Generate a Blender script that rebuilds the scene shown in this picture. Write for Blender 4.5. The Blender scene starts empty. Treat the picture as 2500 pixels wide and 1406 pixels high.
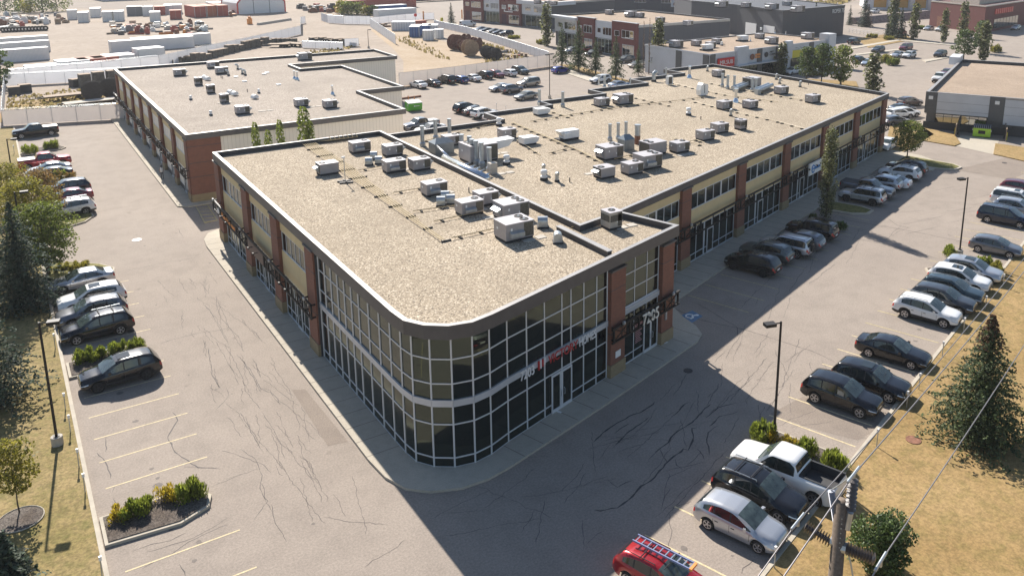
import bpy, bmesh, math, random
from mathutils import Vector, Matrix
R_ = math.radians
random.seed(7)
SC = bpy.context.scene
COL = SC.collection

# ------------------------------------------------------------------ camera, sky, sun
CAMH = 27.5
RW = Matrix(((0.8264729379947754, 0.1292447563468874, -0.5479400293089732),
             (-0.5629764495627545, 0.18973669961042317, -0.8043988451375721),
             (0.0, 0.9732912091341306, 0.22957400162523245)))
FPX, CU, CV = 2064.6624, 1385.0, 344.0
cam_d = bpy.data.cameras.new('camera')
cam_d.sensor_width = 36.0
cam_d.lens = FPX / 2500 * 36
cam_d.shift_x = -(CU - 1250) / 2500
cam_d.shift_y = -(703 - CV) / 2500
cam_d.clip_start = 0.5
cam_d.clip_end = 6000
cam = bpy.data.objects.new('camera', cam_d)
COL.objects.link(cam)
cam.matrix_world = Matrix.Translation((0, 0, CAMH)) @ RW.to_4x4()
SC.camera = cam

SUN_AZ, SUN_EL = 83.3, 37.3
W = bpy.data.worlds.new('World'); SC.world = W; W.use_nodes = True
nt = W.node_tree
sky = nt.nodes.new('ShaderNodeTexSky'); sky.sky_type = 'NISHITA'; sky.sun_disc = False
sky.sun_elevation = R_(SUN_EL); sky.sun_rotation = R_(90 - SUN_AZ)
sky.air_density = 1.0; sky.dust_density = 0.5; sky.ozone_density = 1.0
nt.links.new(sky.outputs[0], nt.nodes['Background'].inputs[0])
nt.nodes['Background'].inputs[1].default_value = 0.075
sd = bpy.data.lights.new('sun', 'SUN'); sd.energy = 5.0; sd.angle = R_(0.55); sd.color = (1.0, 0.935, 0.85)
so = bpy.data.objects.new('sun', sd); COL.objects.link(so)
sv = Vector((math.cos(R_(SUN_EL)) * math.cos(R_(SUN_AZ)), math.cos(R_(SUN_EL)) * math.sin(R_(SUN_AZ)), math.sin(R_(SUN_EL))))
so.rotation_euler = sv.to_track_quat('Z', 'Y').to_euler()
so.location = (0, 0, 60)
SC.view_settings.view_transform = 'Standard'
SC.view_settings.look = 'None'
SC.view_settings.exposure = 0.83
SC.view_settings.gamma = 1.0

def ray(u, v):
    return RW @ Vector((u - CU, -(v - CV), -FPX))
def G(u, v, z=0.0):
    """survey point: where the sight line through photo point (u,v) meets height z"""
    d = ray(u, v); t = (z - CAMH) / d.z
    return Vector((d.x * t, d.y * t, z))
def HT(bu, bv, tu, tv, zg=0.0):
    """height of something standing at (bu,bv) whose top is seen at (tu,tv)"""
    g = G(bu, bv, zg); d = ray(tu, tv)
    t = (g.x * d.x + g.y * d.y) / (d.x * d.x + d.y * d.y)
    return CAMH + t * d.z - zg

# ------------------------------------------------------------------ materials
MATS = {}
def mat(name, col, rough=0.7, metal=0.0, spec=0.5, var=0.0, scale=3.0, bump=0.0, bscale=40.0, col2=None, island=0.0, coat=0.0, trans=.42, detail=4.0, coord='Object'):
    if name in MATS: return MATS[name]
    m = bpy.data.materials.new(name); m.use_nodes = True
    n = m.node_tree; b = n.nodes['Principled BSDF']
    b.inputs['Base Color'].default_value = (*col, 1)
    b.inputs['Roughness'].default_value = rough
    b.inputs['Metallic'].default_value = metal
    b.inputs['Specular IOR Level'].default_value = spec
    if coat: b.inputs['Coat Weight'].default_value = coat; b.inputs['Coat Roughness'].default_value = 0.04; b.inputs['Coat IOR'].default_value = 1.5
    tc = n.nodes.new('ShaderNodeTexCoord')
    last = None
    if var > 0 or col2:
        no = n.nodes.new('ShaderNodeTexNoise'); no.inputs['Scale'].default_value = scale; no.inputs['Detail'].default_value = detail
        no.inputs['Roughness'].default_value = 0.65
        n.links.new(tc.outputs[coord], no.inputs['Vector'])
        rp = n.nodes.new('ShaderNodeValToRGB')
        c2 = col2 if col2 else tuple(max(0, c * (1 - var)) for c in col)
        c1 = col if col2 else tuple(min(1, c * (1 + var)) for c in col)
        rp.color_ramp.elements[0].position = 0.32; rp.color_ramp.elements[1].position = 0.68
        rp.color_ramp.elements[0].color = (*c2, 1); rp.color_ramp.elements[1].color = (*c1, 1)
        n.links.new(no.outputs['Fac'], rp.inputs['Fac'])
        last = rp.outputs['Color']
    if island > 0:
        ge = n.nodes.new('ShaderNodeNewGeometry')
        hv = n.nodes.new('ShaderNodeHueSaturation')
        mr = n.nodes.new('ShaderNodeMapRange'); mr.inputs['To Min'].default_value = 1 - island; mr.inputs['To Max'].default_value = 1 + island
        n.links.new(ge.outputs['Random Per Island'], mr.inputs['Value'])
        n.links.new(mr.outputs[0], hv.inputs['Value'])
        if last: n.links.new(last, hv.inputs['Color'])
        else: hv.inputs['Color'].default_value = (*col, 1)
        last = hv.outputs['Color']
    if last: n.links.new(last, b.inputs['Base Color'])
    if bump > 0:
        nb = n.nodes.new('ShaderNodeTexNoise'); nb.inputs['Scale'].default_value = bscale; nb.inputs['Detail'].default_value = 3
        n.links.new(tc.outputs[coord], nb.inputs['Vector'])
        bp = n.nodes.new('ShaderNodeBump'); bp.inputs['Strength'].default_value = bump; bp.inputs['Distance'].default_value = 0.05
        n.links.new(nb.outputs['Fac'], bp.inputs['Height']); n.links.new(bp.outputs[0], b.inputs['Normal'])
    if island > 0:
        tr = n.nodes.new('ShaderNodeBsdfTranslucent'); n.links.new(last, tr.inputs[0])
        hs = n.nodes.new('ShaderNodeHueSaturation'); hs.inputs['Value'].default_value = 1.5; n.links.new(last, hs.inputs['Color']); n.links.new(hs.outputs[0], tr.inputs[0])
        ms = n.nodes.new('ShaderNodeMixShader'); ms.inputs[0].default_value = trans; o_ = n.nodes['Material Output']
        n.links.new(b.outputs[0], ms.inputs[1]); n.links.new(tr.outputs[0], ms.inputs[2]); n.links.new(ms.outputs[0], o_.inputs[0])
    MATS[name] = m
    return m

def nodes_of(m):
    n = m.node_tree
    return n, n.nodes['Principled BSDF']

def mixcol(n, fac, a, b, mode='MIX'):
    mx = n.nodes.new('ShaderNodeMix'); mx.data_type = 'RGBA'; mx.blend_type = mode
    if isinstance(fac, (int, float)): mx.inputs[0].default_value = fac
    else: n.links.new(fac, mx.inputs[0])
    for k, x in ((6, a), (7, b)):
        if isinstance(x, tuple): mx.inputs[k].default_value = (*x, 1)
        else: n.links.new(x, mx.inputs[k])
    return mx.outputs[2]

def noise(n, tc, scale, detail=4, rough=0.6, lo=0.3, hi=0.7, stretch=None, ang=0):
    no = n.nodes.new('ShaderNodeTexNoise'); no.inputs['Scale'].default_value = scale
    no.inputs['Detail'].default_value = detail; no.inputs['Roughness'].default_value = rough
    if stretch:
        mp = n.nodes.new('ShaderNodeMapping'); mp.inputs['Scale'].default_value = stretch; mp.inputs['Rotation'].default_value = (0, 0, ang)
        n.links.new(tc, mp.inputs[0]); n.links.new(mp.outputs[0], no.inputs['Vector'])
    else: n.links.new(tc, no.inputs['Vector'])
    mr = n.nodes.new('ShaderNodeMapRange'); mr.inputs['From Min'].default_value = lo; mr.inputs['From Max'].default_value = hi
    n.links.new(no.outputs['Fac'], mr.inputs['Value'])
    return mr.outputs[0]

def ground_mat(name, base, dark, light, fine=9.0, speck=0.35, rough=0.92, patch=0.06, streak=0):
    m = bpy.data.materials.new(name); m.use_nodes = True
    n, b = nodes_of(m); tc = n.nodes.new('ShaderNodeTexCoord').outputs['Object']
    big = noise(n, tc, patch, 5, 0.6, 0.35, 0.65)
    c = mixcol(n, big, base, light)
    mid = noise(n, tc, patch * 9, 6, 0.7, 0.45, 0.8)
    c = mixcol(n, mid, c, dark)
    if streak:
        st = noise(n, tc, .5, 5, .65, .4, .75, (1.0, .12, 1.0), R_(streak)); st2 = noise(n, tc, .35, 5, .65, .45, .8)
        mu = n.nodes.new('ShaderNodeMath'); mu.operation = 'MULTIPLY'; n.links.new(st, mu.inputs[0]); n.links.new(st2, mu.inputs[1])
        c = mixcol(n, mu.outputs[0], c, tuple(q * .72 for q in base))
        sp2 = noise(n, tc, .9, 2, .5, .70, .78)
        mu2 = n.nodes.new('ShaderNodeMath'); mu2.operation = 'MULTIPLY'; mu2.inputs[1].default_value = .5; n.links.new(sp2, mu2.inputs[0])
        c = mixcol(n, mu2.outputs[0], c, tuple(q * .6 for q in base))
    sp = noise(n, tc, fine, 2, 0.8, 0.35, 0.65)
    k = n.nodes.new('ShaderNodeMapRange'); k.inputs['To Min'].default_value = 1 - speck; k.inputs['To Max'].default_value = 1 + speck
    n.links.new(sp, k.inputs['Value'])
    hv = n.nodes.new('ShaderNodeHueSaturation'); n.links.new(k.outputs[0], hv.inputs['Value']); n.links.new(c, hv.inputs['Color'])
    n.links.new(hv.outputs[0], b.inputs['Base Color'])
    b.inputs['Roughness'].default_value = rough; b.inputs['Specular IOR Level'].default_value = 0.25
    MATS[name] = m
    return m

M_ASPH = ground_mat('asphalt', (.298, .252, .212), (.255, .217, .183), (.33, .28, .235), 9, .14, .92, .06, -18)
M_PATCH = ground_mat('asphalt_repair', (.24, .197, .162), (.20, .165, .138), (.27, .225, .185), 12, .16)
M_SAND = ground_mat('yard_gravel', (.32, .26, .205), (.245, .195, .15), (.37, .305, .245), 3, .12, .95, .06, -8)
M_DIRT = ground_mat('brown_dirt', (.36, .27, .175), (.28, .205, .13), (.42, .33, .235), 4, .14, .95, .12)
M_CONC = ground_mat('concrete_walk', (.43, .385, .31), (.37, .33, .27), (.47, .42, .34), 14, .08, .9, .2)
M_GRASS = ground_mat('dry_grass', (.285, .188, .078), (.17, .138, .045), (.35, .24, .11), 5.5, .22, .95, .13, -20)
M_GRASSL = ground_mat('olive_grass', (.225, .172, .066), (.125, .122, .034), (.29, .215, .10), 5.5, .27, .95, .2, 85)
M_GRASS2 = ground_mat('green_grass', (.16, .15, .045), (.09, .105, .028), (.22, .19, .07), 4, .30, .95, .2)
M_MULCH = ground_mat('mulch', (.09, .07, .055), (.04, .03, .03), (.16, .14, .12), 14, .6, .95, .6)

def gravel_roof(name, c_a, c_b, c_c, scale=9.0):
    m = bpy.data.materials.new(name); m.use_nodes = True
    n, b = nodes_of(m); tc = n.nodes.new('ShaderNodeTexCoord').outputs['Object']
    v = n.nodes.new('ShaderNodeTexVoronoi'); v.inputs['Scale'].default_value = scale
    n.links.new(tc, v.inputs['Vector'])
    sp = n.nodes.new('ShaderNodeSeparateColor'); n.links.new(v.outputs['Color'], sp.inputs[0])
    rp = n.nodes.new('ShaderNodeValToRGB')
    e = rp.color_ramp.elements
    e[0].position = 0.0; e[0].color = (*c_b, 1); e[1].position = 1.0; e[1].color = (*c_c, 1)
    x = e.new(0.35); x.color = (*c_a, 1); x = e.new(0.75); x.color = (*tuple(q * 1.12 for q in c_a), 1)
    n.links.new(sp.outputs[0], rp.inputs[0])
    big = noise(n, tc, 0.12, 5, 0.6, 0.3, 0.7)
    c = mixcol(n, big, rp.outputs[0], tuple(q * .86 for q in c_a), 'MIX')
    mx = n.nodes.new('ShaderNodeMath'); mx.operation = 'MULTIPLY'; mx.inputs[1].default_value = 0.6
    n.links.new(big, mx.inputs[0])
    c = mixcol(n, mx.outputs[0], rp.outputs[0], tuple(q * .72 for q in c_a)); b2 = noise(n, tc, .5, 5, .65, .5, .8); mz = n.nodes.new('ShaderNodeMath'); mz.operation = 'MULTIPLY'; mz.inputs[1].default_value = .35; n.links.new(b2, mz.inputs[0]); c = mixcol(n, mz.outputs[0], c, tuple(q * .55 for q in c_a))
    n.links.new(c, b.inputs['Base Color'])
    bp = n.nodes.new('ShaderNodeBump'); bp.inputs['Strength'].default_value = 0.6; bp.inputs['Distance'].default_value = 0.03
    n.links.new(v.outputs['Distance'], bp.inputs['Height']); bp.invert = True
    n.links.new(bp.outputs[0], b.inputs['Normal'])
    b.inputs['Roughness'].default_value = 0.95; b.inputs['Specular IOR Level'].default_value = 0.2
    MATS[name] = m
    return m
M_ROOF = gravel_roof('roof_gravel', (.385, .315, .23), (.09, .075, .06), (.78, .68, .53), 14)
M_ROOF2 = gravel_roof('roof_gravel_pink', (.37, .285, .21), (.25, .19, .145), (.47, .375, .29), 8)
M_ROOF3 = gravel_roof('roof_gravel_pale', (.37, .315, .26), (.17, .14, .12), (.60, .53, .45), 12)

def brick(name, c1, c2, mortar):
    m = bpy.data.materials.new(name); m.use_nodes = True
    n, b = nodes_of(m); tcn = n.nodes.new('ShaderNodeTexCoord')
    sp = n.nodes.new('ShaderNodeSeparateXYZ'); n.links.new(tcn.outputs['Object'], sp.inputs[0])
    ad = n.nodes.new('ShaderNodeMath'); ad.operation = 'ADD'
    n.links.new(sp.outputs[0], ad.inputs[0]); n.links.new(sp.outputs[1], ad.inputs[1])
    cb = n.nodes.new('ShaderNodeCombineXYZ'); n.links.new(ad.outputs[0], cb.inputs[0]); n.links.new(sp.outputs[2], cb.inputs[1])
    bt = n.nodes.new('ShaderNodeTexBrick'); n.links.new(cb.outputs[0], bt.inputs['Vector'])
    bt.inputs['Color1'].default_value = (*c1, 1); bt.inputs['Color2'].default_value = (*c2, 1); bt.inputs['Mortar'].default_value = (*mortar, 1)
    bt.inputs['Scale'].default_value = 1.0; bt.inputs['Brick Width'].default_value = 0.3; bt.inputs['Row Height'].default_value = 0.1
    bt.inputs['Mortar Size'].default_value = 0.012
    big = noise(n, tcn.outputs['Object'], 0.8, 5, .6)
    mm = n.nodes.new('ShaderNodeMath'); mm.operation = 'MULTIPLY'; mm.inputs[1].default_value = .3; n.links.new(big, mm.inputs[0])
    c = mixcol(n, mm.outputs[0], bt.outputs[0], tuple(q * .6 for q in c1))
    n.links.new(c, b.inputs['Base Color']); b.inputs['Roughness'].default_value = .85
    MATS[name] = m
    return m
M_BRICK = brick('red_brick', (.27, .105, .065), (.215, .085, .056), (.16, .10, .075))
M_BRICK2 = brick('dark_red_brick', (.20, .055, .05), (.15, .045, .04), (.12, .06, .05))
M_SPLIT = brick('tan_block', (.36, .27, .15), (.30, .22, .12), (.24, .19, .12))

def ribbed(name, col, dark, pitch=0.6, width=0.12):
    m = bpy.data.materials.new(name); m.use_nodes = True
    n, b = nodes_of(m); tcn = n.nodes.new('ShaderNodeTexCoord')
    sp = n.nodes.new('ShaderNodeSeparateXYZ'); n.links.new(tcn.outputs['Object'], sp.inputs[0])
    ad = n.nodes.new('ShaderNodeMath'); ad.operation = 'ADD'
    n.links.new(sp.outputs[0], ad.inputs[0]); n.links.new(sp.outputs[1], ad.inputs[1])
    dv = n.nodes.new('ShaderNodeMath'); dv.operation = 'DIVIDE'; dv.inputs[1].default_value = pitch; n.links.new(ad.outputs[0], dv.inputs[0])
    fr = n.nodes.new('ShaderNodeMath'); fr.operation = 'FRACT'; n.links.new(dv.outputs[0], fr.inputs[0])
    gt = n.nodes.new('ShaderNodeMath'); gt.operation = 'LESS_THAN'; gt.inputs[1].default_value = width; n.links.new(fr.outputs[0], gt.inputs[0])
    c = mixcol(n, gt.outputs[0], col, dark)
    big = noise(n, tcn.outputs['Object'], 0.5, 4, .6)
    mm = n.nodes.new('ShaderNodeMath'); mm.operation = 'MULTIPLY'; mm.inputs[1].default_value = .25; n.links.new(big, mm.inputs[0])
    c = mixcol(n, mm.outputs[0], c, tuple(q * .8 for q in col))
    n.links.new(c, b.inputs['Base Color']); b.inputs['Roughness'].default_value = .6
    MATS[name] = m
    return m
M_CREAM = ribbed('cream_siding', (.86, .79, .68), (.66, .60, .50), .42, .1)
M_CONT_W = ribbed('white_container_steel', (.74, .73, .71), (.55, .55, .54), .3, .3)
M_CONT_R = ribbed('red_container_steel', (.42, .09, .06), (.27, .05, .04), .3, .3)
M_CONT_B = ribbed('blue_container_steel', (.06, .13, .32), (.04, .08, .2), .3, .3)
M_CONT_G = ribbed('grey_container_steel', (.20, .20, .21), (.12, .12, .13), .3, .3)
M_CONT_O = ribbed('orange_container_steel', (.50, .14, .06), (.33, .08, .04), .3, .3)
M_SLAT = ribbed('white_fence_slat', (.84, .84, .85), (.72, .72, .74), .12, .12)
M_SLAT2 = ribbed('weathered_fence_slat', (.76, .72, .69), (.64, .61, .58), .12, .12)
for _m in (M_SLAT, M_SLAT2):
    n, b = nodes_of(_m); tr = n.nodes.new('ShaderNodeBsdfTranslucent'); n.links.new(b.inputs['Base Color'].links[0].from_socket, tr.inputs[0]); ms = n.nodes.new('ShaderNodeMixShader'); ms.inputs[0].default_value = .5
    n.links.new(b.outputs[0], ms.inputs[1]); n.links.new(tr.outputs[0], ms.inputs[2]); n.links.new(ms.outputs[0], n.nodes['Material Output'].inputs[0])
M_CLAD = ribbed('grey_cladding', (.075, .077, .088), (.055, .057, .065), 3.0, .03)

M_STUC = mat('yellow_stucco', (.66, .52, .29), .9, var=.05, scale=.9, bump=.3, bscale=60)
M_FASC = mat('brown_fascia', (.092, .084, .084), .5, var=.12, scale=1.5)
M_CAP = mat('metal_cap', (.38, .36, .34), .4, .25, var=.08, scale=.7)
M_CAPD = mat('dark_parapet', (.05, .05, .055), .6, var=.2, scale=1)
M_MULL = mat('white_mullion', (.62, .63, .64), .4, .1)
M_BAND = mat('silver_band', (.50, .52, .55), .35, .2, var=.06, scale=1.0)
M_BLACK = mat('black_steel', (.014, .012, .012), .6, .1)
M_DARK = mat('dark_grey', (.05, .05, .052), .6)
M_CHAR = mat('charcoal_panel', (.10, .10, .10), .6, var=.08)
M_WHITEP = mat('white_panel', (.55, .56, .58), .6, var=.05, scale=.4)
M_WHITE = mat('white_paint', (.78, .77, .75), .5, var=.04)
M_GALV = mat('galvanised_steel', (.42, .45, .47), .38, .65, var=.15, scale=3)
M_SHINY = mat('bright_steel', (.7, .72, .74), .2, .9, var=.1, scale=4)
M_RTU = mat('rooftop_unit_paint', (.34, .315, .315), .5, .1, var=.10, scale=1.6)
M_RTUT = mat('rooftop_unit_lid', (.50, .47, .47), .4, .1, var=.06, scale=1.6)
M_COIL = mat('coil_mesh', (.14, .125, .10), .8, .3, var=.45, scale=14)
M_TANU = mat('tan_unit_paint', (.46, .41, .35), .5, .1, var=.12, scale=1.6)
M_CURB = mat('black_curb', (.035, .033, .035), .8)
M_YPIPE = mat('yellow_gas_pipe', (.50, .39, .21), .5)
M_YEL = mat('yellow_paint', (.60, .49, .29), .8, var=.25, scale=5)
M_YELL2 = mat('yellow_fascia', (.62, .52, .03), .5)
M_FADE = mat('faded_yellow_paint', (.45, .37, .20), .85, var=.3, scale=5)
M_TAR = mat('crack_sealer', (.075, .063, .057), .8, var=.3, scale=3)
M_TARL = mat('faint_crack', (.115, .097, .088), .9, var=.2, scale=3)
M_TYRE = mat('tyre_rubber', (.022, .021, .021), .85)
M_RIM = mat('alloy_rim', (.50, .50, .52), .3, .8)
M_RIMD = mat('dark_rim', (.05, .05, .055), .35, .6)
M_TRIM = mat('black_trim', (.025, .025, .027), .55)
M_CGLASS = mat('car_glass', (.018, .024, .024), .04, 0, spec=.9)
M_WSCR = mat('windscreen_glass', (.045, .062, .06), .04, 0, spec=.9, var=.5, scale=2.5)
M_HEAD = mat('headlight_lens', (.55, .57, .60), .08, .3)
M_TAIL = mat('taillight_lens', (.42, .025, .02), .15)
M_PLATE = mat('licence_plate', (.65, .62, .60), .5)
M_WOOD = mat('weathered_wood', (.30, .22, .15), .85, var=.3, scale=5)
M_POLE = mat('pole_wood', (.20, .155, .12), .9, col2=(.12, .092, .07), scale=14, bump=.15, bscale=8)
M_RUST = mat('rusty_steel', (.22, .10, .06), .85, var=.4, scale=5)
M_GREEN = mat('green_bin_paint', (.10, .42, .04), .45, var=.1)
M_LIME = mat('lime_bin_paint', (.36, .60, .04), .45, var=.1)
M_BLUEP = mat('blue_paint', (.08, .24, .44), .8, col2=(.17, .18, .2), scale=7)
M_GALVD = mat('dull_galvanised', (.22, .25, .27), .45, .4, var=.12, scale=3)
M_REDS = mat('red_sign', (.55, .03, .03), .4)
M_ORANGE = mat('orange_paint', (.75, .28, .06), .5)
M_WIRE = mat('aluminium_wire', (.25, .23, .23), .4, .5)
M_PORC = mat('grey_polymer', (.13, .115, .11), .5)
M_ARR = mat('light_polymer', (.34, .35, .40), .4)
M_CONCB = mat('plain_concrete', (.46, .42, .36), .9, var=.12, scale=2, bump=.2)
M_KERB = mat('kerb_concrete', (.45, .40, .32), .9, var=.12, scale=1.5, bump=.2, bscale=15)
M_STONE = mat('boulder_wall', (.30, .24, .21), .95, col2=(.13, .10, .09), scale=1.2, bump=.8, bscale=2)
M_BARK = mat('bark', (.10, .075, .055), .95, var=.3, scale=6)
M_SKIN = mat('skin', (.36, .20, .14), .6)
M_SPRUCE = mat('spruce_needles', (.095, .125, .045), .8, col2=(.03, .048, .022), scale=1.6, island=.6, trans=.22)
M_SPRUCEB = mat('blue_spruce_needles', (.07, .098, .062), .8, col2=(.026, .042, .030), scale=1.6, island=.65, trans=.2)
M_SPRUCER = mat('brown_spruce_needles', (.15, .085, .055), .85, col2=(.07, .045, .03), scale=1.6, island=.4)
M_LEAF = mat('leaves_green', (.175, .20, .035), .6, col2=(.07, .10, .022), scale=.9, island=.5)
M_LEAFD = mat('leaves_dark_green', (.11, .155, .038), .6, col2=(.045, .075, .022), scale=.9, island=.55, trans=.25)
M_LEAFY = mat('leaves_yellow_green', (.27, .235, .035), .6, col2=(.12, .125, .022), scale=1.1, island=.5)
M_LEAFR = mat('leaves_rust', (.24, .13, .04), .6, col2=(.11, .10, .025), scale=1.1, island=.5)
M_LEAFG = mat('leaves_aspen', (.19, .19, .075), .45, col2=(.05, .065, .025), scale=1.6, island=.85)
M_SHR = mat('shrub_leaves', (.27, .30, .04), .6, col2=(.12, .155, .025), scale=1.8, island=.5)
M_SHRY = mat('shrub_yellow_leaves', (.50, .36, .02), .6, col2=(.22, .19, .03), scale=2.5, island=.5)
M_DRYW = mat('dry_weeds', (.26, .20, .09), .9, col2=(.15, .13, .05), scale=1.5, island=.4)

def glass_mat(name, tint, mixf):
    m = bpy.data.materials.new(name); m.use_nodes = True
    n = m.node_tree; b = n.nodes['Principled BSDF']; out = n.nodes['Material Output']
    b.inputs['Base Color'].default_value = (.004, .006, .009, 1); b.inputs['Roughness'].default_value = .15; b.inputs['Specular IOR Level'].default_value = .2
    gl = n.nodes.new('ShaderNodeBsdfGlossy'); gl.inputs['Roughness'].default_value = 0.012; gl.inputs['Color'].default_value = (*tint, 1)
    tc = n.nodes.new('ShaderNodeTexCoord'); no = n.nodes.new('ShaderNodeTexNoise'); no.inputs['Scale'].default_value = .55; no.inputs['Detail'].default_value = 1
    n.links.new(tc.outputs['Object'], no.inputs['Vector'])
    bp = n.nodes.new('ShaderNodeBump'); bp.inputs['Strength'].default_value = .06; bp.inputs['Distance'].default_value = .12
    n.links.new(no.outputs[0], bp.inputs['Height']); n.links.new(bp.outputs[0], gl.inputs['Normal'])
    ms = n.nodes.new('ShaderNodeMixShader'); ms.inputs[0].default_value = mixf
    n.links.new(b.outputs[0], ms.inputs[1]); n.links.new(gl.outputs[0], ms.inputs[2]); n.links.new(ms.outputs[0], out.inputs[0])
    MATS[name] = m
    return m
M_GLASS = glass_mat('tinted_glass', (.56, .70, .56), .10)
M_GLASS2 = glass_mat('bright_glass', (.9, .92, .9), .42)

def paint(name, col, metal=0.35, rough=.28):
    return mat('car_paint_' + name, col, rough, metal, spec=.2, coat=1.0)
PAINT = dict(white=paint('white', (.74, .74, .73), .0, .3), silver=paint('silver', (.50, .51, .53), .6), grey=paint('grey', (.16, .165, .18), .5),
             dgrey=paint('dark_grey', (.045, .048, .055), .3), black=paint('black', (.008, .008, .010), .0, .25), navy=paint('navy', (.014, .02, .04), .2),
             blue=paint('blue', (.025, .035, .26), .3), mblue=paint('mid_blue', (.03, .07, .22), .4), red=paint('red', (.32, .012, .018), .3), maroon=paint('maroon', (.16, .03, .045), .4),
             beige=paint('beige', (.38, .34, .29), .5), green=paint('grey_green', (.10, .12, .12), .5), brown=paint('brown', (.085, .06, .055), .4), lblue=paint('pale_blue', (.40, .46, .55), .5), gold=paint('gold_grey', (.27, .27, .25), .5), teal=paint('dark_teal', (.03, .05, .06), .4))

# ------------------------------------------------------------------ object helpers
def tag(o, label=None, cat=None, group=None, kind=None):
    if label: o['label'] = label
    if cat: o['category'] = cat
    if group: o['group'] = group
    if kind: o['kind'] = kind
    return o
def empty(name, loc=(0, 0, 0), rz=0.0, label=None, cat=None, group=None):
    o = bpy.data.objects.new(name, None); o.location = loc; o.rotation_euler = (0, 0, rz); o.empty_display_size = .3
    COL.objects.link(o); return tag(o, label, cat, group)
def copy_tree(o, parent=None):
    c = o.copy(); COL.objects.link(c); c.parent = parent
    for ch in o.children: copy_tree(ch, c)
    return c
class Fr:
    """wall frame: s along the wall, n outwards, z up"""
    def __init__(s, x, y, a): s.x, s.y = x, y; s.c, s.s = math.cos(R_(a)), math.sin(R_(a)); s.a = a
    def p(s, t, n, z): return (s.x + s.c * t + s.s * n, s.y + s.s * t - s.c * n, z)
class MB:
    def __init__(s): s.v = []; s.f = []; s.m = []; s.mi = 0
    def add(s, vs, fs, mi=None):
        k = len(s.v); s.v += [tuple(q) for q in vs]; s.f += [tuple(i + k for i in f) for f in fs]
        s.m += [s.mi if mi is None else mi] * len(fs); return s
    def hexa(s, b, t, mi=None):
        n = len(b); fs = [tuple(range(n))[::-1], tuple(range(n, 2 * n))]
        fs += [(i, (i + 1) % n, n + (i + 1) % n, n + i) for i in range(n)]
        return s.add(list(b) + list(t), fs, mi)
    def box(s, x, y, z, sx, sy, sz, rz=0, mi=None, taper=1.0):
        """box centred on x,y standing on z"""
        c, w = math.cos(rz), math.sin(rz); q = [(-sx / 2, -sy / 2), (sx / 2, -sy / 2), (sx / 2, sy / 2), (-sx / 2, sy / 2)]
        b = [(x + a * c - d * w, y + a * w + d * c, z) for a, d in q]
        t = [(x + (a * c - d * w) * taper, y + (a * w + d * c) * taper, z + sz) for a, d in q]
        return s.hexa(b, t, mi)
    def fbox(s, fr, s0, s1, n0, n1, z0, z1, mi=None):
        b = [fr.p(s0, n1, z0), fr.p(s1, n1, z0), fr.p(s1, n0, z0), fr.p(s0, n0, z0)]
        t = [fr.p(s0, n1, z1), fr.p(s1, n1, z1), fr.p(s1, n0, z1), fr.p(s0, n0, z1)]
        return s.hexa(b, t, mi)
    def prism(s, poly, z0, z1, mi=None):
        return s.hexa([(p[0], p[1], z0) for p in poly], [(p[0], p[1], z1) for p in poly], mi)
    def sheet(s, poly, z, mi=None):
        return s.add([(p[0], p[1], z) for p in poly], [tuple(range(len(poly)))], mi)
    def tube(s, a, b, r, r2=None, n=8, mi=None, caps=True):
        a = Vector(a); b = Vector(b); d = (b - a)
        if d.length < 1e-6: return s
        d.normalize(); r2 = r if r2 is None else r2
        u = d.orthogonal().normalized(); w = d.cross(u)
        A = [a + (u * math.cos(i * 2 * math.pi / n) + w * math.sin(i * 2 * math.pi / n)) * r for i in range(n)]
        B = [b + (u * math.cos(i * 2 * math.pi / n) + w * math.sin(i * 2 * math.pi / n)) * r2 for i in range(n)]
        fs = [(i, (i + 1) % n, n + (i + 1) % n, n + i) for i in range(n)]
        if caps: fs += [tuple(range(n))[::-1], tuple(range(n, 2 * n))]
        return s.add(A + B, fs, mi)
    def path(s, pts, r, n=6, mi=None):
        for a, b in zip(pts, pts[1:]): s.tube(a, b, r, n=n, mi=mi)
        return s
    def lathe(s, c, prof, n=12, axis='z', mi=None):
        """prof: list of (radius, height)"""
        vs = []; fs = []
        for r, h in prof:
            for i in range(n):
                a = i * 2 * math.pi / n; x, y = r * math.cos(a), r * math.sin(a)
                vs.append((c[0] + x, c[1] + y, c[2] + h) if axis == 'z' else ((c[0] + x, c[1] + h, c[2] + y) if axis == 'y' else (c[0] + h, c[1] + x, c[2] + y)))
        for k in range(len(prof) - 1):
            for i in range(n):
                j = (i + 1) % n; q = (k * n + i, k * n + j, (k + 1) * n + j, (k + 1) * n + i)
                fs.append(q if axis != 'y' else q[::-1])
        fs.append(tuple(range(n))[::-1] if axis != 'y' else tuple(range(n)))
        e = tuple(range((len(prof) - 1) * n, len(prof) * n)); fs.append(e if axis != 'y' else e[::-1])
        return s.add(vs, fs, mi)
    def build(s, name, mats, parent=None, smooth=False, world=True):
        if not isinstance(mats, (list, tuple)): mats = [mats]
        off = parent.location if (parent is not None and world) else Vector((0, 0, 0))
        me = bpy.data.meshes.new(name)
        me.from_pydata([(x - off[0], y - off[1], z - off[2]) for x, y, z in s.v], [], s.f)
        for m in mats: me.materials.append(m)
        for i, p in enumerate(me.polygons):
            p.material_index = s.m[i]; p.use_smooth = smooth
        me.update()
        o = bpy.data.objects.new(name, me); COL.objects.link(o)
        if parent is not None: o.parent = parent
        return o
def struct(name, mb, m, smooth=False):
    o = mb.build(name, m, smooth=smooth); o['kind'] = 'structure'; return o
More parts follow.
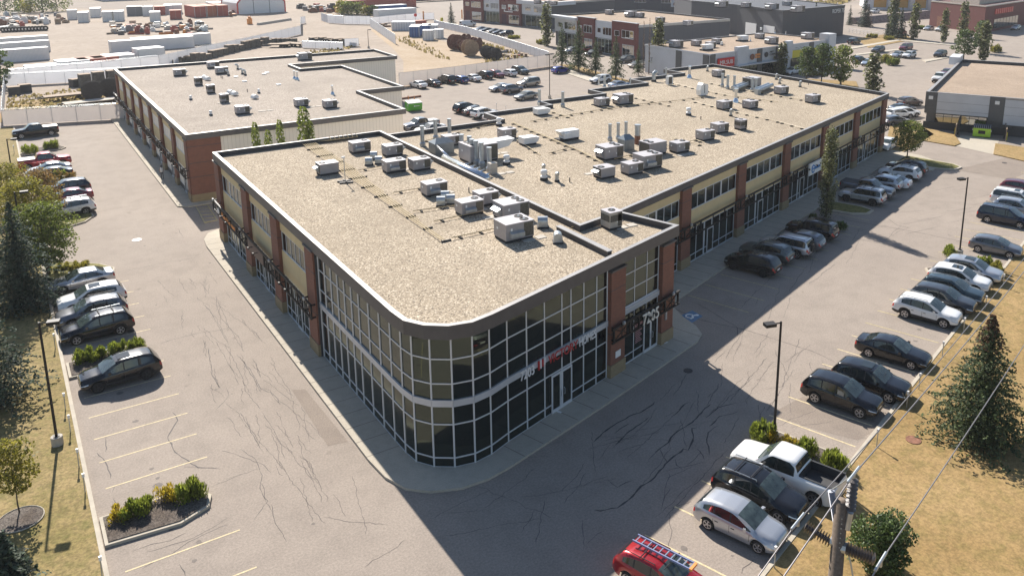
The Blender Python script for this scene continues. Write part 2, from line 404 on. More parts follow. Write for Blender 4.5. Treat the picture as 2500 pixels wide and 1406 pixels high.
def offs(poly, d):
    """mitred inward offset of a counter-clockwise polygon"""
    n = len(poly); out = []
    for i in range(n):
        p0, p1, p2 = Vector(poly[i - 1][:2]), Vector(poly[i][:2]), Vector(poly[(i + 1) % n][:2])
        a = (p1 - p0).normalized(); b = (p2 - p1).normalized()
        na = Vector((-a.y, a.x)); nb = Vector((-b.y, b.x)); m = (na + nb)
        m.normalize(); k = d / max(.3, m.dot(na)); out.append((p1.x + m.x * k, p1.y + m.y * k))
    return out
def ring(mb, poly, inner, z0, z1, mi_top=0, mi_out=0, mi_in=0, skip=()):
    n = len(poly)
    for i in range(n):
        if i in skip: continue
        j = (i + 1) % n; a, b, c, d = poly[i], poly[j], inner[j], inner[i]
        mb.add([(a[0], a[1], z1), (b[0], b[1], z1), (c[0], c[1], z1), (d[0], d[1], z1)], [(0, 1, 2, 3)], mi_top)
        mb.add([(a[0], a[1], z0[0]), (b[0], b[1], z0[0]), (b[0], b[1], z1), (a[0], a[1], z1)], [(0, 1, 2, 3)], mi_out)
        mb.add([(d[0], d[1], z0[1]), (c[0], c[1], z0[1]), (c[0], c[1], z1), (d[0], d[1], z1)], [(3, 2, 1, 0)], mi_in)
def text(name, s, fr, t, n, z, size, m, parent, depth=.04, width=None, shear=0):
    cu = bpy.data.curves.new(name, 'FONT'); cu.body = s; cu.size = size; cu.extrude = depth; cu.align_x = 'CENTER'; cu.align_y = 'CENTER'; cu.shear = shear
    to = bpy.data.objects.new(name + '_tmp', cu); COL.objects.link(to)
    bpy.context.view_layer.update()
    dg = bpy.context.evaluated_depsgraph_get(); me = bpy.data.meshes.new_from_object(to.evaluated_get(dg))
    bpy.data.objects.remove(to)
    if width:
        w = max(v.co.x for v in me.vertices) - min(v.co.x for v in me.vertices); k = width / w
        for v in me.vertices: v.co.x *= k
    me.materials.clear(); me.materials.append(m)
    for p in me.polygons: p.material_index = 0
    o = bpy.data.objects.new(name, me); COL.objects.link(o)
    p = Vector(fr.p(t, n, z)); 
    o.location = p - (parent.location if parent else Vector((0, 0, 0))); o.rotation_euler = (math.pi / 2, 0, R_(fr.a))
    if parent: o.parent = parent
    return o
ORD = ['first', 'second', 'third', 'fourth', 'fifth', 'sixth', 'seventh', 'eighth', 'ninth', 'tenth', 'eleventh', 'twelfth', 'thirteenth', 'fourteenth', 'fifteenth', 'sixteenth', 'seventeenth', 'eighteenth', 'nineteenth', 'twentieth']
HAZE = 1
# ------------------------------------------------------------------ ground
def PL(*pts, z=0.0): return [G(u, v, z) for u, v in pts]
mb = MB(); mb.sheet([(-1500, -300), (2200, -300), (2200, 2600), (-1500, 2600)], 0.0); struct('ground', mb, M_ASPH)
mb = MB(); mb.sheet([(-40, 153.5), (16.5, 153.2), (16.5, 154), (60, 154), (64.5, 150.5), (104.2, 157.5), (136, 262), (120, 330), (190, 560), (-260, 560), (-160, 300), (-40, 230)], 0.006); struct('yard_ground', mb, M_SAND)
mb = MB(); mb.sheet([(104, 480), (420, 480), (620, 1200), (-700, 1200), (-700, 560), (104, 560)], 0.010); struct('far_field', mb, M_SAND)
mb = MB(); mb.sheet(PL((165, 21), (300, 24), (560, 5), (600, -12), (165, -40)), 0.016); struct('far_road', mb, M_PATCH)
mb = MB(); mb.sheet(PL((-30, 300), (20, 262), (160, 228), (300, 222), (300, 262), (170, 282), (60, 300)), 0.03); struct('weedy_grass', mb, M_GRASS)
mb = MB(); mb.sheet(PL((985, 215), (1100, 200), (1250, 178), (1180, 130), (1060, 95), (960, 70), (905, 74), (960, 120), (985, 150)), 0.012); struct('yard_dirt', mb, M_DIRT)
# asphalt repairs
mb = MB()
mb.sheet(PL((1880, 1010), (1960, 968), (2160, 1035), (2095, 1075), (1990, 1048)), .004)
mb.sheet(PL((800, 1088), (850, 1078), (745, 950), (712, 952)), .005)
mb.sheet(PL((2330, 415), (2480, 380), (2560, 395), (2470, 440)), .004)
struct('road_patches', mb, M_PATCH)

LK = 1.9 * 0 + 1.28          # kerb of the left lawn
mb = MB(); mb.prism([(-60, 15), (LK - .2, 15), (LK - .2, 151), (-60, 151)], -.05, .12); struct('left_lawn', mb, M_GRASSL)
mb = MB(); mb.prism([(LK - .2, 15), (LK, 15), (LK, 151), (LK - .2, 151)], -.05, .15); struct('left_kerb', mb, M_KERB)
# right lawn and kerb
kf = Fr(25.23 * 0 + G(1856, 1406).x, G(1856, 1406).y, 17.15)
mb = MB(); mb.fbox(kf, -40, 95, 0, .22, -.05, .15); struct('right_kerb', mb, M_KERB)
mb = MB(); mb.fbox(kf, -40, 95, .22, 90, -.05, .12); struct('right_lawn', mb, M_GRASS)
# walks
def arc(cx, cy, r, a0, a1, n=8): return [(cx + r * math.cos(R_(a0 + (a1 - a0) * i / n)), cy + r * math.sin(R_(a0 + (a1 - a0) * i / n))) for i in range(n + 1)]
walk = [(15.9, 84.0), (14.9, 83.4), (14.2, 81.8), (14.0, 79.8), (14.0, 39.8), (14.15, 37.8), (14.65, 36.3), (15.6, 35.35), (17.1, 34.7), (18.6, 34.6), (20.2, 34.9), (28, 37.0), (38.3, 40.0), (39.4, 40.7), (39.95, 41.9), (40.2, 43.6), (40.95, 45.9), (50.4, 49.2), (69.8, 55.55), (69.3, 54.5), (72, 54.8), (75.6, 57.4), (89.7, 62.2), (91.6, 62.0), (93.4, 57.6), (97.6, 58.9), (99.0, 62.8), (98.3, 68.2), (97.7, 68.3), (36, 47.5), (36.9, 42.2), (19.6, 37.2), (17.3, 37.4), (16.3, 39), (16.2, 84)]
mb = MB(); mb.prism(walk, -.05, .14); struct('pavement', mb, M_CONC)
mb = MB(); mb.prism([(14.1, 150.5), (14.1, 94.3), (15.0, 93.5), (18.4, 93.5), (18.4, 95.2), (16.2, 95.2), (16.2, 150.5)], -.05, .14); struct('pavement_left', mb, M_CONC)
mb = MB()   # control joints in the pavement
J = M_TARL
for y in [40 + 1.6 * i for i in range(26)]: mb.box(15, y, .14, 2.0, .025, .004)
for y in [95 + 1.6 * i for i in range(34)]: mb.box(15.1, y, .14, 1.9, .03, .004)
pf = Fr(20.2, 34.9, 16.6)
for i in range(13): mb.fbox(pf, 1 + 1.55 * i, 1.03 + 1.55 * i, -2.2, -.02, .14, .144)
pf2 = Fr(40.9, 46.1, 18.15)
for i in range(34): mb.fbox(pf2, .8 + 1.6 * i, .83 + 1.6 * i, -3.6, -.05, .14, .144)
struct('pavement_joints', mb, J)
# planting beds at the building side of the right car park
mb = MB(); mb.prism([(69.8, 55.6), (71.2, 52.2), (72.6, 51.3), (74.0, 51.7), (74.2, 53.2), (73.0, 56.6)], -.05, .15)
mb.prism([(93.4, 62.9), (94.9, 57.6), (96.2, 56.2), (97.9, 56.4), (98.6, 57.8), (97.4, 64.2)], -.05, .15); struct('kerb_bed', mb, M_KERB)
mb = MB(); mb.prism([(70.1, 55.4), (71.4, 52.4), (72.6, 51.6), (73.8, 51.9), (73.9, 53.2), (72.8, 56.3)], .1, .17)
mb.prism([(93.7, 62.6), (95.1, 57.8), (96.3, 56.5), (97.8, 56.7), (98.3, 57.9), (97.2, 63.8)], .1, .17); struct('planting_bed', mb, M_GRASS2)

def island(name, poly, m=M_MULCH):
    inn = offs(poly, .16)
    a = MB(); a.prism(poly, -.05, .15); struct(name + '_kerb', a, M_KERB)
    a = MB(); a.prism(inn, .1, .19); struct(name + '_bed', a, m)
island('island_near', [(1.35, 40.2), (4.6, 39.9), (6.0, 40.5), (6.3, 41.4), (5.8, 42.2), (4.4, 42.6), (1.35, 42.6)])
island('island_hedge', [(1.35, 59.0), (4.9, 59.0), (6.3, 59.9), (6.3, 60.7), (5.0, 61.4), (1.35, 61.4)], M_MULCH)
island('island_tip', [(1.3, 76.5), (5.0, 76.3), (6.1, 77.2), (6.3, 78.6), (5.4, 80.2), (3.4, 82.2), (1.3, 83.0)], M_GRASS2)
island('island_tip_far', [(1.3, 92.6), (3.6, 93.0), (5.5, 94.0), (6.4, 95.6), (6.4, 96.8), (5.2, 97.2), (1.3, 97.2)], M_GRASS2)
island('island_row', [(1.3, 107.6), (6.0, 107.6), (6.6, 108.6), (6.0, 110.0), (1.3, 110.0)], M_MULCH)
island('island_far', [(1.3, 130.4), (6.0, 130.4), (6.6, 131.4), (6.0, 133.0), (1.3, 133.0)], M_MULCH)
def kpoly(s0, s1, d=5.4):
    return [tuple(kf.p(a, -b, 0)[:2]) for a, b in ((s0, .02), (s1, .02), (s1, d - .7), ((s0 + s1) / 2, d), (s0, d - .7))]
def s_of(u, v):
    g = G(u, v); return (g.x - kf.x) * kf.c + (g.y - kf.y) * kf.s
sI1 = s_of(1980, 1120); sI2 = s_of(2390, 690)
island('island_right_near', kpoly(sI1 - 1.0, sI1 + 1.2, 5.0)); island('island_right_far', kpoly(sI2 - .9, sI2 + 1.3, 5.2))
# background kerbs and verges
mb = MB()
for poly in (PL((2150, 385 + 20), (2280, 350 - 20), (2235, 300), (2175, 300)), PL((2248, 312), (2330, 330), (2345, 352), (2330, 358), (2225, 340)), PL((2430, 352), (2560, 370), (2600, 395), (2500, 395), (2425, 378))):
    mb.prism(poly, -.05, .12)
struct('verge', mb, M_GRASS)
mb = MB(); mb.sheet(PL((2330, 356), (2345, 330), (2440, 342), (2425, 378)), .02); struct('bin_pad', mb, M_CONC)
mb = MB()
for poly in (PL((2060, 120), (2195, 97), (2200, 100), (2064, 124)), PL((2196, 98), (2330, 110), (2330, 113), (2196, 101)), PL((1375, 178), (1390, 172), (1500, 210), (1490, 218)), PL((2252, 148), (2310, 141), (2320, 139), (2318, 142), (2260, 153)), PL((2085, 134), (2200, 120), (2202, 123), (2088, 137))):
    mb.prism(poly, -.05, .14)
struct('far_kerbs', mb, M_KERB)
mb = MB()
for poly in (PL((1365, 158), (1400, 172), (1510, 208), (1560, 205), (1400, 160)), PL((1790, 185), (2090, 200), (2100, 225), (1780, 205)), PL((2090, 95), (2200, 80), (2230, 98), (2120, 118))): mb.prism(poly, -.05, .10)
struct('far_verges', mb, M_GRASS)

# parking lines
mb = MB(); fd = MB()
def stall_left(y, x1=6.85, x0=1.9, b=mb): b.box((x0 + x1) / 2, y, .004, x1 - x0, .085, .003)
for y in (35.0, 38.0, 45.15, 47.85, 50.5, 53.2, 55.9, 58.4): stall_left(y)
for k in range(5): stall_left(64.1 + 2.75 * k, 6.9)
for k in range(4): stall_left(99.6 + 2.7 * k)
for k in range(7): stall_left(111.5 + 2.7 * k)
for s in [x for x in [i * 2.68 + 1.72 for i in range(-2, 34)] if not (sI1 - 1.1 < x < sI1 + 1.3) and not (sI2 - 1 < x < sI2 + 1.4)]:
    (mb if s < 28 else fd).fbox(kf, s - .05, s + .05, -5.5, -.3, .004, .007)
bf = Fr(40.9, 46.1, 18.15)
for i in range(18):
    s = 2.5 + 2.75 * i
    if 30.5 < s < 34.2: continue
    fd.fbox(bf, s - .05, s + .05, .35, 5.6, .004, .007)
fr = Fr(66, 152.4, 9)
for i in range(14): fd.box(67 + 2.7 * i, 149.2 + .35 * i, .004, .1, 5, .003)
for i in range(6): fd.box(82 + 2.7 * i, 125 , .004, .1, 5, .003)
for u, v in ((2060, 130), (2110, 140), (2160, 140), (2240, 148), (2280, 140), (2330, 150)):
    g = G(u, v); fd.box(g.x, g.y, .004, 5, .12, .003, R_(10))
struct('parking_lines', mb, M_YEL); struct('faded_parking_lines', fd, M_FADE)
# hatch box beside the corner wing
mb = MB()
hb = PL((478, 503), (506, 500), (530, 538), (500, 545))
for a, b in ((0, 1), (1, 2), (2, 3), (3, 0)):
    A, B = hb[a], hb[b]; mb.tube((A.x, A.y, .004), (B.x, B.y, .004), .07, n=4)
for t in (.15, .35, .55, .75, .95):
    A = hb[0].lerp(hb[3], t); B = hb[1].lerp(hb[2], min(1, t + .1)); mb.tube((A.x, A.y, .004), (B.x, B.y, .004), .06, n=4)
struct('hatched_marking', mb, M_FADE)
# accessible bay symbols: blue field, white wheelchair
def access(name, quad, label):
    o = MB(); o.sheet(quad, .006)
    c = sum((Vector((q[0], q[1], 0)) for q in quad), Vector()) / 4; ax = (Vector(quad[1]) - Vector(quad[0])).normalized(); ay = Vector((-ax.y, ax.x, 0))
    r = (Vector(quad[1]) - Vector(quad[0])).length * .24
    P = lambda a, b: (c.x + ax.x * a * r + ay.x * b * r, c.y + ax.y * a * r + ay.y * b * r, .012)
    pts = [P(math.cos(R_(t)) * .9 - .1, math.sin(R_(t)) * .9 - .4) for t in range(110, 350, 24)]
    o.mi = 1; o.path(pts, .06, n=4); o.path([P(0, 1.0), P(0.05, 0), P(.75, -.1), P(1.0, -1.0)], .07, n=4); o.lathe(P(0, 1.35), [(.14, -.004), (.14, .004)], 10)
    q = o.build(name, [M_BLUEP, M_WHITE]); q['kind'] = 'structure'
access('accessible_marking', PL((1662, 770), (1688, 789), (1716, 772), (1690, 758)), '')
access('accessible_marking_left', PL((240, 850), (252, 862), (288, 850), (280, 838)), '')

# ------------------------------------------------------------------ cracks (real ribbons of sealer on the asphalt)
crk = MB(); crf = MB()
def ribbon(b, pts, w, z=.0045):
    rnd = random.Random(int(pts[0][0] * 100)); 
    L = []; n = len(pts)
    for i, p in enumerate(pts):
        a = Vector(pts[max(0, i - 1)][:2]); c = Vector(pts[min(n - 1, i + 1)][:2]); d = (c - a)
        if d.length < 1e-5: continue
        d.normalize(); nn = Vector((-d.y, d.x)) * w * .36 * rnd.uniform(.45, 1.35) * (0.25 if i in (0, n - 1) else 1)
        L.append(((p[0] + nn.x, p[1] + nn.y, z), (p[0] - nn.x, p[1] - nn.y, z)))
    vs = [q for pr in L for q in pr]; fs = [(2 * i, 2 * i + 1, 2 * i + 3, 2 * i + 2) for i in range(len(L) - 1)]
    b.add(vs, fs)
def wiggle(pts, amp, seg=.35, rnd=random):
    out = [Vector(pts[0])]
    for a, b in zip(pts, pts[1:]):
        a = Vector(a); b = Vector(b); L = (b - a).length; n = max(1, int(L / seg)); d = (b - a) / n; nn = Vector((-d.y, d.x, 0)).normalized() if L > 0 else Vector((0, 0, 0))
        off = 0
        for i in range(1, n + 1):
            off = off * .7 + rnd.uniform(-amp, amp); out.append(a + d * i + nn * (off if i < n else 0))
    return out
rc = random.Random(11)
def trace(px, w=.10, amp=.05, b=crk): ribbon(b, wiggle([G(u, v) for u, v in px], amp, .3, rc), w)
k6 = 3.3
Z6 = lambda *p: [(1450 + x / k6, 980 + y / k6) for x, y in p]
for px, w in ((Z6((0, 870), (50, 880), (190, 855), (280, 790), (380, 680), (490, 610), (600, 480), (720, 380), (760, 390), (800, 265), (790, 215), (830, 212)), .13),
              (Z6((490, 410), (600, 330), (620, 290), (740, 200), (830, 130), (940, 20)), .12), (Z6((0, 325), (130, 210), (280, 120), (370, 90), (490, 0)), .12),
              (Z6((175, 345), (260, 260), (440, 125)), .1), (Z6((165, 260), (285, 175)), .07), (Z6((640, 115), (740, 15), (780, 0)), .1),
              (Z6((930, 200), (1010, 120), (1155, 80)), .09), (Z6((900, 130), (1000, 50), (1155, 10)), .08), (Z6((930, 430), (910, 330), (920, 250), (1010, 190)), .08),
              (Z6((830, 375), (890, 470)), .09), (Z6((530, 380), (580, 470), (590, 490)), .06), (Z6((655, 465), (665, 510), (720, 550)), .05),
              (Z6((110, 630), (190, 690), (260, 650), (310, 635)), .07), (Z6((1190, 1385), (1200, 1340), (1290, 1270)), .06)):
    trace(px, w)
for px, w in (([(1635, 748), (1700, 778), (1830, 808), (1990, 860), (2040, 885)], .07), ([(1700, 740), (1760, 775), (1800, 800), (1800, 820)], .06), ([(2050, 528), (2070, 538), (2200, 560), (2300, 580), (2420, 605)], .09),
              ([(2050, 575), (2130, 590), (2210, 608), (2290, 632)], .08), ([(2170, 535), (2190, 550), (2215, 555)], .07)):
    trace(px, w, .03)
k3 = 3.514
Z0 = lambda *p: [(x / k3, 600 + y / k3) for x, y in p]
Z2 = lambda *p: [(x / k3, 1006 + y / k3) for x, y in p]
ZC = lambda *p: [(500 + x / k3, 600 + y / k3) for x, y in p]
for px, w in ((Z0((1080, 215), (1500, 130), (1760, 90)), .05), (Z0((1370, 840), (1700, 750), (1960, 710)), .06), (Z0((1860, 500), (1890, 600), (1960, 700), (2040, 770), (2080, 880)), .05),
              (Z0((1740, 500), (1820, 590), (1880, 700), (1910, 760), (1960, 850)), .05), (Z0((1790, 880), (1800, 1000), (1830, 1130), (1890, 1220)), .06), (Z0((1850, 820), (1920, 930), (1990, 1060), (2040, 1200)), .05),
              (Z0((2030, 930), (2100, 1010), (2170, 1120), (2240, 1255)), .07), (Z0((1940, 1210), (1955, 1300), (1850, 1406)), .04), (Z0((2200, 1000), (2240, 1130)), .05), (Z0((2230, 1220), (2330, 1260), (2400, 1360)), .05),
              (Z2((1480, 0), (1525, 70), (1440, 210), (1500, 340), (1600, 405), (1700, 475), (1880, 485)), .11), (Z2((910, 200), (905, 340)), .08), (Z2((830, 345), (900, 420), (945, 570)), .09),
              (Z2((1580, 470), (1720, 470)), .05), (Z2((960, 690), (990, 620)), .06), (Z2((970, 740), (1030, 800)), .06), (Z2((1140, 1190), (1300, 1130), (1460, 1100), (1600, 1030)), .07), (Z2((1220, 1340), (1480, 1210), (1620, 1110), (1960, 960)), .06),
              (Z2((1240, 1200), (1400, 1160), (1650, 1080), (1960, 900)), .05), (Z2((1540, 1300), (1590, 1406)), .09), (Z2((1900, 330), (2100, 390), (2260, 450), (2330, 520)), .05), (Z2((2070, 320), (2190, 400), (2250, 540), (2230, 650), (2300, 760), (2180, 920)), .05),
              (Z2((1810, 640), (2000, 560), (2230, 480)), .04), (Z2((2060, 0), (2150, 170), (2250, 330)), .06), (Z2((2250, 0), (2350, 150), (2440, 400)), .05), (Z2((2330, 790), (2360, 950), (2460, 1110)), .05),
              (ZC((0, 520), (100, 620), (200, 830)), .04), (ZC((100, 450), (200, 680), (340, 910)), .05), (ZC((30, 880), (50, 1080), (130, 1220)), .05), (ZC((170, 840), (290, 1060), (360, 1260), (480, 1400)), .05), (ZC((300, 960), (400, 1080), (480, 1250)), .06),
              (ZC((400, 960), (480, 1130)), .05), (ZC((560, 1000), (660, 1130), (770, 1300)), .05), (ZC((480, 1220), (560, 1240), (650, 1360)), .05), (ZC((180, 1350), (260, 1406)), .04),
              ([(395, 595), (420, 582), (450, 580), (435, 560)], .05), ([(1480, 1085), (1560, 1060)], .06)):
    trace(px, w * .8, .05)
for i in range(90):     # finer cracks running with the drive on the left and lower middle
    y = rc.uniform(31, 74); x = rc.uniform(8.6, 13.3) if y > 38 else rc.uniform(9, 26) ; L = rc.uniform(1.2, 5)
    a = -90 + rc.uniform(-14, 14) if y > 38 else rc.uniform(-70, 20)
    ribbon(crf, wiggle([Vector((x, y, 0)), Vector((x + L * math.cos(R_(a)), y + L * math.sin(R_(a)), 0))], .08, .25, rc), .035)
mid = Fr(31, 34.2, 18)
for i in range(48):    # cracks running with the drive on the right
    s = rc.uniform(-10, 42); n = rc.uniform(-7, 1.5) if s > 12 else rc.uniform(-1.5, 6); L = rc.uniform(1.5, 8) ; a = 20 + rc.uniform(-4, 16)
    p = mid.p(s, n, 0); b = crf if i % 3 else crk
    ribbon(b, wiggle([Vector(p), Vector((p[0] + L * math.cos(R_(a)), p[1] + L * math.sin(R_(a)), 0))], .06, .25, rc), rc.uniform(.025, .05))
for i in range(44):
    s = rc.uniform(-14, 10); n = rc.uniform(-1, 7); p = mid.p(s, n, 0); L = rc.uniform(1, 4); a = rc.uniform(-20, 60)
    ribbon(crf, wiggle([Vector(p), Vector((p[0] + L * math.cos(R_(a)), p[1] + L * math.sin(R_(a)), 0))], .07, .25, rc), .04)
for i in range(14):
    x = rc.uniform(55, 92); p = mid.p(x - 20, rc.uniform(-3, 4), 0); a = rc.uniform(-25, 5); L = rc.uniform(2, 6)
    ribbon(crf, wiggle([Vector(p), Vector((p[0] + L * math.cos(R_(a)), p[1] + L * math.sin(R_(a)), 0))], .05, .4, rc), .05)
for i in range(9):
    p = Vector((rc.uniform(62, 95), rc.uniform(104, 145), 0)); a = rc.uniform(-40, 10); L = rc.uniform(3, 9)
    ribbon(crf, wiggle([p, p + Vector((L * math.cos(R_(a)), L * math.sin(R_(a)), 0))], .08, .5, rc), .06)
struct('sealed_cracks', crk, M_TAR); struct('fine_cracks', crf, M_TARL)
# oil drips and dark tyre dirt in the bays
st_ = MB(); ro = random.Random(12)
def blob(x, y, r):
    n = 11; st_.add([(x + r * ro.uniform(.6, 1.1) * math.cos(2 * math.pi * i / n), y + r * ro.uniform(.6, 1.1) * math.sin(2 * math.pi * i / n), .0022) for i in range(n)], [tuple(range(n))])
for i in range(26): blob(ro.uniform(3, 6.2), ro.uniform(36, 78), ro.uniform(.06, .28))
for i in range(50):
    p = kf.p(ro.uniform(-4, 60), ro.uniform(-4.6, -1.2), 0); blob(p[0], p[1], ro.uniform(.06, .3))
for i in range(20): blob(ro.uniform(7, 13.5), ro.uniform(36, 92), ro.uniform(.05, .14))
struct('oil_stains', st_, mat('oil_stained_asphalt', (.17, .145, .125), .9, var=.2, scale=4))
def disc(name, u, v, r, m, z, label, cat):
    g = G(u, v, z - .02); o = MB(); o.lathe((g.x, g.y, z - .02), [(r, 0), (r, .03), (r * .86, .034), (r * .86, .028)], 20); tag(o.build(name, m), label, cat)
disc('manhole_cover', 334, 586, .42, M_WHITE, .02, 'pale round manhole cover in the drive between the two buildings', 'manhole cover')
disc('manhole_cover', 2230, 1074, .42, M_RUST, .14, 'rusty manhole cover in the dry lawn left of the big spruce', 'manhole cover')
disc('manhole_cover', 1680, 905, .3, M_TAR, .02, 'dark round drain cover on the shaded asphalt near the corner kerb', 'drain cover')
disc('manhole_cover', 2452, 398, .3, M_TAR, .03, 'small dark manhole cover in the far right road', 'manhole cover')
# ------------------------------------------------------------------ buildings
def roof_block(root, poly, z, zg, cap=.38, fas=.75, skip=(), gravel=M_ROOF, fascia=M_FASC, capm=M_CAP, inner=M_CAPD, name='roof'):
    inn = offs(poly, cap)
    m = MB(); m.sheet(inn, zg); m.build(name, gravel, root)
    m = MB(); ring(m, poly, inn, (z - fas, zg), z, 0, 1, 2, skip); m.build('parapet', [capm, fascia, inner], root)
_rp = random.Random(77)
def panes(g, fr, ss, zs, n, jit=.007):
    for a, b in zip(ss, ss[1:]):
        for c, d in zip(zs, zs[1:]):
            q = [_rp.uniform(-jit, 0) for _ in range(3)]; q.append(q[0] + q[2] - q[1])
            g.add([fr.p(a, n + q[0], c), fr.p(b, n + q[1], c), fr.p(b, n + q[2], d), fr.p(a, n + q[3], d)], [(0, 1, 2, 3)])
def win(root, fr, s0, s1, z0, z1, n=.02, cols=5, rows=(), mull=.07, thick=(), name='window', glass=M_GLASS, mm=M_MULL, rec=.10):
    w = MB()
    w.fbox(fr, s0, s1, n, n + .06, z0, z0 + .09); w.fbox(fr, s0, s1, n, n + .05, z1 - .08, z1)
    w.fbox(fr, s0, s0 + .07, n, n + .045, z0 + .09, z1 - .08); w.fbox(fr, s1 - .07, s1, n, n + .045, z0 + .09, z1 - .08)
    for i in range(1, cols):
        s = s0 + (s1 - s0) * i / cols; t = .22 if i in thick else mull
        w.fbox(fr, s - t / 2, s + t / 2, n, n + .04, z0 + .09, z1 - .08)
    for z in rows: w.fbox(fr, s0 + .07, s1 - .07, n, n + .035, z - mull / 2, z + mull / 2)
    f = w.build(name, mm, root)
    g = MB(); panes(g, fr, [s0 + .02 + (s1 - s0 - .04) * i / cols for i in range(cols + 1)], [z0 + .02] + [z for z in rows] + [z1 - .02], n + .012)
    p = g.build('pane', glass, None); p.location = Vector((0, 0, 0)) - (root.location); p.parent = f
    return f
def door(root, fr, s0, s1, z0, z1, n=.05, double=True, mm=M_MULL):
    w = MB(); t = .09
    w.fbox(fr, s0, s0 + t, n, n + .07, z0, z1); w.fbox(fr, s1 - t, s1, n, n + .07, z0, z1); w.fbox(fr, s0 + t, s1 - t, n, n + .07, z1 - .12, z1); w.fbox(fr, s0 + t, s1 - t, n, n + .068, z0, z0 + .2)
    c = (s0 + s1) / 2
    if double: w.fbox(fr, c - .08, c + .08, n, n + .066, z0 + .2, z1 - .12)
    d = w.build('door', mm, root)
    h = MB()
    for q in ((c - .16, c + .16) if double else (s1 - .25,)):
        h.path([fr.p(q, n + .07, z0 + .85), fr.p(q, n + .15, z0 + .9), fr.p(q, n + .15, z0 + 1.25), fr.p(q, n + .07, z0 + 1.3)], .022)
    hh = h.build('handle', M_GALV, None); hh.location = -root.location; hh.parent = d
    g = MB(); g.fbox(fr, s0 + t, s1 - t, n - .04, n + .03, z0 + .2, z1 - .12); p = g.build('pane', M_GLASS, None); p.location = -root.location; p.parent = d
def pillar(root, fr, s0, s1, z1, n=.32, cap=True, stone=1.0, ends=True):
    m = MB(); m.fbox(fr, s0, s1, -.1, n, stone, z1); m.mi = 1; m.fbox(fr, s0 - .05, s1 + .05, -.1, n + .06, 0, stone)
    m.mi = 2; m.fbox(fr, s0 - .012, s1 + .012, 0, n + .012, 3.15, 3.19); m.fbox(fr, s0 - .012, s1 + .012, 0, n + .012, 6.1, 6.14)
    if cap: m.mi = 3; m.fbox(fr, s0 - .06, s1 + .06, 0, n + .1, z1, z1 + .12)
    m.build('pillar', [M_BRICK, M_SPLIT, M_CAPD, M_FASC], root)
def truss(root, fr, s0, s1, pil, z0=2.95, z1=4.05, n=.62):
    """black steel canopy: long rails, posts, crossed boxes at each pillar"""
    m = MB(); t = .09
    m.fbox(fr, s0, s1, n, n + .14, z1 - .12, z1); m.fbox(fr, s0, s1, n, n + .12, z0, z0 + .1)
    xs = []
    for a, b in pil:
        for q in (a - 1.15, a - .1, b + .1, b + 1.15):
            if s0 - .2 < q < s1 + .2: m.fbox(fr, q - .06, q + .06, n + .01, n + .11, z0 + .1, z1 - .12); xs.append(q)
        for q0, q1 in ((a - 1.15, a - .1), (a - .1, b + .1), (b + .1, b + 1.15)):
            if q0 < s0 - .2 or q1 > s1 + .2: continue
            m.tube(fr.p(q0, n + .06, z0 + .1), fr.p(q1, n + .06, z1 - .1), .035, n=4); m.tube(fr.p(q0, n + .06, z1 - .1), fr.p(q1, n + .06, z0 + .1), .035, n=4)
            m.tube(fr.p((q0 + q1) / 2, n + .06, z0), fr.p((q0 + q1) / 2, n + .06, z1), .03, n=4)
        for q in (a + .1, b - .1):
            m.fbox(fr, q - .04, q + .04, .2, n, z1 - .2, z1 - .1); m.fbox(fr, q - .04, q + .04, .2, n, z0, z0 + .1)
    pil2 = sorted(pil)
    for (a, b), (c, d) in zip(pil2, pil2[1:]):
        L0, L1 = b + 1.15, c - 1.15
        for k in (1 / 3, 2 / 3):
            q = L0 + (L1 - L0) * k; m.fbox(fr, q - .035, q + .035, n + .02, n + .1, z0 + .1, z1 - .12)
            m.fbox(fr, q - .03, q + .03, n + .1, n + .5, z1 - .42, z1 - .36); m.fbox(fr, q - .1, q + .1, n + .45, n + .55, z1 - .5, z1 - .34)
    m.build('canopy_frame', M_BLACK, root)
    for a, b in pil:
        l = MB(); c = (a + b) / 2; l.lathe(fr.p(c, n + .2, z1 + .02), [(.05, -.05), (.11, 0), (.11, .16), (.04, .2)], 8); l.build('wall_lamp', M_GALV, root)
def stucco(root, fr, s0, s1, bands, n=.06):
    m = MB()
    for z0, z1 in bands: m.fbox(fr, s0, s1, -.1, n, z0, z1)
    m.build('stucco_panel', M_STUC, root)

B = empty('office_building', (16, 42, 0), 0, 'two-storey corner office block with rounded glass corner, brick pillars and gravel roof', 'building')
MF = Fr(36.9, 47.87, 18.15)                    # front of the long wing (outer face of the wall)
def MFp(s, n): p = MF.p(s, n, 0); return (p[0], p[1])
Lm = 63.9
Zc, Zm = 8.45, 7.85
# corner wing outline (counter-clockwise seen from above)
front_n = Fr(19.72, 36.5, 16.75)
def FN(s, n): p = front_n.p(s, n, 0); return (p[0], p[1])
wing = [(15.62, 81.5), (15.62, 39.6), (15.72, 38.15), (16.35, 37.05), (17.35, 36.25), (18.6, 35.95), FN(.1, .34), FN(18.6, .38), (37.45, 42.0), (36.15, 46.3), (34.6, 46.15), (32.15, 45.6), (32.15, 81.5)]
roof_block(B, wing, Zc, 8.0, .30, .78)
mainp = [(32.19, 45.64), (34.6, 46.2), MFp(-.6, .30), MFp(Lm, .30), (97.7, 100.9), (87.1, 100.9), (87.1, 96.4), (76.6, 96.4), (76.6, 92.5), (66.4, 92.5), (66.4, 88.9), (56.1, 88.9), (56.1, 86.2), (46.8, 86.2), (46.8, 82.0), (32.19, 82.0)]
roof_block(B, mainp, Zm, 7.42, .30, .60)
m = MB(); 
inn = offs(wing, .45); m.prism(inn, 0.05, 7.7)
m.build('wall', M_CREAM, B)
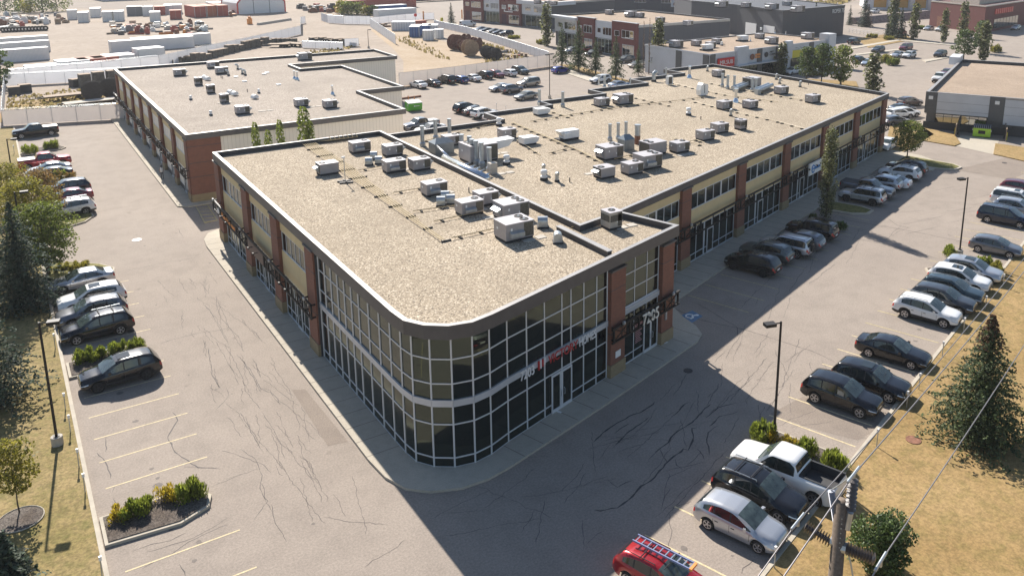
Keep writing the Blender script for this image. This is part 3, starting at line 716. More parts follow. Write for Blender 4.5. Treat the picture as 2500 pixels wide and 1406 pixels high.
m = MB(); inn = offs(mainp, .42); m.prism(inn, 0.05, 7.28); m.build('wall', M_CREAM, B)
m = MB(); a = G(1362, 552, 8.4); b_ = G(1490, 613, 8.4)       # low divider wall on the wing roof
m.box((a.x + b_.x) / 2, (a.y + b_.y) / 2, 8.0, .3, abs(a.y - b_.y), .38); m.mi = 1; m.box((a.x + b_.x) / 2, (a.y + b_.y) / 2, 8.38, .4, abs(a.y - b_.y) + .05, .05)
m.build('roof_divider', [M_CAPD, M_CAP], B)
# --- long wing facade
PM = [(46.76 + i * 9.93) for i in range(6)]
pil = [((x - 36.9) / MF.c - .78, (x - 36.9) / MF.c + .78) for x in PM]
for a, b in pil: pillar(B, MF, a, b, 7.2)
bays = [(2.2, pil[0][0])] + [(pil[i][1], pil[i + 1][0]) for i in range(5)]
for i, (a, b) in enumerate(bays):
    stucco(B, MF, a, b, [(6.45, 7.25), (3.3, 4.95)])
    win(B, MF, a + .1, b - .1, 4.95, 6.45, .0, 6, (), .07, (2, 4) if i else (3,))
    win(B, MF, a + .1, b - .1, .12, 3.3, .0, 6, (.78,), .07, (2, 3), name='storefront')
    c = (a + b) / 2 - 1.0
    if i: door(B, MF, c, c + 1.15, .14, 2.5, .05, False)
truss(B, MF, 4.0, Lm, pil)
# white sign over the third storefront
s3 = (bays[3][0] + bays[3][1]) / 2
m = MB(); m.fbox(MF, s3 - .6, s3 + 2.9, .78, .95, 2.75, 4.05); sg = m.build('sign_board', M_WHITE, B)
M_SKYB = mat('sign_blue', (.01, .20, .52), .5)
t = text('sign_text', 'element', MF, s3 + 1.45, .98, 3.42, .62, M_SKYB, B, .02, 1.9)
m = MB(); c = MF.p(s3 + .35, .98, 3.4)
pts = [MF.p(s3 + .32 + .36 * math.cos(R_(q)), .98, 3.38 + .42 * math.sin(R_(q))) for q in range(40, 330, 24)]
m.path(pts, .06); m.tube(MF.p(s3 + .02, .98, 3.36), MF.p(s3 + .64, .98, 3.44), .05); m.build('sign_emblem', M_SKYB, B)
# --- left facade of the corner wing
LFr = Fr(15.95, 81.5, -90)
lp = [(.05, 1.75), (9.9, 11.7), (18.6, 20.4), (27.0, 28.75)]
for a, b in lp: pillar(B, LFr, a, b, 7.6)
for i in range(3):
    a, b = lp[i][1], lp[i + 1][0]
    stucco(B, LFr, a, b, [(6.72, 7.75), (3.3, 5.15)])
    win(B, LFr, a + .12, b - .1, 5.15, 6.72, -.02, 6, (), .07, (2,) if i == 0 else ())
    win(B, LFr, a + .12, b - .1, .12, 3.3, -.02, 6, (.8,), .07, (3,), name='storefront')
    c = (a + b) / 2 - .3; door(B, LFr, c, c + 1.1, .14, 2.5, .04, False)
truss(B, LFr, -.1, 28.85, lp)
m = MB(); m.fbox(LFr, lp[1][1] + 1.2, lp[2][0] - 1.2, .66, .76, 3.02, 3.95); m.build('sign_board', mat('brown_sign', (.12, .075, .06), .6), B)
m = MB(); m.fbox(LFr, lp[0][1] + 1.4, lp[1][0] - 1.5, .6, .66, 3.05, 3.7); m.build('sign_board', M_BLACK, B)
m = MB(); rq = random.Random(5)
for k in range(15):
    q = lp[0][1] + 1.7 + k * .32
    if k in (5, 10): continue
    m.fbox(LFr, q, q + .07, .66, .72, 3.2, 3.2 + rq.choice((.28, .28, .42))); m.fbox(LFr, q + .07, q + .24, .66, .715, 3.2 + rq.choice((0, .1, .2)), 3.2 + rq.choice((.26, .28)))
m.build('sign_lettering', M_ORANGE, B)
m = MB(); m.lathe(LFr.p(lp[0][1] + .6, .75, 3.45), [(.28, -.02), (.28, .05)], 14, 'x'); m.build('sign_emblem', M_WHITE, B)
# --- curved curtain wall
ys = [52.62 - 1.22 * i for i in range(7)] + [43.75, 42.15, 40.6]
cw = [(15.95, y) for y in ys] + [(15.97, 39.2), (16.1, 38.1), (16.7, 37.15), (17.6, 36.5), (18.7, 36.25), (19.8, 36.42)]
for s in (1.5, 3.1, 4.65): cw.append(FN(s + .02, 0))
cw += [FN(6.25, 0), FN(7.1, 0), FN(8.35, 0), FN(9.65, 0), FN(10.75, 0)]
PW = FN(10.75, 0)
rows = [.12, .68, 2.66, 3.72, 4.1, 5.02, 6.42, 7.68]
g = MB(); w = MB(); bnd = MB()
for i in range(len(cw) - 1):
    a, b = Vector(cw[i]), Vector(cw[i + 1]); d = (b - a); L = d.length; f = Fr(a.x, a.y, math.degrees(math.atan2(d.y, d.x)))
    panes(g, f, [0, L], [.12, .68, 2.66, 3.9, 5.02, 6.42, 7.7], 0, .006)
    for z in (rows[0], rows[1], rows[2], rows[5], rows[6], rows[7]): w.fbox(f, 0, L, 0.0, .035, z - .035, z + .035)
    bnd.fbox(f, -.01, L + .01, 0.0, .10, 3.72, 4.1)
for p in cw:
    w.tube((p[0] - .02, p[1] - .01, .1), (p[0] - .02, p[1] - .01, 7.7), .05, n=6)
g.build('curtain_wall_glass', M_GLASS, B); w.build('curtain_wall_mullions', M_MULL, B); bnd.build('spandrel_band', M_BAND, B)
m = MB()
for s in (0.03,): m.fbox(Fr(15.95, 52.75, -90), -.1, .08, 0, .2, 0, 7.7)
m.build('corner_trim', M_CAPD, B)
# front pieces right of the curtain wall
pillar(B, front_n, 10.8, 12.35, 7.35, .30)
pillar(B, front_n, 16.75, 18.2, 7.35, .30)
win(B, front_n, 12.4, 16.7, 4.2, 7.6, -.25 + .2, 3, (5.35, 6.5), .06, name='window')
m = MB(); m.fbox(front_n, 12.4, 16.7, -.1, .1, 3.85, 4.2); m.build('spandrel_band', M_BAND, B)
win(B, front_n, 12.4, 16.7, .12, 3.8, -.05, 3, (.75,), .06, name='storefront')
door(B, front_n, 14.9, 16.6, .14, 2.85, .02)
door(B, front_n, 6.25 + .45 - 1.5, 6.25 + .85, .14, 2.6, .04)
truss(B, front_n, 10.5, 18.5, [(10.8, 12.35), (16.75, 18.2)], 2.7, 3.75, .55)
m = MB(); m.fbox(front_n, 10.9, 12.2, .45, .5, 2.75, 3.7); m.fbox(front_n, 16.9, 18.1, .45, .5, 2.75, 3.7); m.build('sign_board', M_RUST, B)
text('sign_text', '7205', front_n, 14.6, .82, 3.2, 1.15, mat('pale_letters', (.80, .76, .68), .5), B, .03, 1.9)
MW = mat('white_letters', (.80, .80, .80), .4); MR_ = mat('red_letters', (.45, .03, .03), .4)
text('sign_text', '7203', front_n, 2.95, .2, 3.78, .82, MW, B, .02, 1.15)
text('sign_text', 'VICTORY', front_n, 6.15, .2, 3.8, .78, MR_, B, .02, 2.75)
text('sign_text', 'HOMES', front_n, 8.5, .2, 3.8, .82, MW, B, .02, 1.65)
m = MB()
for k, q in enumerate((3.92, 4.08, 4.26, 4.42)): m.fbox(front_n, q, q + .09, .12, .2, 3.55 + .05 * k, 4.1 + .07 * (k % 2), k % 2)
m.build('sign_emblem', [MR_, MW], B)
m = MB(); m.fbox(front_n, 11.3, 11.85, .31, .34, 1.35, 1.8); m.build('notice_board', M_WHITE, B)
m = MB(); m.fbox(front_n, 17.1, 17.3, .31, .4, 1.9, 2.6); m.build('intercom', M_GALV, B)
m = MB()
for k in range(9): m.fbox(front_n, 13.95, 14.75 - .12 * (k % 3), .02, .03, 1.25 + .13 * k, 1.32 + .13 * k)
m.fbox(front_n, 13.9, 14.8, .02, .028, 2.42, 2.62); m.build('window_lettering', mat('dusty_pink_lettering', (.32, .17, .18), .6), B)
m = MB(); m.fbox(front_n, 7.25 - 1.3, 7.25 - 1.22, .05, .12, .1, 2.6); m.build('door_post', M_MULL, B)

# --- left building
LB = empty('office_building', (16, 95, 0), 0, 'two-storey office block with stepped gravel roof and cream metal siding behind the corner block', 'building')
lbp = [(15.65, 152.6), (15.65, 94.55), (40.75, 94.75), (40.75, 110.3), (47.35, 110.3), (47.35, 135.5), (40.6, 135.5), (40.6, 141.2), (59.5, 141.2), (59.9, 152.8)]
roof_block(LB, lbp, 7.62, 7.2, .38, .62, gravel=M_ROOF3)
m = MB(); m.prism(offs(lbp, .32), .6, 7.1); m.build('wall', M_CREAM, LB)
m = MB(); m.prism(offs(lbp, .27), 0, .62); m.build('foundation', M_DARK, LB)
LBf = Fr(15.97, 152.3, -90); SBf = Fr(15.75, 94.85, 0)
cs = [150.9, 142.9, 135.0, 127.1, 119.2, 111.3, 103.4, 95.6]
lpp = [(152.3 - c - .7, 152.3 - c + .7) for c in cs]
for a, b in lpp: pillar(LB, LBf, a, b, 6.9, .3)
m = MB(); m.fbox(SBf, 0, 3.4, 0, .16, .95, 7.05); m.mi = 1; m.fbox(SBf, -.05, 3.45, 0, .24, 0, .95); m.mi = 2
for z in (2.85, 4.4, 6.2): m.fbox(SBf, 0, 3.41, 0, .172, z, z + .05)
m.build('brick_return', [M_BRICK, M_SPLIT, M_CAPD], LB)
for i in range(7):
    a, b = lpp[i][1], lpp[i + 1][0]
    stucco(LB, LBf, a, b, [(6.1, 7.05), (3.1, 4.7)])
    win(LB, LBf, a + .12, b - .1, 4.7, 6.1, -.02, 5, (), .07)
    win(LB, LBf, a + .12, b - .1, .12, 3.1, -.02, 6, (.8,), .07, (3,), name='storefront')
    c = (a + b) / 2; door(LB, LBf, c, c + 1.0, .14, 2.4, .04, False)
truss(LB, LBf, -.1, 57.6, lpp, 2.75, 3.75)
# ------------------------------------------------------------------ rooftop equipment
def rtu(kind):
    """kinds: S one fan, H one fan + intake hood, L two fans, T tall louvred, W white make-up air unit, B big with duct"""
    root = empty('rooftop_unit')
    dims = dict(S=(1.75, 1.25, .9), H=(1.9, 1.25, .92), L=(2.25, 1.75, 1.15), LH=(2.3, 1.75, 1.2), T=(1.05, 1.05, 1.0), M=(1.6, 1.35, .85), B=(3.1, 2.5, 1.6), N=(1.2, 1.2, 1.25))[kind]
    sx, sy, h = dims; body = M_TANU if kind in ('N',) else M_RTU
    m = MB(); m.box(0, 0, 0, sx * .96, sy * .94, .2); m.build('curb', M_CURB, root)
    m = MB(); m.box(0, 0, .2, sx, sy, h - .05)
    for q in (-.18, .25): m.box(sx * q, 0, .22, .015, sy + .012, h - .1)
    m.build('cabinet', body, root)
    m = MB(); m.box(0, 0, .15 + h, sx + .05, sy + .05, .055); m.build('lid', M_RTUT, root)
    # coil sides
    m = MB(); m.box(sx * .31, -sy / 2 - .01, .28, sx * .33, .03, h - .18); m.box(sx / 2 + .008, 0, .28, .03, sy * .86, h - .18)
    if kind == 'T' or kind == 'N':
        m.box(0, -sy / 2 - .01, .55 * h, sx * .9, .03, h * .42); m.box(-sx / 2 - .008, 0, .55 * h, .03, sy * .9, h * .42)
    m.build('coil', M_COIL, root)
    fans = [(sx * .28, sy * .08)] if kind not in ('L', 'LH', 'B') else ([(sx * .27, sy * .22), (sx * .27, -sy * .22)] if kind != 'B' else [(-sx * .25, sy * .28), (-sx * .25, 0.0), (-sx * .25, -sy * .28)])
    if kind in ('T', 'N'): fans = [(0, 0)]
    for fx, fy in fans:
        r = min(sx, sy) * (.25 if len(fans) == 1 else .19)
        m = MB(); m.lathe((fx, fy, .2 + h), [(r, 0), (r, .04), (r * .8, .045), (r * .78, .01), (.02, .01)], 16); m.mi = 1
        m.lathe((fx, fy, .215 + h), [(r * .28, 0), (r * .26, .035)], 10)
        m.build('fan_grille', [M_BLACK, M_GALV], root)
    for q in ((-sx * .3, -sy / 2 - .008, .2 + h * .55, .14, .02, .2), (sx * .1, -sy / 2 - .008, .2 + h * .3, .08, .02, .18), (-sx / 2 - .005, sy * .2, .2 + h * .5, .02, .2, .16)):
        m = MB(); m.box(*q); m.build('label_plate', M_WHITE, root)
    if kind in ('H', 'LH'):
        m = MB(); a = -sx * .38; b = sx * .1; y = -sy / 2
        z0 = .2 + h * .2; z1 = .2 + h * .55
        m.add([(a, y, z1), (b, y, z1), (b, y - .32, z1 - .12), (a, y - .32, z1 - .12), (a, y - .32, z0), (b, y - .32, z0), (a, y, z0), (b, y, z0)], [(0, 3, 2, 1), (3, 4, 5, 2), (0, 6, 4, 3), (1, 2, 5, 7), (4, 6, 7, 5)])
        m.build('intake_hood', M_GALV, root)
    if kind in ('L', 'M', 'S'):
        m = MB(); w = sy * .6
        for sgn in ((-1,) if kind == 'L' else (1,)):
            x = sgn * sx / 2
            m.add([(x, -w / 2, .2 + h * .75), (x, w / 2, .2 + h * .75), (x + sgn * .42, w / 2, .2 + h * .55), (x + sgn * .42, -w / 2, .2 + h * .55), (x, -w / 2, .3), (x, w / 2, .3)], [(0, 3, 2, 1), (0, 4, 3), (1, 2, 5)] if sgn > 0 else [(0, 1, 2, 3), (0, 3, 4), (1, 5, 2)])
        m.build('side_hood', M_GALV, root)
    if kind == 'B':
        m = MB(); z0, z1 = .9, .2 + h
        m.add([(sx / 2, -.7, z0), (sx / 2, .7, z0), (sx / 2, .7, z1), (sx / 2, -.7, z1), (sx / 2 + 1.6, -.7, z0 + .25), (sx / 2 + 1.6, .7, z0 + .25), (sx / 2 + 2.3, .7, z1 + .05), (sx / 2 + 2.3, -.7, z1 + .05)], [(3, 7, 6, 2), (0, 4, 7, 3), (1, 2, 6, 5), (0, 1, 5, 4), (4, 5, 6, 7)])
        m.build('supply_duct', M_WHITE, root)
    return root
def wunit(kind):
    root = empty('rooftop_unit')
    m = MB()
    if kind == 'W1':
        m.box(0, 0, 0, 2.6, 1.05, .28); m.build('curb', M_CURB, root)
        m = MB(); m.box(.35, 0, .28, 2.0, 1.1, .85); m.box(-.35, -.65, .35, .8, .35, .6); m.build('cabinet', M_WHITE, root)
        m = MB(); m.add([(-.65, -.5, .5), (-.65, .5, .5), (-.65, .5, 1.15), (-.65, -.5, 1.15), (-1.25, -.5, 1.15), (-1.25, .5, 1.15)], [(3, 2, 5, 4), (0, 3, 4), (1, 5, 2), (0, 4, 5, 1)]); m.build('intake_hood', M_WHITE, root)
    else:
        m.box(0, 0, 0, 1.5, 1.1, .2); m.build('curb', M_CURB, root)
        m = MB(); m.box(0, 0, .2, 1.6, 1.2, .62); m.build('cabinet', M_WHITE, root)
        m = MB(); m.box(0, 0, .82, 1.66, 1.26, .06)
        m.add([(.8, -.45, .75), (.8, .45, .75), (1.25, .45, .75), (1.25, -.45, .75), (.8, -.45, .25), (.8, .45, .25), (1.05, .45, .25), (1.05, -.45, .25)], [(0, 3, 2, 1), (0, 4, 7, 3), (1, 2, 6, 5)]); m.build('hood', M_WHITE, root)
        m = MB(); m.add([(1.25, -.4, .72), (1.25, .4, .72), (1.05, .4, .28), (1.05, -.4, .28)], [(0, 3, 2, 1)]); m.build('filter_screen', M_COIL, root)
    return root
RP = {k: rtu(k) for k in ('S', 'H', 'L', 'LH', 'T', 'M', 'B', 'N')}
RP['W1'] = wunit('W1'); RP['W2'] = wunit('W2')
RH = dict(S=1.1, H=1.12, L=1.35, LH=1.4, T=1.2, M=1.05, B=1.8, N=1.45, W1=1.13, W2=.88)
used = set()
def put_rtu(k, u, v, zg, label, rz=0.0, sc=1.0, grp='packaged units on the gravel roofs'):
    """(u,v) is where the middle of its lid is seen"""
    g = G(u, v, zg + RH[k] * sc)
    o = RP[k] if k not in used else copy_tree(RP[k]); used.add(k)
    o.location = (g.x, g.y, zg); o.rotation_euler = (0, 0, R_(rz)); sc *= .94; o.scale = (sc, sc, sc)
    tag(o, label, 'rooftop unit', grp)
    # paver beside unit
    return o
zc, zm, zl = 8.0, 7.42, 7.2
RT = [('S', 798, 394, zc, 'grey rooftop unit standing alone left of the yellow pipes on the corner roof', 180),
 ('H', 877, 343, zc, 'grey rooftop unit with front hood nearest the back parapet of the corner roof', 0),
 ('S', 957, 351, zc, 'grey one-fan rooftop unit beside the divider parapet, farthest back on the corner roof', 0),
 ('H', 961, 388, zc, 'hooded grey rooftop unit behind the three small round-top vents', 0),
 ('S', 1023, 384, zc, 'one-fan rooftop unit tight against the divider parapet right of the round-top vents', 0),
 ('H', 1059, 441, zc, 'hooded rooftop unit standing alone right of the camera mast', 0),
 ('S', 1185, 464, zc, 'one-fan rooftop unit behind the hooded unit next to the divider parapet', 0),
 ('H', 1145, 485, zc, 'hooded rooftop unit directly right of the cluster of three round-top vents', 0),
 ('L', 1247, 487, zc, 'two-fan rooftop unit with side hood, between the largest unit and the divider parapet', 0),
 ('LH', 1254, 532, zc, 'largest hooded rooftop unit nearest the glass corner, two fans on its lid', 0),
 ('N', 1493, 510, zc, 'square louvred rooftop unit on the small roof above the 7205 entrance', 0),
 ('S', 1237, 312, zm, 'small one-fan rooftop unit behind the big duct, beside the white mushroom vent', 0),
 ('W2', 1288, 332, zm, 'small white rooftop unit with dark screen in its hood', 0),
 ('W1', 1383, 316, zm, 'long white make-up air unit with flared intake on a black curb', 0),
 ('B', 1167, 345, zm, 'large tan-grey unit with three fans and a flared white duct', 0),
 ('S', 1100, 328, zm, 'rooftop unit hidden behind the three pale stacks', 0),
 ('L', 1488, 352, zm, 'two-fan rooftop unit with side box left of the rusty stack', 0),
 ('L', 1594, 342, zm, 'two-fan rooftop unit right behind the rusty stack', 180),
 ('S', 1659, 344, zm, 'one-fan rooftop unit at the right end of the central cluster', 0),
 ('LH', 1581, 372, zm, 'two-fan rooftop unit in front of the central cluster', 0),
 ('S', 1543, 394, zm, 'one-fan rooftop unit close to the front of the central cluster', 0),
 ('M', 1475, 404, zm, 'rooftop unit with side hood and a loose paver, frontmost of the central cluster', 180),
 ('S', 1469, 238, zm, 'low rooftop unit by the notched back parapet, left of a taller one', 0),
 ('L', 1521, 228, zm, 'tall two-fan rooftop unit near the notched back parapet', 0),
 ('W2', 1320, 263, zm, 'low white rooftop box beside twin stacks at the back parapet', 0),
 ('S', 1722, 316, zm, 'rooftop unit standing left of a matching one, mid roof', 0),
 ('S', 1757, 299, zm, 'rooftop unit standing right of a matching one, mid roof', 0),
 ('T', 1809, 290, zm, 'small square rooftop unit on a frame, right of the pair in mid roof', 0),
 ('S', 1769, 245, zm, 'rooftop unit in front of the stack with a conical base', 0),
 ('M', 1832, 244, zm, 'rooftop unit right of the stack with a conical base', 0),
 ('S', 1985, 230, zm, 'rooftop unit closest to the right end of the long roof', 0),
 ('S', 1908, 210, zm, 'rooftop unit right of the far ducts and stacks', 0),
 ('S', 1754, 170, zm, 'rooftop unit at the far corner of the long roof', 0),
 ('L', 1836, 188, zm, 'big far rooftop unit with sloping hood against the far parapet', 180),
 ('S', 437, 168, zl, 'pale rooftop unit near the left end of the far block', 0),
 ('H', 519, 150, zl, 'hooded rooftop unit behind another at the back of the far block', 0),
 ('H', 540, 163, zl, 'hooded rooftop unit in front of another at the back of the far block', 0),
 ('T', 483, 188, zl, 'square louvred unit on the far block, back one of three in a line', 0),
 ('T', 513, 206, zl, 'square louvred unit on the far block, middle one of three in a line', 0),
 ('T', 546, 228, zl, 'square louvred unit on the far block, front one of three in a line', 0),
 ('M', 590, 257, zl, 'pale rooftop unit nearest the front left of the far block', 0),
 ('M', 734, 240, zl, 'tan rooftop unit near the right notch of the far block, the left one of two', 0),
 ('M', 804, 243, zl, 'tan rooftop unit beside a tall flue near the right notch of the far block', 0),
 ('L', 743, 128, zl, 'large grey rooftop unit at the back parapet of the far block', 0)]
for k, u, v, zg, lab, rz in RT: put_rtu(k, u, v, zg, lab, rz, {'N': .95}.get(k, 1.0))

# round-top vents (box with half-cylinder hood)
def vent_round():
    m = MB(); n = 9; pr = [(-.28, 0), (.28, 0)] + [(.28 * math.cos(math.pi * i / n), .42 + .28 * math.sin(math.pi * i / n)) for i in range(n + 1)]
    m.hexa([(x, -.3, z) for x, z in pr], [(x, .3, z) for x, z in pr]); m.mi = 1; m.box(0, 0, -.02, .66, .7, .12); return m.build('roof_vent', [M_GALV, M_CURB])
def vent_goose():
    m = MB(); m.lathe((0, 0, 0), [(.17, 0), (.17, .62)], 10)
    pts = [(.0, .0, .62)] + [(-.24 + .24 * math.cos(a), 0, .62 + .24 * math.sin(a)) for a in (.5, 1.1, 1.7, 2.3)]
    for i in range(len(pts) - 1): m.tube(pts[i], pts[i + 1], .18, .19, 10)
    m.mi = 1; m.lathe((0, 0, -.02), [(.26, 0), (.22, .2)], 10); return m.build('roof_vent', [M_GALV, M_CURB], smooth=False)
def vent_mush():
    m = MB(); m.lathe((0, 0, .25), [(.3, 0), (.3, .12), (.2, .2), (.2, .3), (.3, .36), (.3, .6), (.22, .68), (.02, .7)], 14); m.mi = 1; m.lathe((0, 0, 0), [(.36, 0), (.33, .25)], 12); return m.build('roof_vent', [M_WHITE, M_CURB])
def vent_half():
    m = MB(); n = 10; pr = [(.36 * math.cos(math.pi * i / n), .1 + .42 * math.sin(math.pi * i / n)) for i in range(n + 1)]
    m.hexa([(x, -.3, z) for x, z in pr], [(x, .3, z) for x, z in pr]); return m.build('roof_vent', [M_WHITE])
def vent_cone():
    m = MB(); m.lathe((0, 0, 0), [(.36, 0), (.34, .1), (.17, .5), (.16, 1.45)], 12); m.lathe((0, 0, 1.5), [(.26, 0), (.26, .06)], 12); return m.build('roof_vent', [M_SHINY])
def vent_pipe():
    m = MB(); m.lathe((0, 0, 0), [(.05, 0), (.05, .42)], 8); return m.build('vent_pipe', [M_DARK])
def hatch():
    m = MB(); m.box(0, 0, 0, .55, .55, .1); m.box(0, 0, .1, .62, .62, .04); return m.build('roof_drain_box', [M_WHITE])
def stack(h=1.7, r=.16):
    m = MB(); m.lathe((0, 0, 0), [(r * 1.5, 0), (r * 1.5, .3), (r, .45), (r, h - .15), (r * 1.15, h - .1), (r * 1.15, h)], 12); return m.build('exhaust_stack', [M_GALV])
VP = dict(R=vent_round(), G=vent_goose(), U=vent_mush(), F=vent_half(), C=vent_cone(), P=vent_pipe(), D=hatch(), K=stack(), K2=stack(2.1, .2))
vused = set()
def put_v(k, u, v, zg, label, rz=0, sc=1.0, cat='roof vent', grp=None):
    g = G(u, v, zg); o = VP[k] if k not in vused else VP[k].copy()
    if k in vused: COL.objects.link(o)
    vused.add(k); o.location = (g.x, g.y, zg); o.rotation_euler = (0, 0, R_(rz)); o.scale = (sc, sc, sc); tag(o, label, cat, grp)
gR = 'round-top galvanised vents'; gG = 'gooseneck vents'; gU = 'white mushroom vents'
for i, (u, v) in enumerate(((913, 388), (901, 403), (925, 400))): put_v('R', u, v, zc, ('rear', 'left', 'right')[i] + ' of the three small round-top vents left of a hooded unit', 60, 1, grp=gR)
for i, (u, v) in enumerate(((1087, 488), (1077, 502), (1101, 497))): put_v('R', u, v, zc, ('rear', 'left', 'right')[i] + ' of the cluster of three round-top vents touching the hooded unit', 60, 1.05, grp=gR)
put_v('R', 1325, 555, zc, 'round-top vent on a pipe beside the largest rooftop unit', 60, 1.15, grp=gR); put_v('R', 1362, 592, zc, 'round-top vent closest to the low divider wall', 150, 1.05, grp=gR)
for u, v, l in ((1237, 402, 'white mushroom vent between the stacks and the middle of the long roof'), (1681, 282, 'white mushroom vent in the open middle of the long roof'), (1218, 308, 'white mushroom vent beside the back parapet notch'), (1328, 440, 'white mushroom vent in front of a gooseneck, near the front drive')): put_v('U', u, v, zm, l, grp=gU)
for u, v, l, r in ((1327, 424, 'gooseneck vent hidden behind a white mushroom vent', 60), (1360, 444, 'gooseneck vent right of a white mushroom vent', 60), (1784, 284, 'gooseneck vent in front of two far rooftop units', 60), (1727, 175, 'gooseneck vent at the far corner of the long roof', 60), (1895, 195, 'gooseneck vent leaning to the far parapet', 60), (1903, 205, 'small capped vent beside the leaning gooseneck', 60), (1953, 213, 'gooseneck vent standing free before the far parapet', 60)): put_v('G', u, v, zm, l, r, .95, grp=gG)
put_v('G', 1596, 200, zm, 'large shiny gooseneck vent by the back parapet', 200, 1.6, grp=gG)
for u, v, l in ((581, 170, 'rear gooseneck vent on the far block'), (558, 185, 'front left gooseneck vent on the far block'), (592, 181, 'left of two touching gooseneck vents on the far block'), (599, 184, 'right of two touching gooseneck vents on the far block')): put_v('G', u, v, zl, l, -20, .95, grp=gG)
for u, v, l in ((500, 194, 'rear half-round vent beside the louvred units'), (507, 197, 'front half-round vent beside the louvred units'), (563, 230, 'rear half-round vent in the middle of the far block'), (573, 234, 'front half-round vent in the middle of the far block'), (622, 242, 'half-round vent right of the paired vents on the far block')): put_v('F', u, v, zl, l, 20, 1.15)
for u, v, l in ((1683, 191, 'shiny flue with conical base near the back of the long roof'), (1796, 250, 'shiny flue with conical base between two far rooftop units')): put_v('C', u, v, zm, l, 0, 1.15)
for u, v, l in ((719, 193, 'left of two thin flues on the far block'), (726, 195, 'right of two thin flues on the far block'), (812, 231, 'tall thin flue behind a tan rooftop unit')): put_v('C', u, v, zl, l, 0, .8)
for u, v, l in ((466, 244, 'short capped vent on the front left of the far block'), (515, 282, 'short square vent nearest the left parapet of the far block'), (632, 228, 'dark little vent box on the far block')): put_v('U', u, v, zl, l, 0, .62)
for u, v, z, l in ((1391, 445, zm, 'black pipe stub near the drive-side parapet of the long roof'), (1145, 470, zc, 'black pipe stub behind a hooded unit'), (1711, 293, zm, 'black pipe stub in the middle of the long roof'), (1974, 208, zm, 'black pipe stub by the far parapet'), (540, 191, zl, 'left black pipe stub on the far block'), (544, 193, zl, 'right black pipe stub on the far block'), (604, 225, zl, 'black pipe stub in the middle of the far block'), (1207, 385, zm, 'black pipe stub at the foot of the large duct unit')): put_v('P', u, v, z, l, cat='vent pipe')
for u, v, l in ((576, 189, 'pale flat box behind the paired goosenecks on the far block'), (597, 200, 'pale flat box before the middle vents of the far block'), (680, 208, 'pale flat box right of the middle of the far block'), (652, 179, 'pale flat box at the back of the far block'), (645, 182, 'tiny flat box at the back of the far block')): put_v('D', u, v, zl, l, cat='roof box')
gK = 'exhaust stacks'
for i, (u, v) in enumerate(((1032, 357), (1064, 340), (1098, 338))): put_v('K2', u, v, zm, ORD[i] + ' pale stack from the left behind the grey hip-topped box', 0, 1.0, 'exhaust stack', gK)
for i, (u, v) in enumerate(((1128, 383), (1147, 388), (1153, 396), (1163, 400), (1176, 405), (1195, 418))): put_v('K2', u, v, zm, ORD[i] + ' stack from the left in the row along the insulated duct', 0, 1.05, 'exhaust stack', gK)
for i, (u, v) in enumerate(((1489, 344), (1509, 341), (1528, 338))): put_v('K', u, v, zm, ORD[i] + ' slim stack from the left behind the central cluster', 0, 1.05, 'exhaust stack', gK)
for i, (u, v) in enumerate(((1763, 213), (1776, 218), (1792, 219), (1836, 224), (1845, 226))): put_v('K', u, v, zm, ORD[i] + ' far stack from the left by the horizontal silver ducts', 0, 1.15, 'exhaust stack', gK)
for i, (u, v) in enumerate(((1317, 256), (1374, 262), (1476, 216), (1539, 210), (1462, 208))): put_v('K', u, v, zm, ORD[i] + ' stack from the left along the notched back parapet', 0, (1.15, 1.15, 1.1, .7, .6)[i], 'exhaust stack', gK)
for i, (u, v) in enumerate(((1626, 190),)): put_v('K', u, v, zm, 'thin white flue behind the condenser by the back parapet', 0, .9, 'exhaust stack', gK)
g = G(1556, 352, zm); m = MB(); m.lathe((g.x, g.y, zm), [(.3, 0), (.3, .6)], 14); m.build('x', M_RUST).name = 'tmp'
o = bpy.data.objects['tmp']; bpy.data.objects.remove(o)
rs = empty('exhaust_stack', (g.x, g.y, zm), 0, 'fat stack with a rusty lower half in the central cluster', 'exhaust stack')
m = MB(); m.lathe((g.x, g.y, zm), [(.3, 0), (.3, .9)], 14); m.build('rusty_base', M_RUST, rs); m = MB(); m.lathe((g.x, g.y, zm + .9), [(.29, 0), (.29, 1.0), (.34, 1.02), (.34, 1.12)], 14); m.build('pipe', M_GALV, rs)

def penthouse(u, v, sx, sy, h, label, rz=0):
    g = G(u, v, zm); r = empty('duct_box', (g.x, g.y, zm), 0, label, 'duct box')
    m = MB(); m.box(g.x, g.y, zm, sx, sy, h); m.build('casing', M_GALVD, r)
    m = MB(); a, b = sx / 2 + .04, sy / 2 + .04; z = zm + h
    m.add([(g.x - a, g.y - b, z), (g.x + a, g.y - b, z), (g.x + a, g.y + b, z), (g.x - a, g.y + b, z), (g.x - a * .55, g.y - b * .1, z + .45), (g.x + a * .55, g.y - b * .1, z + .45)], [(0, 1, 5, 4), (1, 2, 5), (2, 3, 4, 5), (3, 0, 4), (3, 2, 1, 0)]); m.build('hip_lid', M_GALVD, r)
penthouse(1078, 372, 2.0, 1.5, 1.05, 'grey sheet-metal box with hipped lid beside the divider parapet'); penthouse(1528, 365, 1.2, 1.2, 1.1, 'grey box with hipped lid in the central cluster')
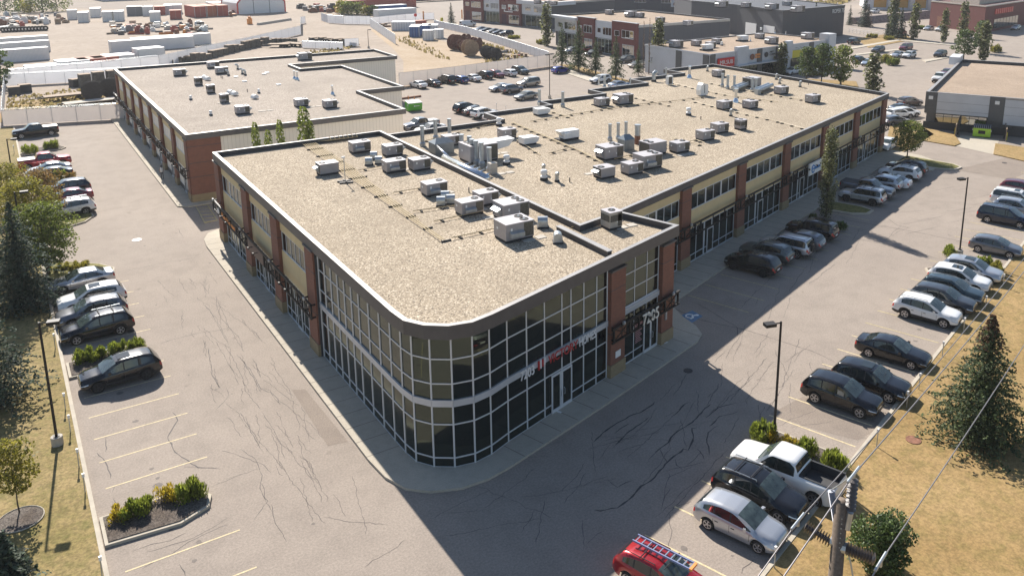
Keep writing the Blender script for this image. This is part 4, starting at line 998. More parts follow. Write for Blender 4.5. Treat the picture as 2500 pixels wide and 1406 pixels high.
# big insulated duct with branches
m = MB(); P0 = G(1085, 385, zm + .3); P1 = G(1190, 437, zm + .3); rr = .26
m.tube(P0, P1, .34, n=12)
for t in (.42, .55, .66, .78, .92):
    q = P0.lerp(P1, t); e = Vector((q.x + 1.1, q.y + .9 * t, zm + .3)); m.tube(q, e, .15, n=10)
m.tube(G(1062, 352, zm + 1.0), G(1100, 388, zm + .35), .12, n=10)
tag(m.build('insulated_duct', M_SHINY, smooth=True), 'thick silver duct with short branches lying along the divider parapet', 'duct')
g = G(1215, 425, zm); m = MB(); m.box(g.x - .3, g.y + .4, zm, .7, .6, 1.0); tag(m.build('cream_cabinet', M_TANU), 'cream cabinet at the near end of the insulated duct', 'cabinet')
for k, (a, b) in enumerate((((1797, 216), (1826, 205)), ((1850, 222), (1885, 208)))):
    m = MB(); A = G(*a, zm + .5); Bq = G(*b, zm + .5); m.tube(A, Bq, .28, n=10); m.tube(A + Vector((0, .7, 0)), Bq + Vector((0, .7, 0)), .24, n=10); m.box(A.x, A.y, zm, .6, .6, .7)
    tag(m.build('silver_duct', M_GALV, smooth=False), ('left' if k == 0 else 'right') + ' pair of horizontal silver ducts at the far stacks', 'duct')
# curved white cabinet and condenser
g = G(1716, 234, zm); r = empty('rooftop_cabinet', (g.x, g.y, zm), 0, 'tall white curved-back cabinet in the middle of the long roof', 'roof cabinet')
m = MB(); pr = [(-.7, .1), (.5, .1), (.6, .3), (.6, 1.5), (-.3, 1.75), (-.6, 1.5), (-.8, .8)]; m.hexa([(g.x + x, g.y - .35, zm + z) for x, z in pr], [(g.x + x, g.y + .5, zm + z) for x, z in pr]); m.build('cabinet', M_WHITE, r)
m = MB(); m.box(g.x - .05, g.y - .36, zm + .4, .08, .02, 1.1); m.build('louvre', M_DARK, r)
g = G(1634, 208, zm); r = empty('condenser', (g.x, g.y, zm), 0, 'upright condenser unit by the back parapet', 'condenser')
m = MB(); m.box(g.x, g.y, zm + .1, .95, .5, 1.2); m.build('case', M_WHITE, r); m = MB(); m.box(g.x - .02, g.y - .26, zm + .2, .6, .02, 1.0); m.build('coil', M_COIL, r)
# mast
g = G(843, 446, zc); r = empty('camera_mast', (g.x, g.y, zc), 0, 'camera mast on a weighted cross base beside the yellow pipes', 'camera mast')
m = MB(); m.box(g.x, g.y - .25, zc, 1.1, .22, .12, -.25); m.box(g.x, g.y + .3, zc, 1.1, .22, .12, -.25); m.box(g.x, g.y, zc + .12, .1, .9, .06); m.build('base', M_BLACK, r)
m = MB(); m.tube((g.x, g.y, zc + .1), (g.x, g.y, zc + 2.15), .035); m.build('pole', M_GALV, r); m = MB(); m.box(g.x - .05, g.y, zc + 2.1, .26, .12, .14); m.build('camera', M_WHITE, r)

# gas pipes
def gas(pts, zg, label, n=1, gap=.13, every=1.6, r=.035, blk=True):
    P = [G(u, v, zg) for u, v in pts]; root = empty('gas_pipe', (P[0].x, P[0].y, zg), 0, label, 'gas pipe', 'yellow gas pipes on the roofs')
    m = MB(); s = MB()
    for a, b in zip(P, P[1:]):
        d = (b - a); L = d.length; d.normalize(); nn = Vector((-d.y, d.x, 0))
        for i in range(n):
            o = nn * (i - (n - 1) / 2) * gap; m.tube(a + o + Vector((0, 0, .16)), b + o + Vector((0, 0, .16)), r, n=6)
        t = every * .4
        while t < L:
            c = a + d * t; s = MB(); s.box(c.x, c.y, zg, .14, .3 + n * gap * 1.1, .11, math.atan2(d.y, d.x)); s.build('support_block', M_CURB, root); t += every
    m.build('pipe', M_YPIPE, root)
root = empty('gas_pipe', tuple(G(742, 348, zc)), 0, 'bundle of six yellow gas pipes crossing the corner roof', 'gas pipe', 'yellow gas pipes on the roofs')
m = MB(); s = MB(); a0, b0 = G(748, 350, zc), G(1098, 588, zc); d = (b0 - a0); L = d.length; d.normalize(); nn = Vector((-d.y, d.x, 0))
for i in range(7):
    o = nn * (i - 3) * .2; e = (1.0, .97, .86, .75, .62, .50, .40)[i] if i > 1 else 1.0
    q = a0 + d * L * e + o; m.tube(a0 + o + Vector((0, 0, .18)), q + Vector((0, 0, .18)), .032, n=6)
    z = a0 + o; m.tube(z + Vector((0, 0, .18)), Vector((26.6 + i * .45, 80.6, zc + .3)), .032, n=6); m.tube((26.6 + i * .45, 80.6, zc + .3), (26.6 + i * .45, 81.2, zc + .62), .032, n=6)
for t in range(0, 12):
    f_ = t / 11; w = 1.6 if f_ < .5 else 1.1 if f_ < .8 else .7; c = a0 + d * L * f_ + (nn * (.0 if f_ < .5 else -.25)); s = MB(); s.box(c.x, c.y, zc, .10, w, .11, math.atan2(d.y, d.x)); s.build('support_block', M_CURB, root)
m.build('pipe', M_YPIPE, root)
gas([(1103, 586), (1207, 563)], zc, 'yellow gas pipe feeding the largest rooftop unit')
gas([(1008, 520), (1120, 505)], zc, 'yellow gas pipe running to the vent cluster')
gas([(1060, 545), (1180, 520)], zc, 'yellow gas pipe ending behind the two-fan unit')
gas([(960, 475), (1030, 463)], zc, 'short yellow gas pipe to the unit right of the mast')
gas([(875, 420), (932, 410)], zc, 'short yellow gas pipe to the hooded unit behind round vents')
gas([(1395, 560), (1470, 540)], zc, 'thin gas pipe to the louvred unit over the entrance')
gas([(1250, 302), (1417, 372), (1470, 400)], zm, 'pair of yellow gas pipes running diagonally to the central cluster', 2, .16, 1.5)
gas([(1295, 300), (1385, 285), (1520, 262), (1660, 248), (1720, 240)], zm, 'long yellow gas pipe crossing the middle of the long roof')
gas([(1030, 350), (1190, 308), (1222, 303)], zm, 'yellow gas pipe behind the grey stacks')
gas([(1262, 345), (1320, 382)], zm, 'short yellow gas pipe by the small white unit')
gas([(1340, 378), (1402, 362)], zm, 'thin yellow pipe linking to the diagonal pair')
gas([(1500, 392), (1700, 345), (1720, 352)], zm, 'yellow gas pipe in front of the two-fan units')
gas([(1640, 340), (1715, 358)], zm, 'yellow gas pipe right of the central cluster')
gas([(1620, 200), (1700, 220), (1790, 238), (1900, 252)], zm, 'yellow gas pipe past the white curved cabinet')
gas([(1730, 205), (1850, 228), (1960, 247)], zm, 'yellow gas pipe along the far stacks')
gas([(1440, 255), (1500, 270)], zm, 'yellow gas pipe at the low unit by the back parapet')
gas([(1345, 275), (1400, 293)], zm, 'yellow gas pipe by the low white box')
gas([(1545, 240), (1640, 262)], zm, 'yellow gas pipe right of the tall back unit')
gas([(1690, 250), (1790, 275), (1900, 300), (1965, 318)], zm, 'yellow gas pipe heading to the right end of the long roof')
# loose pavers beside the units
m = MB(); pv = [(1063, 470 + 7, zc), (990, 415, zc), (1150, 517, zc), (1055 + 140, 532, zc), (1290, 586, zc), (1516, 556, zc), (1070, 475, zc), (1440, 425, zm), (1665, 380, zm), (1222, 425, zm), (1018, 405, zc), (1210, 377, zm), (1480, 545, zc), (640, 272, zl), (540, 252, zl), (760, 262, zl)]
for u, v, z in pv:
    g = G(u, v, z); m.box(g.x, g.y, z, .9, .6, .05, random.uniform(-.1, .1)); m.box(g.x + .95, g.y, z, .7, .6, .045, random.uniform(-.1, .1))
tag(m.build('roof_pavers', M_CONCB), 'loose concrete pavers lying beside the rooftop units', 'pavers', kind='stuff')
# ------------------------------------------------------------------ vehicles
def lerp(a, b, t): return a + (b - a) * t
def interp(tab, x):
    if x >= tab[0][0]: return tab[0][1]
    for (x0, y0), (x1, y1) in zip(tab, tab[1:]):
        if x >= x1: return lerp(y1, y0, (x - x1) / (x0 - x1))
    return tab[-1][1]
# per type: length, width, wheel r, front axle x, rear axle x, top profile (front -> rear), belt, windscreen range, rear glass range, pillars, extras
CT = {
 'suv':    dict(L=4.68, W=1.90, r=.37, fa=1.42, ra=-1.34, top=[(2.34, .78), (2.28, .92), (2.1, 1.00), (1.7, 1.07), (1.25, 1.12), (1.15, 1.15), (.7, 1.42), (.35, 1.60), (.0, 1.67), (-.6, 1.69), (-1.3, 1.66), (-1.8, 1.58), (-1.98, 1.45), (-2.2, 1.14), (-2.3, 1.02), (-2.34, .8)], belt=[(2.3, .72), (1.2, 1.00), (0, 1.07), (-1.6, 1.17), (-2.3, 1.10)], ws=(1.12, .30), rg=(-1.84, -2.18), sw=(1.0, -1.66), pil=(-.12, -.98), clad=True, rails=True, tail=(.88, 1.06)),
 'suv_box': dict(L=4.75, W=1.92, r=.38, fa=1.42, ra=-1.40, top=[(2.37, .88), (2.28, 1.02), (2.0, 1.10), (1.15, 1.16), (1.05, 1.19), (.5, 1.70), (.25, 1.77), (-1.7, 1.77), (-2.1, 1.72), (-2.3, 1.15), (-2.36, 1.05), (-2.37, .9)], belt=[(2.3, .82), (1.0, 1.06), (-2.0, 1.12), (-2.3, 1.1)], ws=(1.08, .45), rg=(-2.08, -2.29), sw=(.95, -2.1), pil=(-.1, -1.05), clad=True, rails=True, tail=(.9, 1.1)),
 'hatch':  dict(L=4.35, W=1.79, r=.32, fa=1.32, ra=-1.30, top=[(2.17, .64), (2.1, .78), (1.9, .88), (1.5, .96), (1.2, 1.01), (1.1, 1.04), (.6, 1.30), (.2, 1.44), (-.1, 1.49), (-.7, 1.50), (-1.3, 1.45), (-1.7, 1.36), (-1.85, 1.25), (-2.05, 1.0), (-2.14, .9), (-2.17, .7)], belt=[(2.1, .62), (1.0, .90), (-.5, .98), (-1.6, 1.06), (-2.1, .97)], ws=(1.08, .18), rg=(-1.72, -2.03), sw=(.98, -1.58), pil=(-.15, -1.0), clad=False, rails=False, tail=(.78, 1.0)),
 'sedan':  dict(L=4.75, W=1.82, r=.33, fa=1.45, ra=-1.35, top=[(2.37, .62), (2.25, .76), (1.9, .87), (1.15, .97), (1.05, 1.0), (.2, 1.40), (-.1, 1.44), (-.8, 1.42), (-1.15, 1.36), (-1.75, 1.08), (-1.85, 1.06), (-2.3, 1.02), (-2.36, .9), (-2.37, .7)], belt=[(2.3, .62), (1.0, .88), (-1.6, .97), (-2.3, .95)], ws=(1.08, .15), rg=(-1.12, -1.74), sw=(1.0, -1.5), pil=(-.25, -1.08), clad=False, rails=False, tail=(.78, .94)),
 'van':    dict(L=5.0, W=1.98, r=.34, fa=1.52, ra=-1.42, top=[(2.5, .72), (2.4, .86), (2.1, .97), (1.45, 1.12), (1.35, 1.15), (.55, 1.64), (.25, 1.72), (-1.9, 1.73), (-2.2, 1.66), (-2.42, 1.1), (-2.48, 1.0), (-2.5, .8)], belt=[(2.4, .70), (1.2, .98), (-2.2, 1.08), (-2.4, 1.06)], ws=(1.4, .5), rg=(-2.18, -2.4), sw=(1.3, -2.2), pil=(.12, -.98), clad=False, rails=True, tail=(.9, 1.12)),
 'cargo':  dict(L=5.6, W=2.02, r=.37, fa=1.75, ra=-1.75, top=[(2.8, .85), (2.7, 1.05), (2.3, 1.18), (1.85, 1.28), (1.75, 1.32), (1.15, 1.95), (.9, 2.05), (-2.5, 2.05), (-2.7, 1.98), (-2.78, 1.2), (-2.8, 1.0)], belt=[(2.7, .84), (1.6, 1.2), (-2.7, 1.2)], ws=(1.8, 1.1), rg=(-2.72, -2.775), sw=(1.65, .55), pil=(), clad=False, rails=False, tail=(.9, 1.2)),
 'pickup': dict(L=5.75, W=2.02, r=.41, fa=1.85, ra=-1.85, top=[(2.87, .95), (2.78, 1.12), (2.45, 1.18), (1.45, 1.27), (1.35, 1.30), (.75, 1.82), (.5, 1.90), (-.45, 1.90), (-.72, 1.85), (-.90, 1.36), (-.95, 1.33), (-2.8, 1.33), (-2.86, 1.25), (-2.87, .95)], belt=[(2.8, .95), (1.3, 1.17), (-.9, 1.22), (-2.8, 1.25)], ws=(1.38, .7), rg=(-.73, -.89), sw=(1.25, -.74), pil=(.22,), clad=False, rails=False, tail=(.95, 1.2)),
}
def car_mesh(T):
    L, Wd, r, fa, ra, top, belt = T['L'], T['W'], T['r'], T['fa'], T['ra'], T['top'], T['belt']
    xe = L / 2; roofz = max(z for x, z in top); zs = .27 if r < .36 else .32
    xs = set([xe, -xe]); 
    for x, z in top: xs.add(x)
    for x in T['ws'] + T['rg'] + T['sw']: xs.add(x)
    for p in T['pil']: xs.add(p + .035); xs.add(p - .035)
    for ax in (fa, ra):
        for k in range(-6, 7): xs.add(round(ax + k * (r + .09) / 6, 4))
    for d in (.02, .07, .15, .27, .4): xs.add(xe - d); xs.add(-xe + d)
    q = -xe
    while q < xe: xs.add(round(q, 3)); q += .22
    xs = sorted(xs, reverse=True); X = [xs[0]]
    keep = set(T['ws'] + T['rg'] + T['sw']) | {p + .035 for p in T['pil']} | {p - .035 for p in T['pil']} | {-xe}
    for x in xs[1:]:
        if X[-1] - x > .018 or x in keep: X.append(x)
    rows = []
    for x in X:
        sm = .10 if abs(x) < xe - .2 else .0
        t = (interp(top, x) * 2 + interp(top, x + sm) + interp(top, x - sm)) / 4; dF = max(0, (abs(x) - (xe - .55)) / .55)
        w = Wd / 2 * (1 - .20 * dF ** 2.2)
        zb = min(interp(belt, x), t - .055)
        rise = min(1, max(0, (t - interp(belt, x) - .1) / max(.1, roofz - interp(belt, x) - .1)))
        wr = Wd / 2 * .76 * (1 - .1 * max(0, -x / xe) ** 3)
        bot = zs + .10 * dF ** 2
        for ax in (fa, ra):
            dd = abs(x - ax); R = r + .07
            if dd < R: bot = max(bot, r + math.sqrt(R * R - dd * dd))
        zsh = zb - .06
        ye = lerp(w * .84, wr, rise)
        bulge = 1.0
        P = [(w * .965, bot), (w * .995, lerp(bot, zsh, .3)), (w * 1.0, lerp(bot, zsh, .62)), (w * .985, lerp(bot, zsh, .86)), (w * .96, max(zsh, bot + .01)), (w * .925, zb),
             (lerp(w * .90, ye + .028, rise), lerp(zb + .018, t - .085, rise)), (ye - .01, lerp(t - .02, t - .022, rise)), (ye * .62, t - .006), (ye * .3, t), (0, t + .004)]
        rows.append(P)
    n = len(rows[0]); vs = []
    for x, P in zip(X, rows):
        for y, z in P: vs.append((x, y, z))
        for y, z in P[:-1][::-1]: vs.append((x, -y, z))
    m = 2 * n - 1; F = dict(body=[], windscreen=[], rear_window=[], side_window=[], headlight=[], taillight=[], cladding=[], grille=[], bed=[])
    sw0, sw1 = T['sw']; pil = T['pil']
    side = {k: [] for k in ('wl', 'wr', 'hl', 'hr', 'tl', 'tr')}
    bed = T.get('bedr')
    for i in range(len(X) - 1):
        xc = (X[i] + X[i + 1]) / 2
        for j in range(m - 1):
            jj = j if j < n - 1 else m - 2 - j; f = (i * m + j, i * m + j + 1, (i + 1) * m + j + 1, (i + 1) * m + j); L_ = j < n - 1
            k = 'body'
            if jj >= 7 and T['ws'][1] < xc < T['ws'][0]: F['windscreen'].append(f); continue
            if jj >= 7 and T['rg'][1] < xc < T['rg'][0]: F['rear_window'].append(f); continue
            if jj == 5 and sw1 < xc < sw0 and not any(p - .035 < xc < p + .035 for p in pil) and rows[i][6][1] - rows[i][5][1] > .05: side['wl' if L_ else 'wr'].append(f); continue
            if jj in (3,) and xc > xe - .36: side['hl' if L_ else 'hr'].append(f); continue
            if jj in (2, 3) and xc < -xe + .16: side['tl' if L_ else 'tr'].append(f); continue
            if T.get('pick') and jj >= 7 and -xe + .10 < xc < -.98: continue
            if jj == 5 and sw1 < xc < sw0 and rows[i][6][1] - rows[i][5][1] > .05: F['cladding'].append(f); continue
            if T['clad'] and jj == 0: F['cladding'].append(f); continue
            F['body'].append(f)
    # end caps
    for i, (x, P, sg) in enumerate(((X[0], rows[0], 1), (X[-1], rows[-1], -1))):
        base = 0 if i == 0 else (len(X) - 1) * m; cols = [1, .62, .3, -.3, -.62, -1]
        k0 = len(vs); 
        for y, z in P[:-1]:
            for c in cols: vs.append((x + sg * .015 * (1 - c * c), y * c, z))
        for a in range(n - 2):
            for b in range(5):
                f = (k0 + a * 6 + b, k0 + a * 6 + b + 1, k0 + (a + 1) * 6 + b + 1, k0 + (a + 1) * 6 + b)
                if sg > 0: f = f[::-1]
                lamp = a == 3 or (sg < 0 and a == 2)
                if lamp and b in (0,): side['hl' if sg > 0 else 'tl'].append(f)
                elif lamp and b in (4,): side['hr' if sg > 0 else 'tr'].append(f)
                elif sg > 0 and a in (1, 2, 3) and b in (1, 2, 3): F['grille'].append(f)
                elif a == 0: F['cladding'].append(f)
                else: F['body'].append(f)
    def mk(name, fs, mt, smooth=True):
        if not fs: return None
        ids = sorted({a for f in fs for a in f}); mp = {a: k for k, a in enumerate(ids)}
        b = MB(); b.add([vs[a] for a in ids], [tuple(mp[a] for a in f) for f in fs]); o = b.build(name, mt, None, smooth); return o
    parts = [mk('body', F['body'], PAINT['white']), mk('windscreen', F['windscreen'], M_WSCR), mk('rear_window', F['rear_window'], M_CGLASS), mk('grille', F['grille'], M_TRIM), mk('cladding', F['cladding'], M_TRIM)]
    for k, nm, mt in (('wl', 'side_window', M_CGLASS), ('wr', 'side_window', M_CGLASS), ('hl', 'headlight', M_HEAD), ('hr', 'headlight', M_HEAD), ('tl', 'taillight', M_TAIL), ('tr', 'taillight', M_TAIL)):
        parts.append(mk(nm, side[k], mt))
    return [p for p in parts if p], interp(belt, T['ws'][0] - .2), roofz
def wheel(r, rimm, spokes=5):
    t = MB(); w = .22; t.lathe((0, 0, 0), [(r * .62, -w / 2), (r * .93, -w / 2), (r, -w / 2 + .03), (r, w / 2 - .03), (r * .93, w / 2), (r * .62, w / 2)], 20, 'y'); o = t.build('wheel', M_TYRE, None, True)
    q = MB()
    for sgn in (1, -1):
        y = sgn * (w / 2 + .006)
        for i in range(spokes):
            a = 2 * math.pi * i / spokes
            q.add([(r * .1 * math.cos(a - .6), y, r * .1 * math.sin(a - .6)), (r * .1 * math.cos(a + .6), y, r * .1 * math.sin(a + .6)), (r * .64 * math.cos(a + .2), y, r * .64 * math.sin(a + .2)), (r * .64 * math.cos(a - .2), y, r * .64 * math.sin(a - .2))], [(0, 1, 2, 3)])
        q.lathe((0, y - .01, 0), [(r * .17, 0), (r * .17, .02)], 10, 'y')
        for i in range(20):
            a, b = 2 * math.pi * i / 20, 2 * math.pi * (i + 1) / 20
            q.add([(r * .60 * math.cos(a), y, r * .60 * math.sin(a)), (r * .60 * math.cos(b), y, r * .60 * math.sin(b)), (r * .69 * math.cos(b), y + sgn * .008, r * .69 * math.sin(b)), (r * .69 * math.cos(a), y + sgn * .008, r * .69 * math.sin(a))], [(0, 1, 2, 3)])
    q.tube((0, -w / 2, 0), (0, w / 2, 0), r * .1, n=8)
    ri = q.build('rim', rimm); ri.parent = o
    return o
PROTO = {}
def make_car(kind, dark_rim=False, rails=None, extra=None):
    T = dict(CT[kind]); T['pick'] = kind == 'pickup'
    parts, zb, roofz = car_mesh(T)
    root = empty('parked_car' if kind not in ('pickup', 'cargo') else ('pickup_truck' if kind == 'pickup' else 'cargo_van'))
    for p in parts: p.parent = root
    for ax in (T['fa'], T['ra']):
        for sg in (1, -1):
            w = wheel(T['r'], M_RIMD if dark_rim else M_RIM, 6 if kind in ('pickup',) else 5); w.parent = root; w.location = (ax, sg * (T['W'] / 2 - .14), T['r'])
    m = MB(); L, Wd = T['L'], T['W']; m.box(0, 0, .24, L - .5, Wd - .56, .5)
    m.build('chassis', M_TRIM, root)
    for sg in (1, -1):
        m = MB(); m.hexa([(T['ws'][0] - .38, sg * (Wd / 2 - .03), zb + .03), (T['ws'][0] - .30, sg * (Wd / 2 + .15), zb + .05), (T['ws'][0] - .46, sg * (Wd / 2 + .15), zb + .05), (T['ws'][0] - .5, sg * (Wd / 2 - .03), zb + .03)][::sg],
                         [(T['ws'][0] - .38, sg * (Wd / 2 - .03), zb + .14), (T['ws'][0] - .30, sg * (Wd / 2 + .15), zb + .2), (T['ws'][0] - .46, sg * (Wd / 2 + .15), zb + .2), (T['ws'][0] - .5, sg * (Wd / 2 - .03), zb + .14)][::sg]); m.build('mirror', PAINT['white'], root)
    # trim: door seams and handles
    m = MB()
    for sg in (1, -1):
        y = sg * (Wd / 2 + .001)
        for p in (T['sw'][0] - .1,) + T['pil']: m.box(p, y, .45, .014, .012, zb - .55)
        for p in [q - .12 + .0 for q in T['pil']][:2]: m.box(p + .3, y, zb - .2, .18, .025, .03)
    m.box(-L / 2 - .02, 0, .62, .02, .46, .16, mi=1); m.build('trim', [M_TRIM, M_PLATE], root)
    rl = T['rails'] if rails is None else rails
    if rl:
        for sg in (1, -1):
            m = MB(); a, b = T['ws'][1] - .2, T['rg'][0] + .15; y = sg * Wd / 2 * .70
            m.tube((a, y, roofz + .05), (b, y, roofz + .05), .022, n=6)
            for q in (a, (a + b) / 2, b): m.tube((q, y, roofz - .04), (q, y, roofz + .05), .02, n=5)
            m.build('roof_rail', M_GALV if rl != 'dark' else M_TRIM, root)
    if extra == 'bars':
        for q in (-.2, -1.1):
            m = MB(); m.tube((q, -Wd / 2 * .72, roofz + .08), (q, Wd / 2 * .72, roofz + .08), .03, n=6); m.build('crossbar', M_TRIM, root)
    if extra == 'sunroof' or kind == 'van':
        m = MB(); m.box(T['ws'][1] - .55, 0, roofz - .01, .75 if kind != 'van' else .5, Wd * .42, .02); m.build('sunroof', M_CGLASS, root)
    if kind == 'pickup':
        a, b, hw = -.98, -L / 2 + .10, Wd / 2 * .80
        if extra == 'cover' or extra == 'dcover':
            m = MB(); m.box((a + b) / 2, 0, 1.29, a - b, hw * 2.05, .07); m.build('tonneau_cover', M_CAP if extra == 'cover' else M_DARK, root)
        else:
            m = MB(); z0, z1 = .85, 1.31
            m.add([(a, hw, z0), (a, -hw, z0), (b, -hw, z0), (b, hw, z0), (a, hw, z1), (a, -hw, z1), (b, -hw, z1), (b, hw, z1)], [(0, 1, 2, 3), (0, 4, 5, 1), (1, 5, 6, 2), (2, 6, 7, 3), (3, 7, 4, 0)])
            m.build('bed_liner', M_DARK, root)
            m = MB()
            for sg in (1, -1): m.box((a + b) / 2, sg * hw, 1.30, a - b, .12, .035)
            m.build('bed_rail', M_TRIM, root)
    if extra == 'spare':
        m = MB(); m.lathe((-L / 2 - .18, 0, 1.0), [(.33, 0), (.35, .03), (.35, .17)], 18, 'x'); m.build('spare_wheel', M_TYRE, root)
    return root
pcount = {}
def car(kind, u, v, hd, col, label, z=.75, variant='', pos=None, cat=None, grp=None):
    key = (kind, variant)
    if key not in PROTO:
        o = make_car(kind, 'd' in variant, {'r': True, 'n': False, 'k': 'dark'}.get(variant[:1]), {'b': 'bars', 's': 'sunroof', 'c': 'cover', 'x': 'dcover', 'p': 'spare'}.get(variant[-1:]))
        PROTO[key] = o
    else: o = copy_tree(PROTO[key])
    g = Vector(pos) if pos else G(u, v, z)
    o.location = (g.x, g.y, 0); o.rotation_euler = (0, 0, R_(hd))
    for ch in o.children:
        if ch.name.startswith(('body', 'mirror')):
            s = ch.material_slots[0]; s.link = 'OBJECT'; s.material = PAINT[col]
    tag(o, label, cat or dict(pickup='pickup truck', cargo='van', van='minivan').get(kind, 'car'), grp)
    return o
gL, gB, gC, gF, gN = 'cars parked along the left kerb', 'cars parked nose-in to the office front', 'cars parked along the right kerb', 'cars parked along the rear fence', 'cars in the rear car park'
NB = -72.5   # nose toward the right kerb
BF = 108
# left row
car('pickup', 86, 318, 183, 'black', 'black pickup truck with pale bed cover by the far end of the left lot', .9, 'nc', grp=gL)
car('pickup', 108, 391, 2, 'red', 'red pickup truck with silver bed cover facing out beside far shrubs', .9, 'nc', grp=gL)
car('sedan', 118, 409, 181, 'silver', 'silver sedan squeezed between the red pickup and a dark blue sedan', .8, grp=gL)
car('sedan', 122, 421, 181, 'navy', 'dark blue sedan just below the silver one in the far left row', .8, grp=gL)
car('suv', 163, 457, 181, 'navy', 'dark blue hatchback-like SUV behind the treetops, farthest of three', .8, 'n', grp=gL)
car('sedan', 166, 475, 181, 'maroon', 'maroon sedan half hidden by the treetops between a blue SUV and a white wagon', .8, grp=gL)
car('suv', 170, 507, 181, 'white', 'white wagon SUV with roof bars next to the grass island tip', .8, 'rb', grp=gL)
car('sedan', 198, 679, 183, 'silver', 'silver sedan beside the spruces and the curved island', .75, grp=gL)
car('suv', 224, 722, 181, 'white', 'white three-row SUV with sunroof in the left lot', .85, 'ns', grp=gL)
car('suv', 224, 757, 181, 'grey', 'grey SUV wedged between the white SUV and the black SUV with silver wheels', .8, 'k', grp=gL)
car('suv', 236, 793, 183, 'black', 'black SUV with roof bars and silver wheels in the left lot', .8, 'rb', grp=gL)
car('suv', 293, 899, 183, 'black', 'black SUV with dark wheels parked below the hedge island', .85, 'nds', grp=gL)
# facing the office front
car('suv', 1838, 638, BF, 'black', 'black SUV closest to the corner block, nose to the office front', .85, 'kdb', grp=gB)
car('suv', 1872, 611, BF, 'green', 'grey-green SUV with rails, second in from the corner block', .85, 'k', grp=gB)
car('suv_box', 1920, 594, BF, 'silver', 'silver boxy SUV with a spare wheel on its back door', .9, 'kp', grp=gB)
car('hatch', 1955, 580, BF, 'grey', 'dark grey hatchback between the silver boxy SUV and a long black SUV', .8, grp=gB)
car('suv_box', 1983, 556, BF, 'black', 'long black SUV beside the columnar aspen', .9, 'kd', grp=gB)
car('suv_box', 2106, 474, BF, 'silver', 'silver boxy SUV with black wheels right of the columnar aspen', .9, 'kdb', grp=gB)
car('pickup', 2118, 456, BF - 180, 'grey', 'grey pickup truck with dark bed cover, backed in to the office front', .95, 'nx', grp=gB)
car('suv', 2150, 443, BF, 'silver', 'pale SUV hidden behind the grey pickup truck', .85, 'n', grp=gB)
car('sedan', 2172, 437, BF, 'white', 'white sedan between the hidden pale SUV and a white SUV', .85, 's', grp=gB)
car('suv', 2198, 418, BF, 'white', 'white SUV with roof bars second from the kerbed maple bed', .9, 'rb', grp=gB)
car('suv', 2214, 406, BF, 'black', 'black SUV right beside the kerbed maple bed', .85, 'k', grp=gB)
car('hatch', 2165, 352, BF + 90, 'white', 'white car peeking out past the far end of the long block', .7, grp=gN)
# right kerb row
rc_car = car('hatch', 1618, 1392, NB, 'red', 'red hatchback carrying a ladder at the bottom edge', .85, 'k', grp=gC)
car('hatch', 1808, 1262, NB, 'silver', 'silver hatchback nearest the wooden utility pole', .8, grp=gC)
car('suv', 1855, 1190, NB, 'black', 'black SUV with roof crossbars between a silver hatchback and white pickup', .9, 'rb', grp=gC)
wp = car('pickup', 1922, 1138, NB + 180, 'white', 'white crew cab pickup truck with open empty bed', 1.0, 'n', grp=gC)
car('suv', 2056, 954, NB, 'black', 'black SUV with silver multi-spoke wheels, nearer one of a tight pair', .9, 'n', grp=gC)
car('suv', 2126, 922, NB, 'black', 'black SUV behind its neighbour, farther one of a tight pair', .85, 'ns', grp=gC)
car('sedan', 2181, 850, NB, 'black', 'black sedan parked alone with empty bays on both sides', .75, grp=gC)
car('suv', 2264, 753, NB, 'white', 'white SUV with silver wheels, nearest of a tight row of five', .85, 'r', grp=gC)
car('suv', 2302, 727, NB, 'dgrey', 'dark grey SUV right behind the nearest white SUV of the row of five', .8, 'n', grp=gC)
car('suv', 2324, 704, NB, 'teal', 'dark SUV with roof rails in the middle of the row of five', .85, 'k', grp=gC)
car('suv', 2343, 676, NB, 'white', 'white SUV with dark sunroof, fourth of the row of five', .85, 'ns', grp=gC)
car('suv', 2374, 655, NB, 'silver', 'silver SUV with sunroof beside the yellow-green shrubs', .85, 'ns', grp=gC)
car('hatch', 2432, 597, NB, 'grey', 'grey angular crossover with two-tone wheels beyond the shrub island', .8, grp=gC)
car('van', 2455, 524, NB, 'navy', 'dark navy minivan near the right edge', .9, 'r', grp=gC)
car('suv', 2484, 505, NB, 'silver', 'silver SUV behind the navy minivan at the right edge', .85, 'r', grp=gC)
car('van', 2483, 483, NB, 'white', 'white minivan at the right edge behind a silver SUV', .9, 'r', grp=gC)
car('hatch', 2495, 456, NB, 'maroon', 'dark red hatchback cut by the right edge near a kerb tip', .8, grp=gC)
# rear car park by the fence
for i, (k, u, v, c, l) in enumerate((('sedan', 1021, 205, 'white', 'white sedan at the left end of the fence row'), ('sedan', 1055, 201, 'black', 'black sedan second in the fence row'),
    ('suv_box', 1090, 194, 'black', 'big black SUV third in the fence row'), ('hatch', 1123, 193, 'mblue', 'blue hatchback fourth in the fence row'), ('sedan', 1153, 189, 'white', 'white sedan fifth in the fence row'),
    ('suv', 1183, 183, 'black', 'black crossover sixth in the fence row'), ('hatch', 1212, 180, 'maroon', 'red hatchback facing out, seventh in the fence row'), ('hatch', 1242, 177, 'white', 'white hatchback eighth in the fence row'),
    ('suv', 1270, 172, 'teal', 'dark SUV facing out at the right end of the fence row'))):
    car(k, u, v, 96 if i not in (6, 8) else -84, c, l, .75, grp=gF, variant='n' if k in ('suv', 'suv_box') else '')
car('hatch', 1369, 171, 5, 'blue', 'bright blue hatchback by the spruce row kerb', .7, grp=gN)
car('sedan', 1222, 213, 187, 'silver', 'silver sedan left of the rear lot, beside a grey crossover', .7, grp=gN)
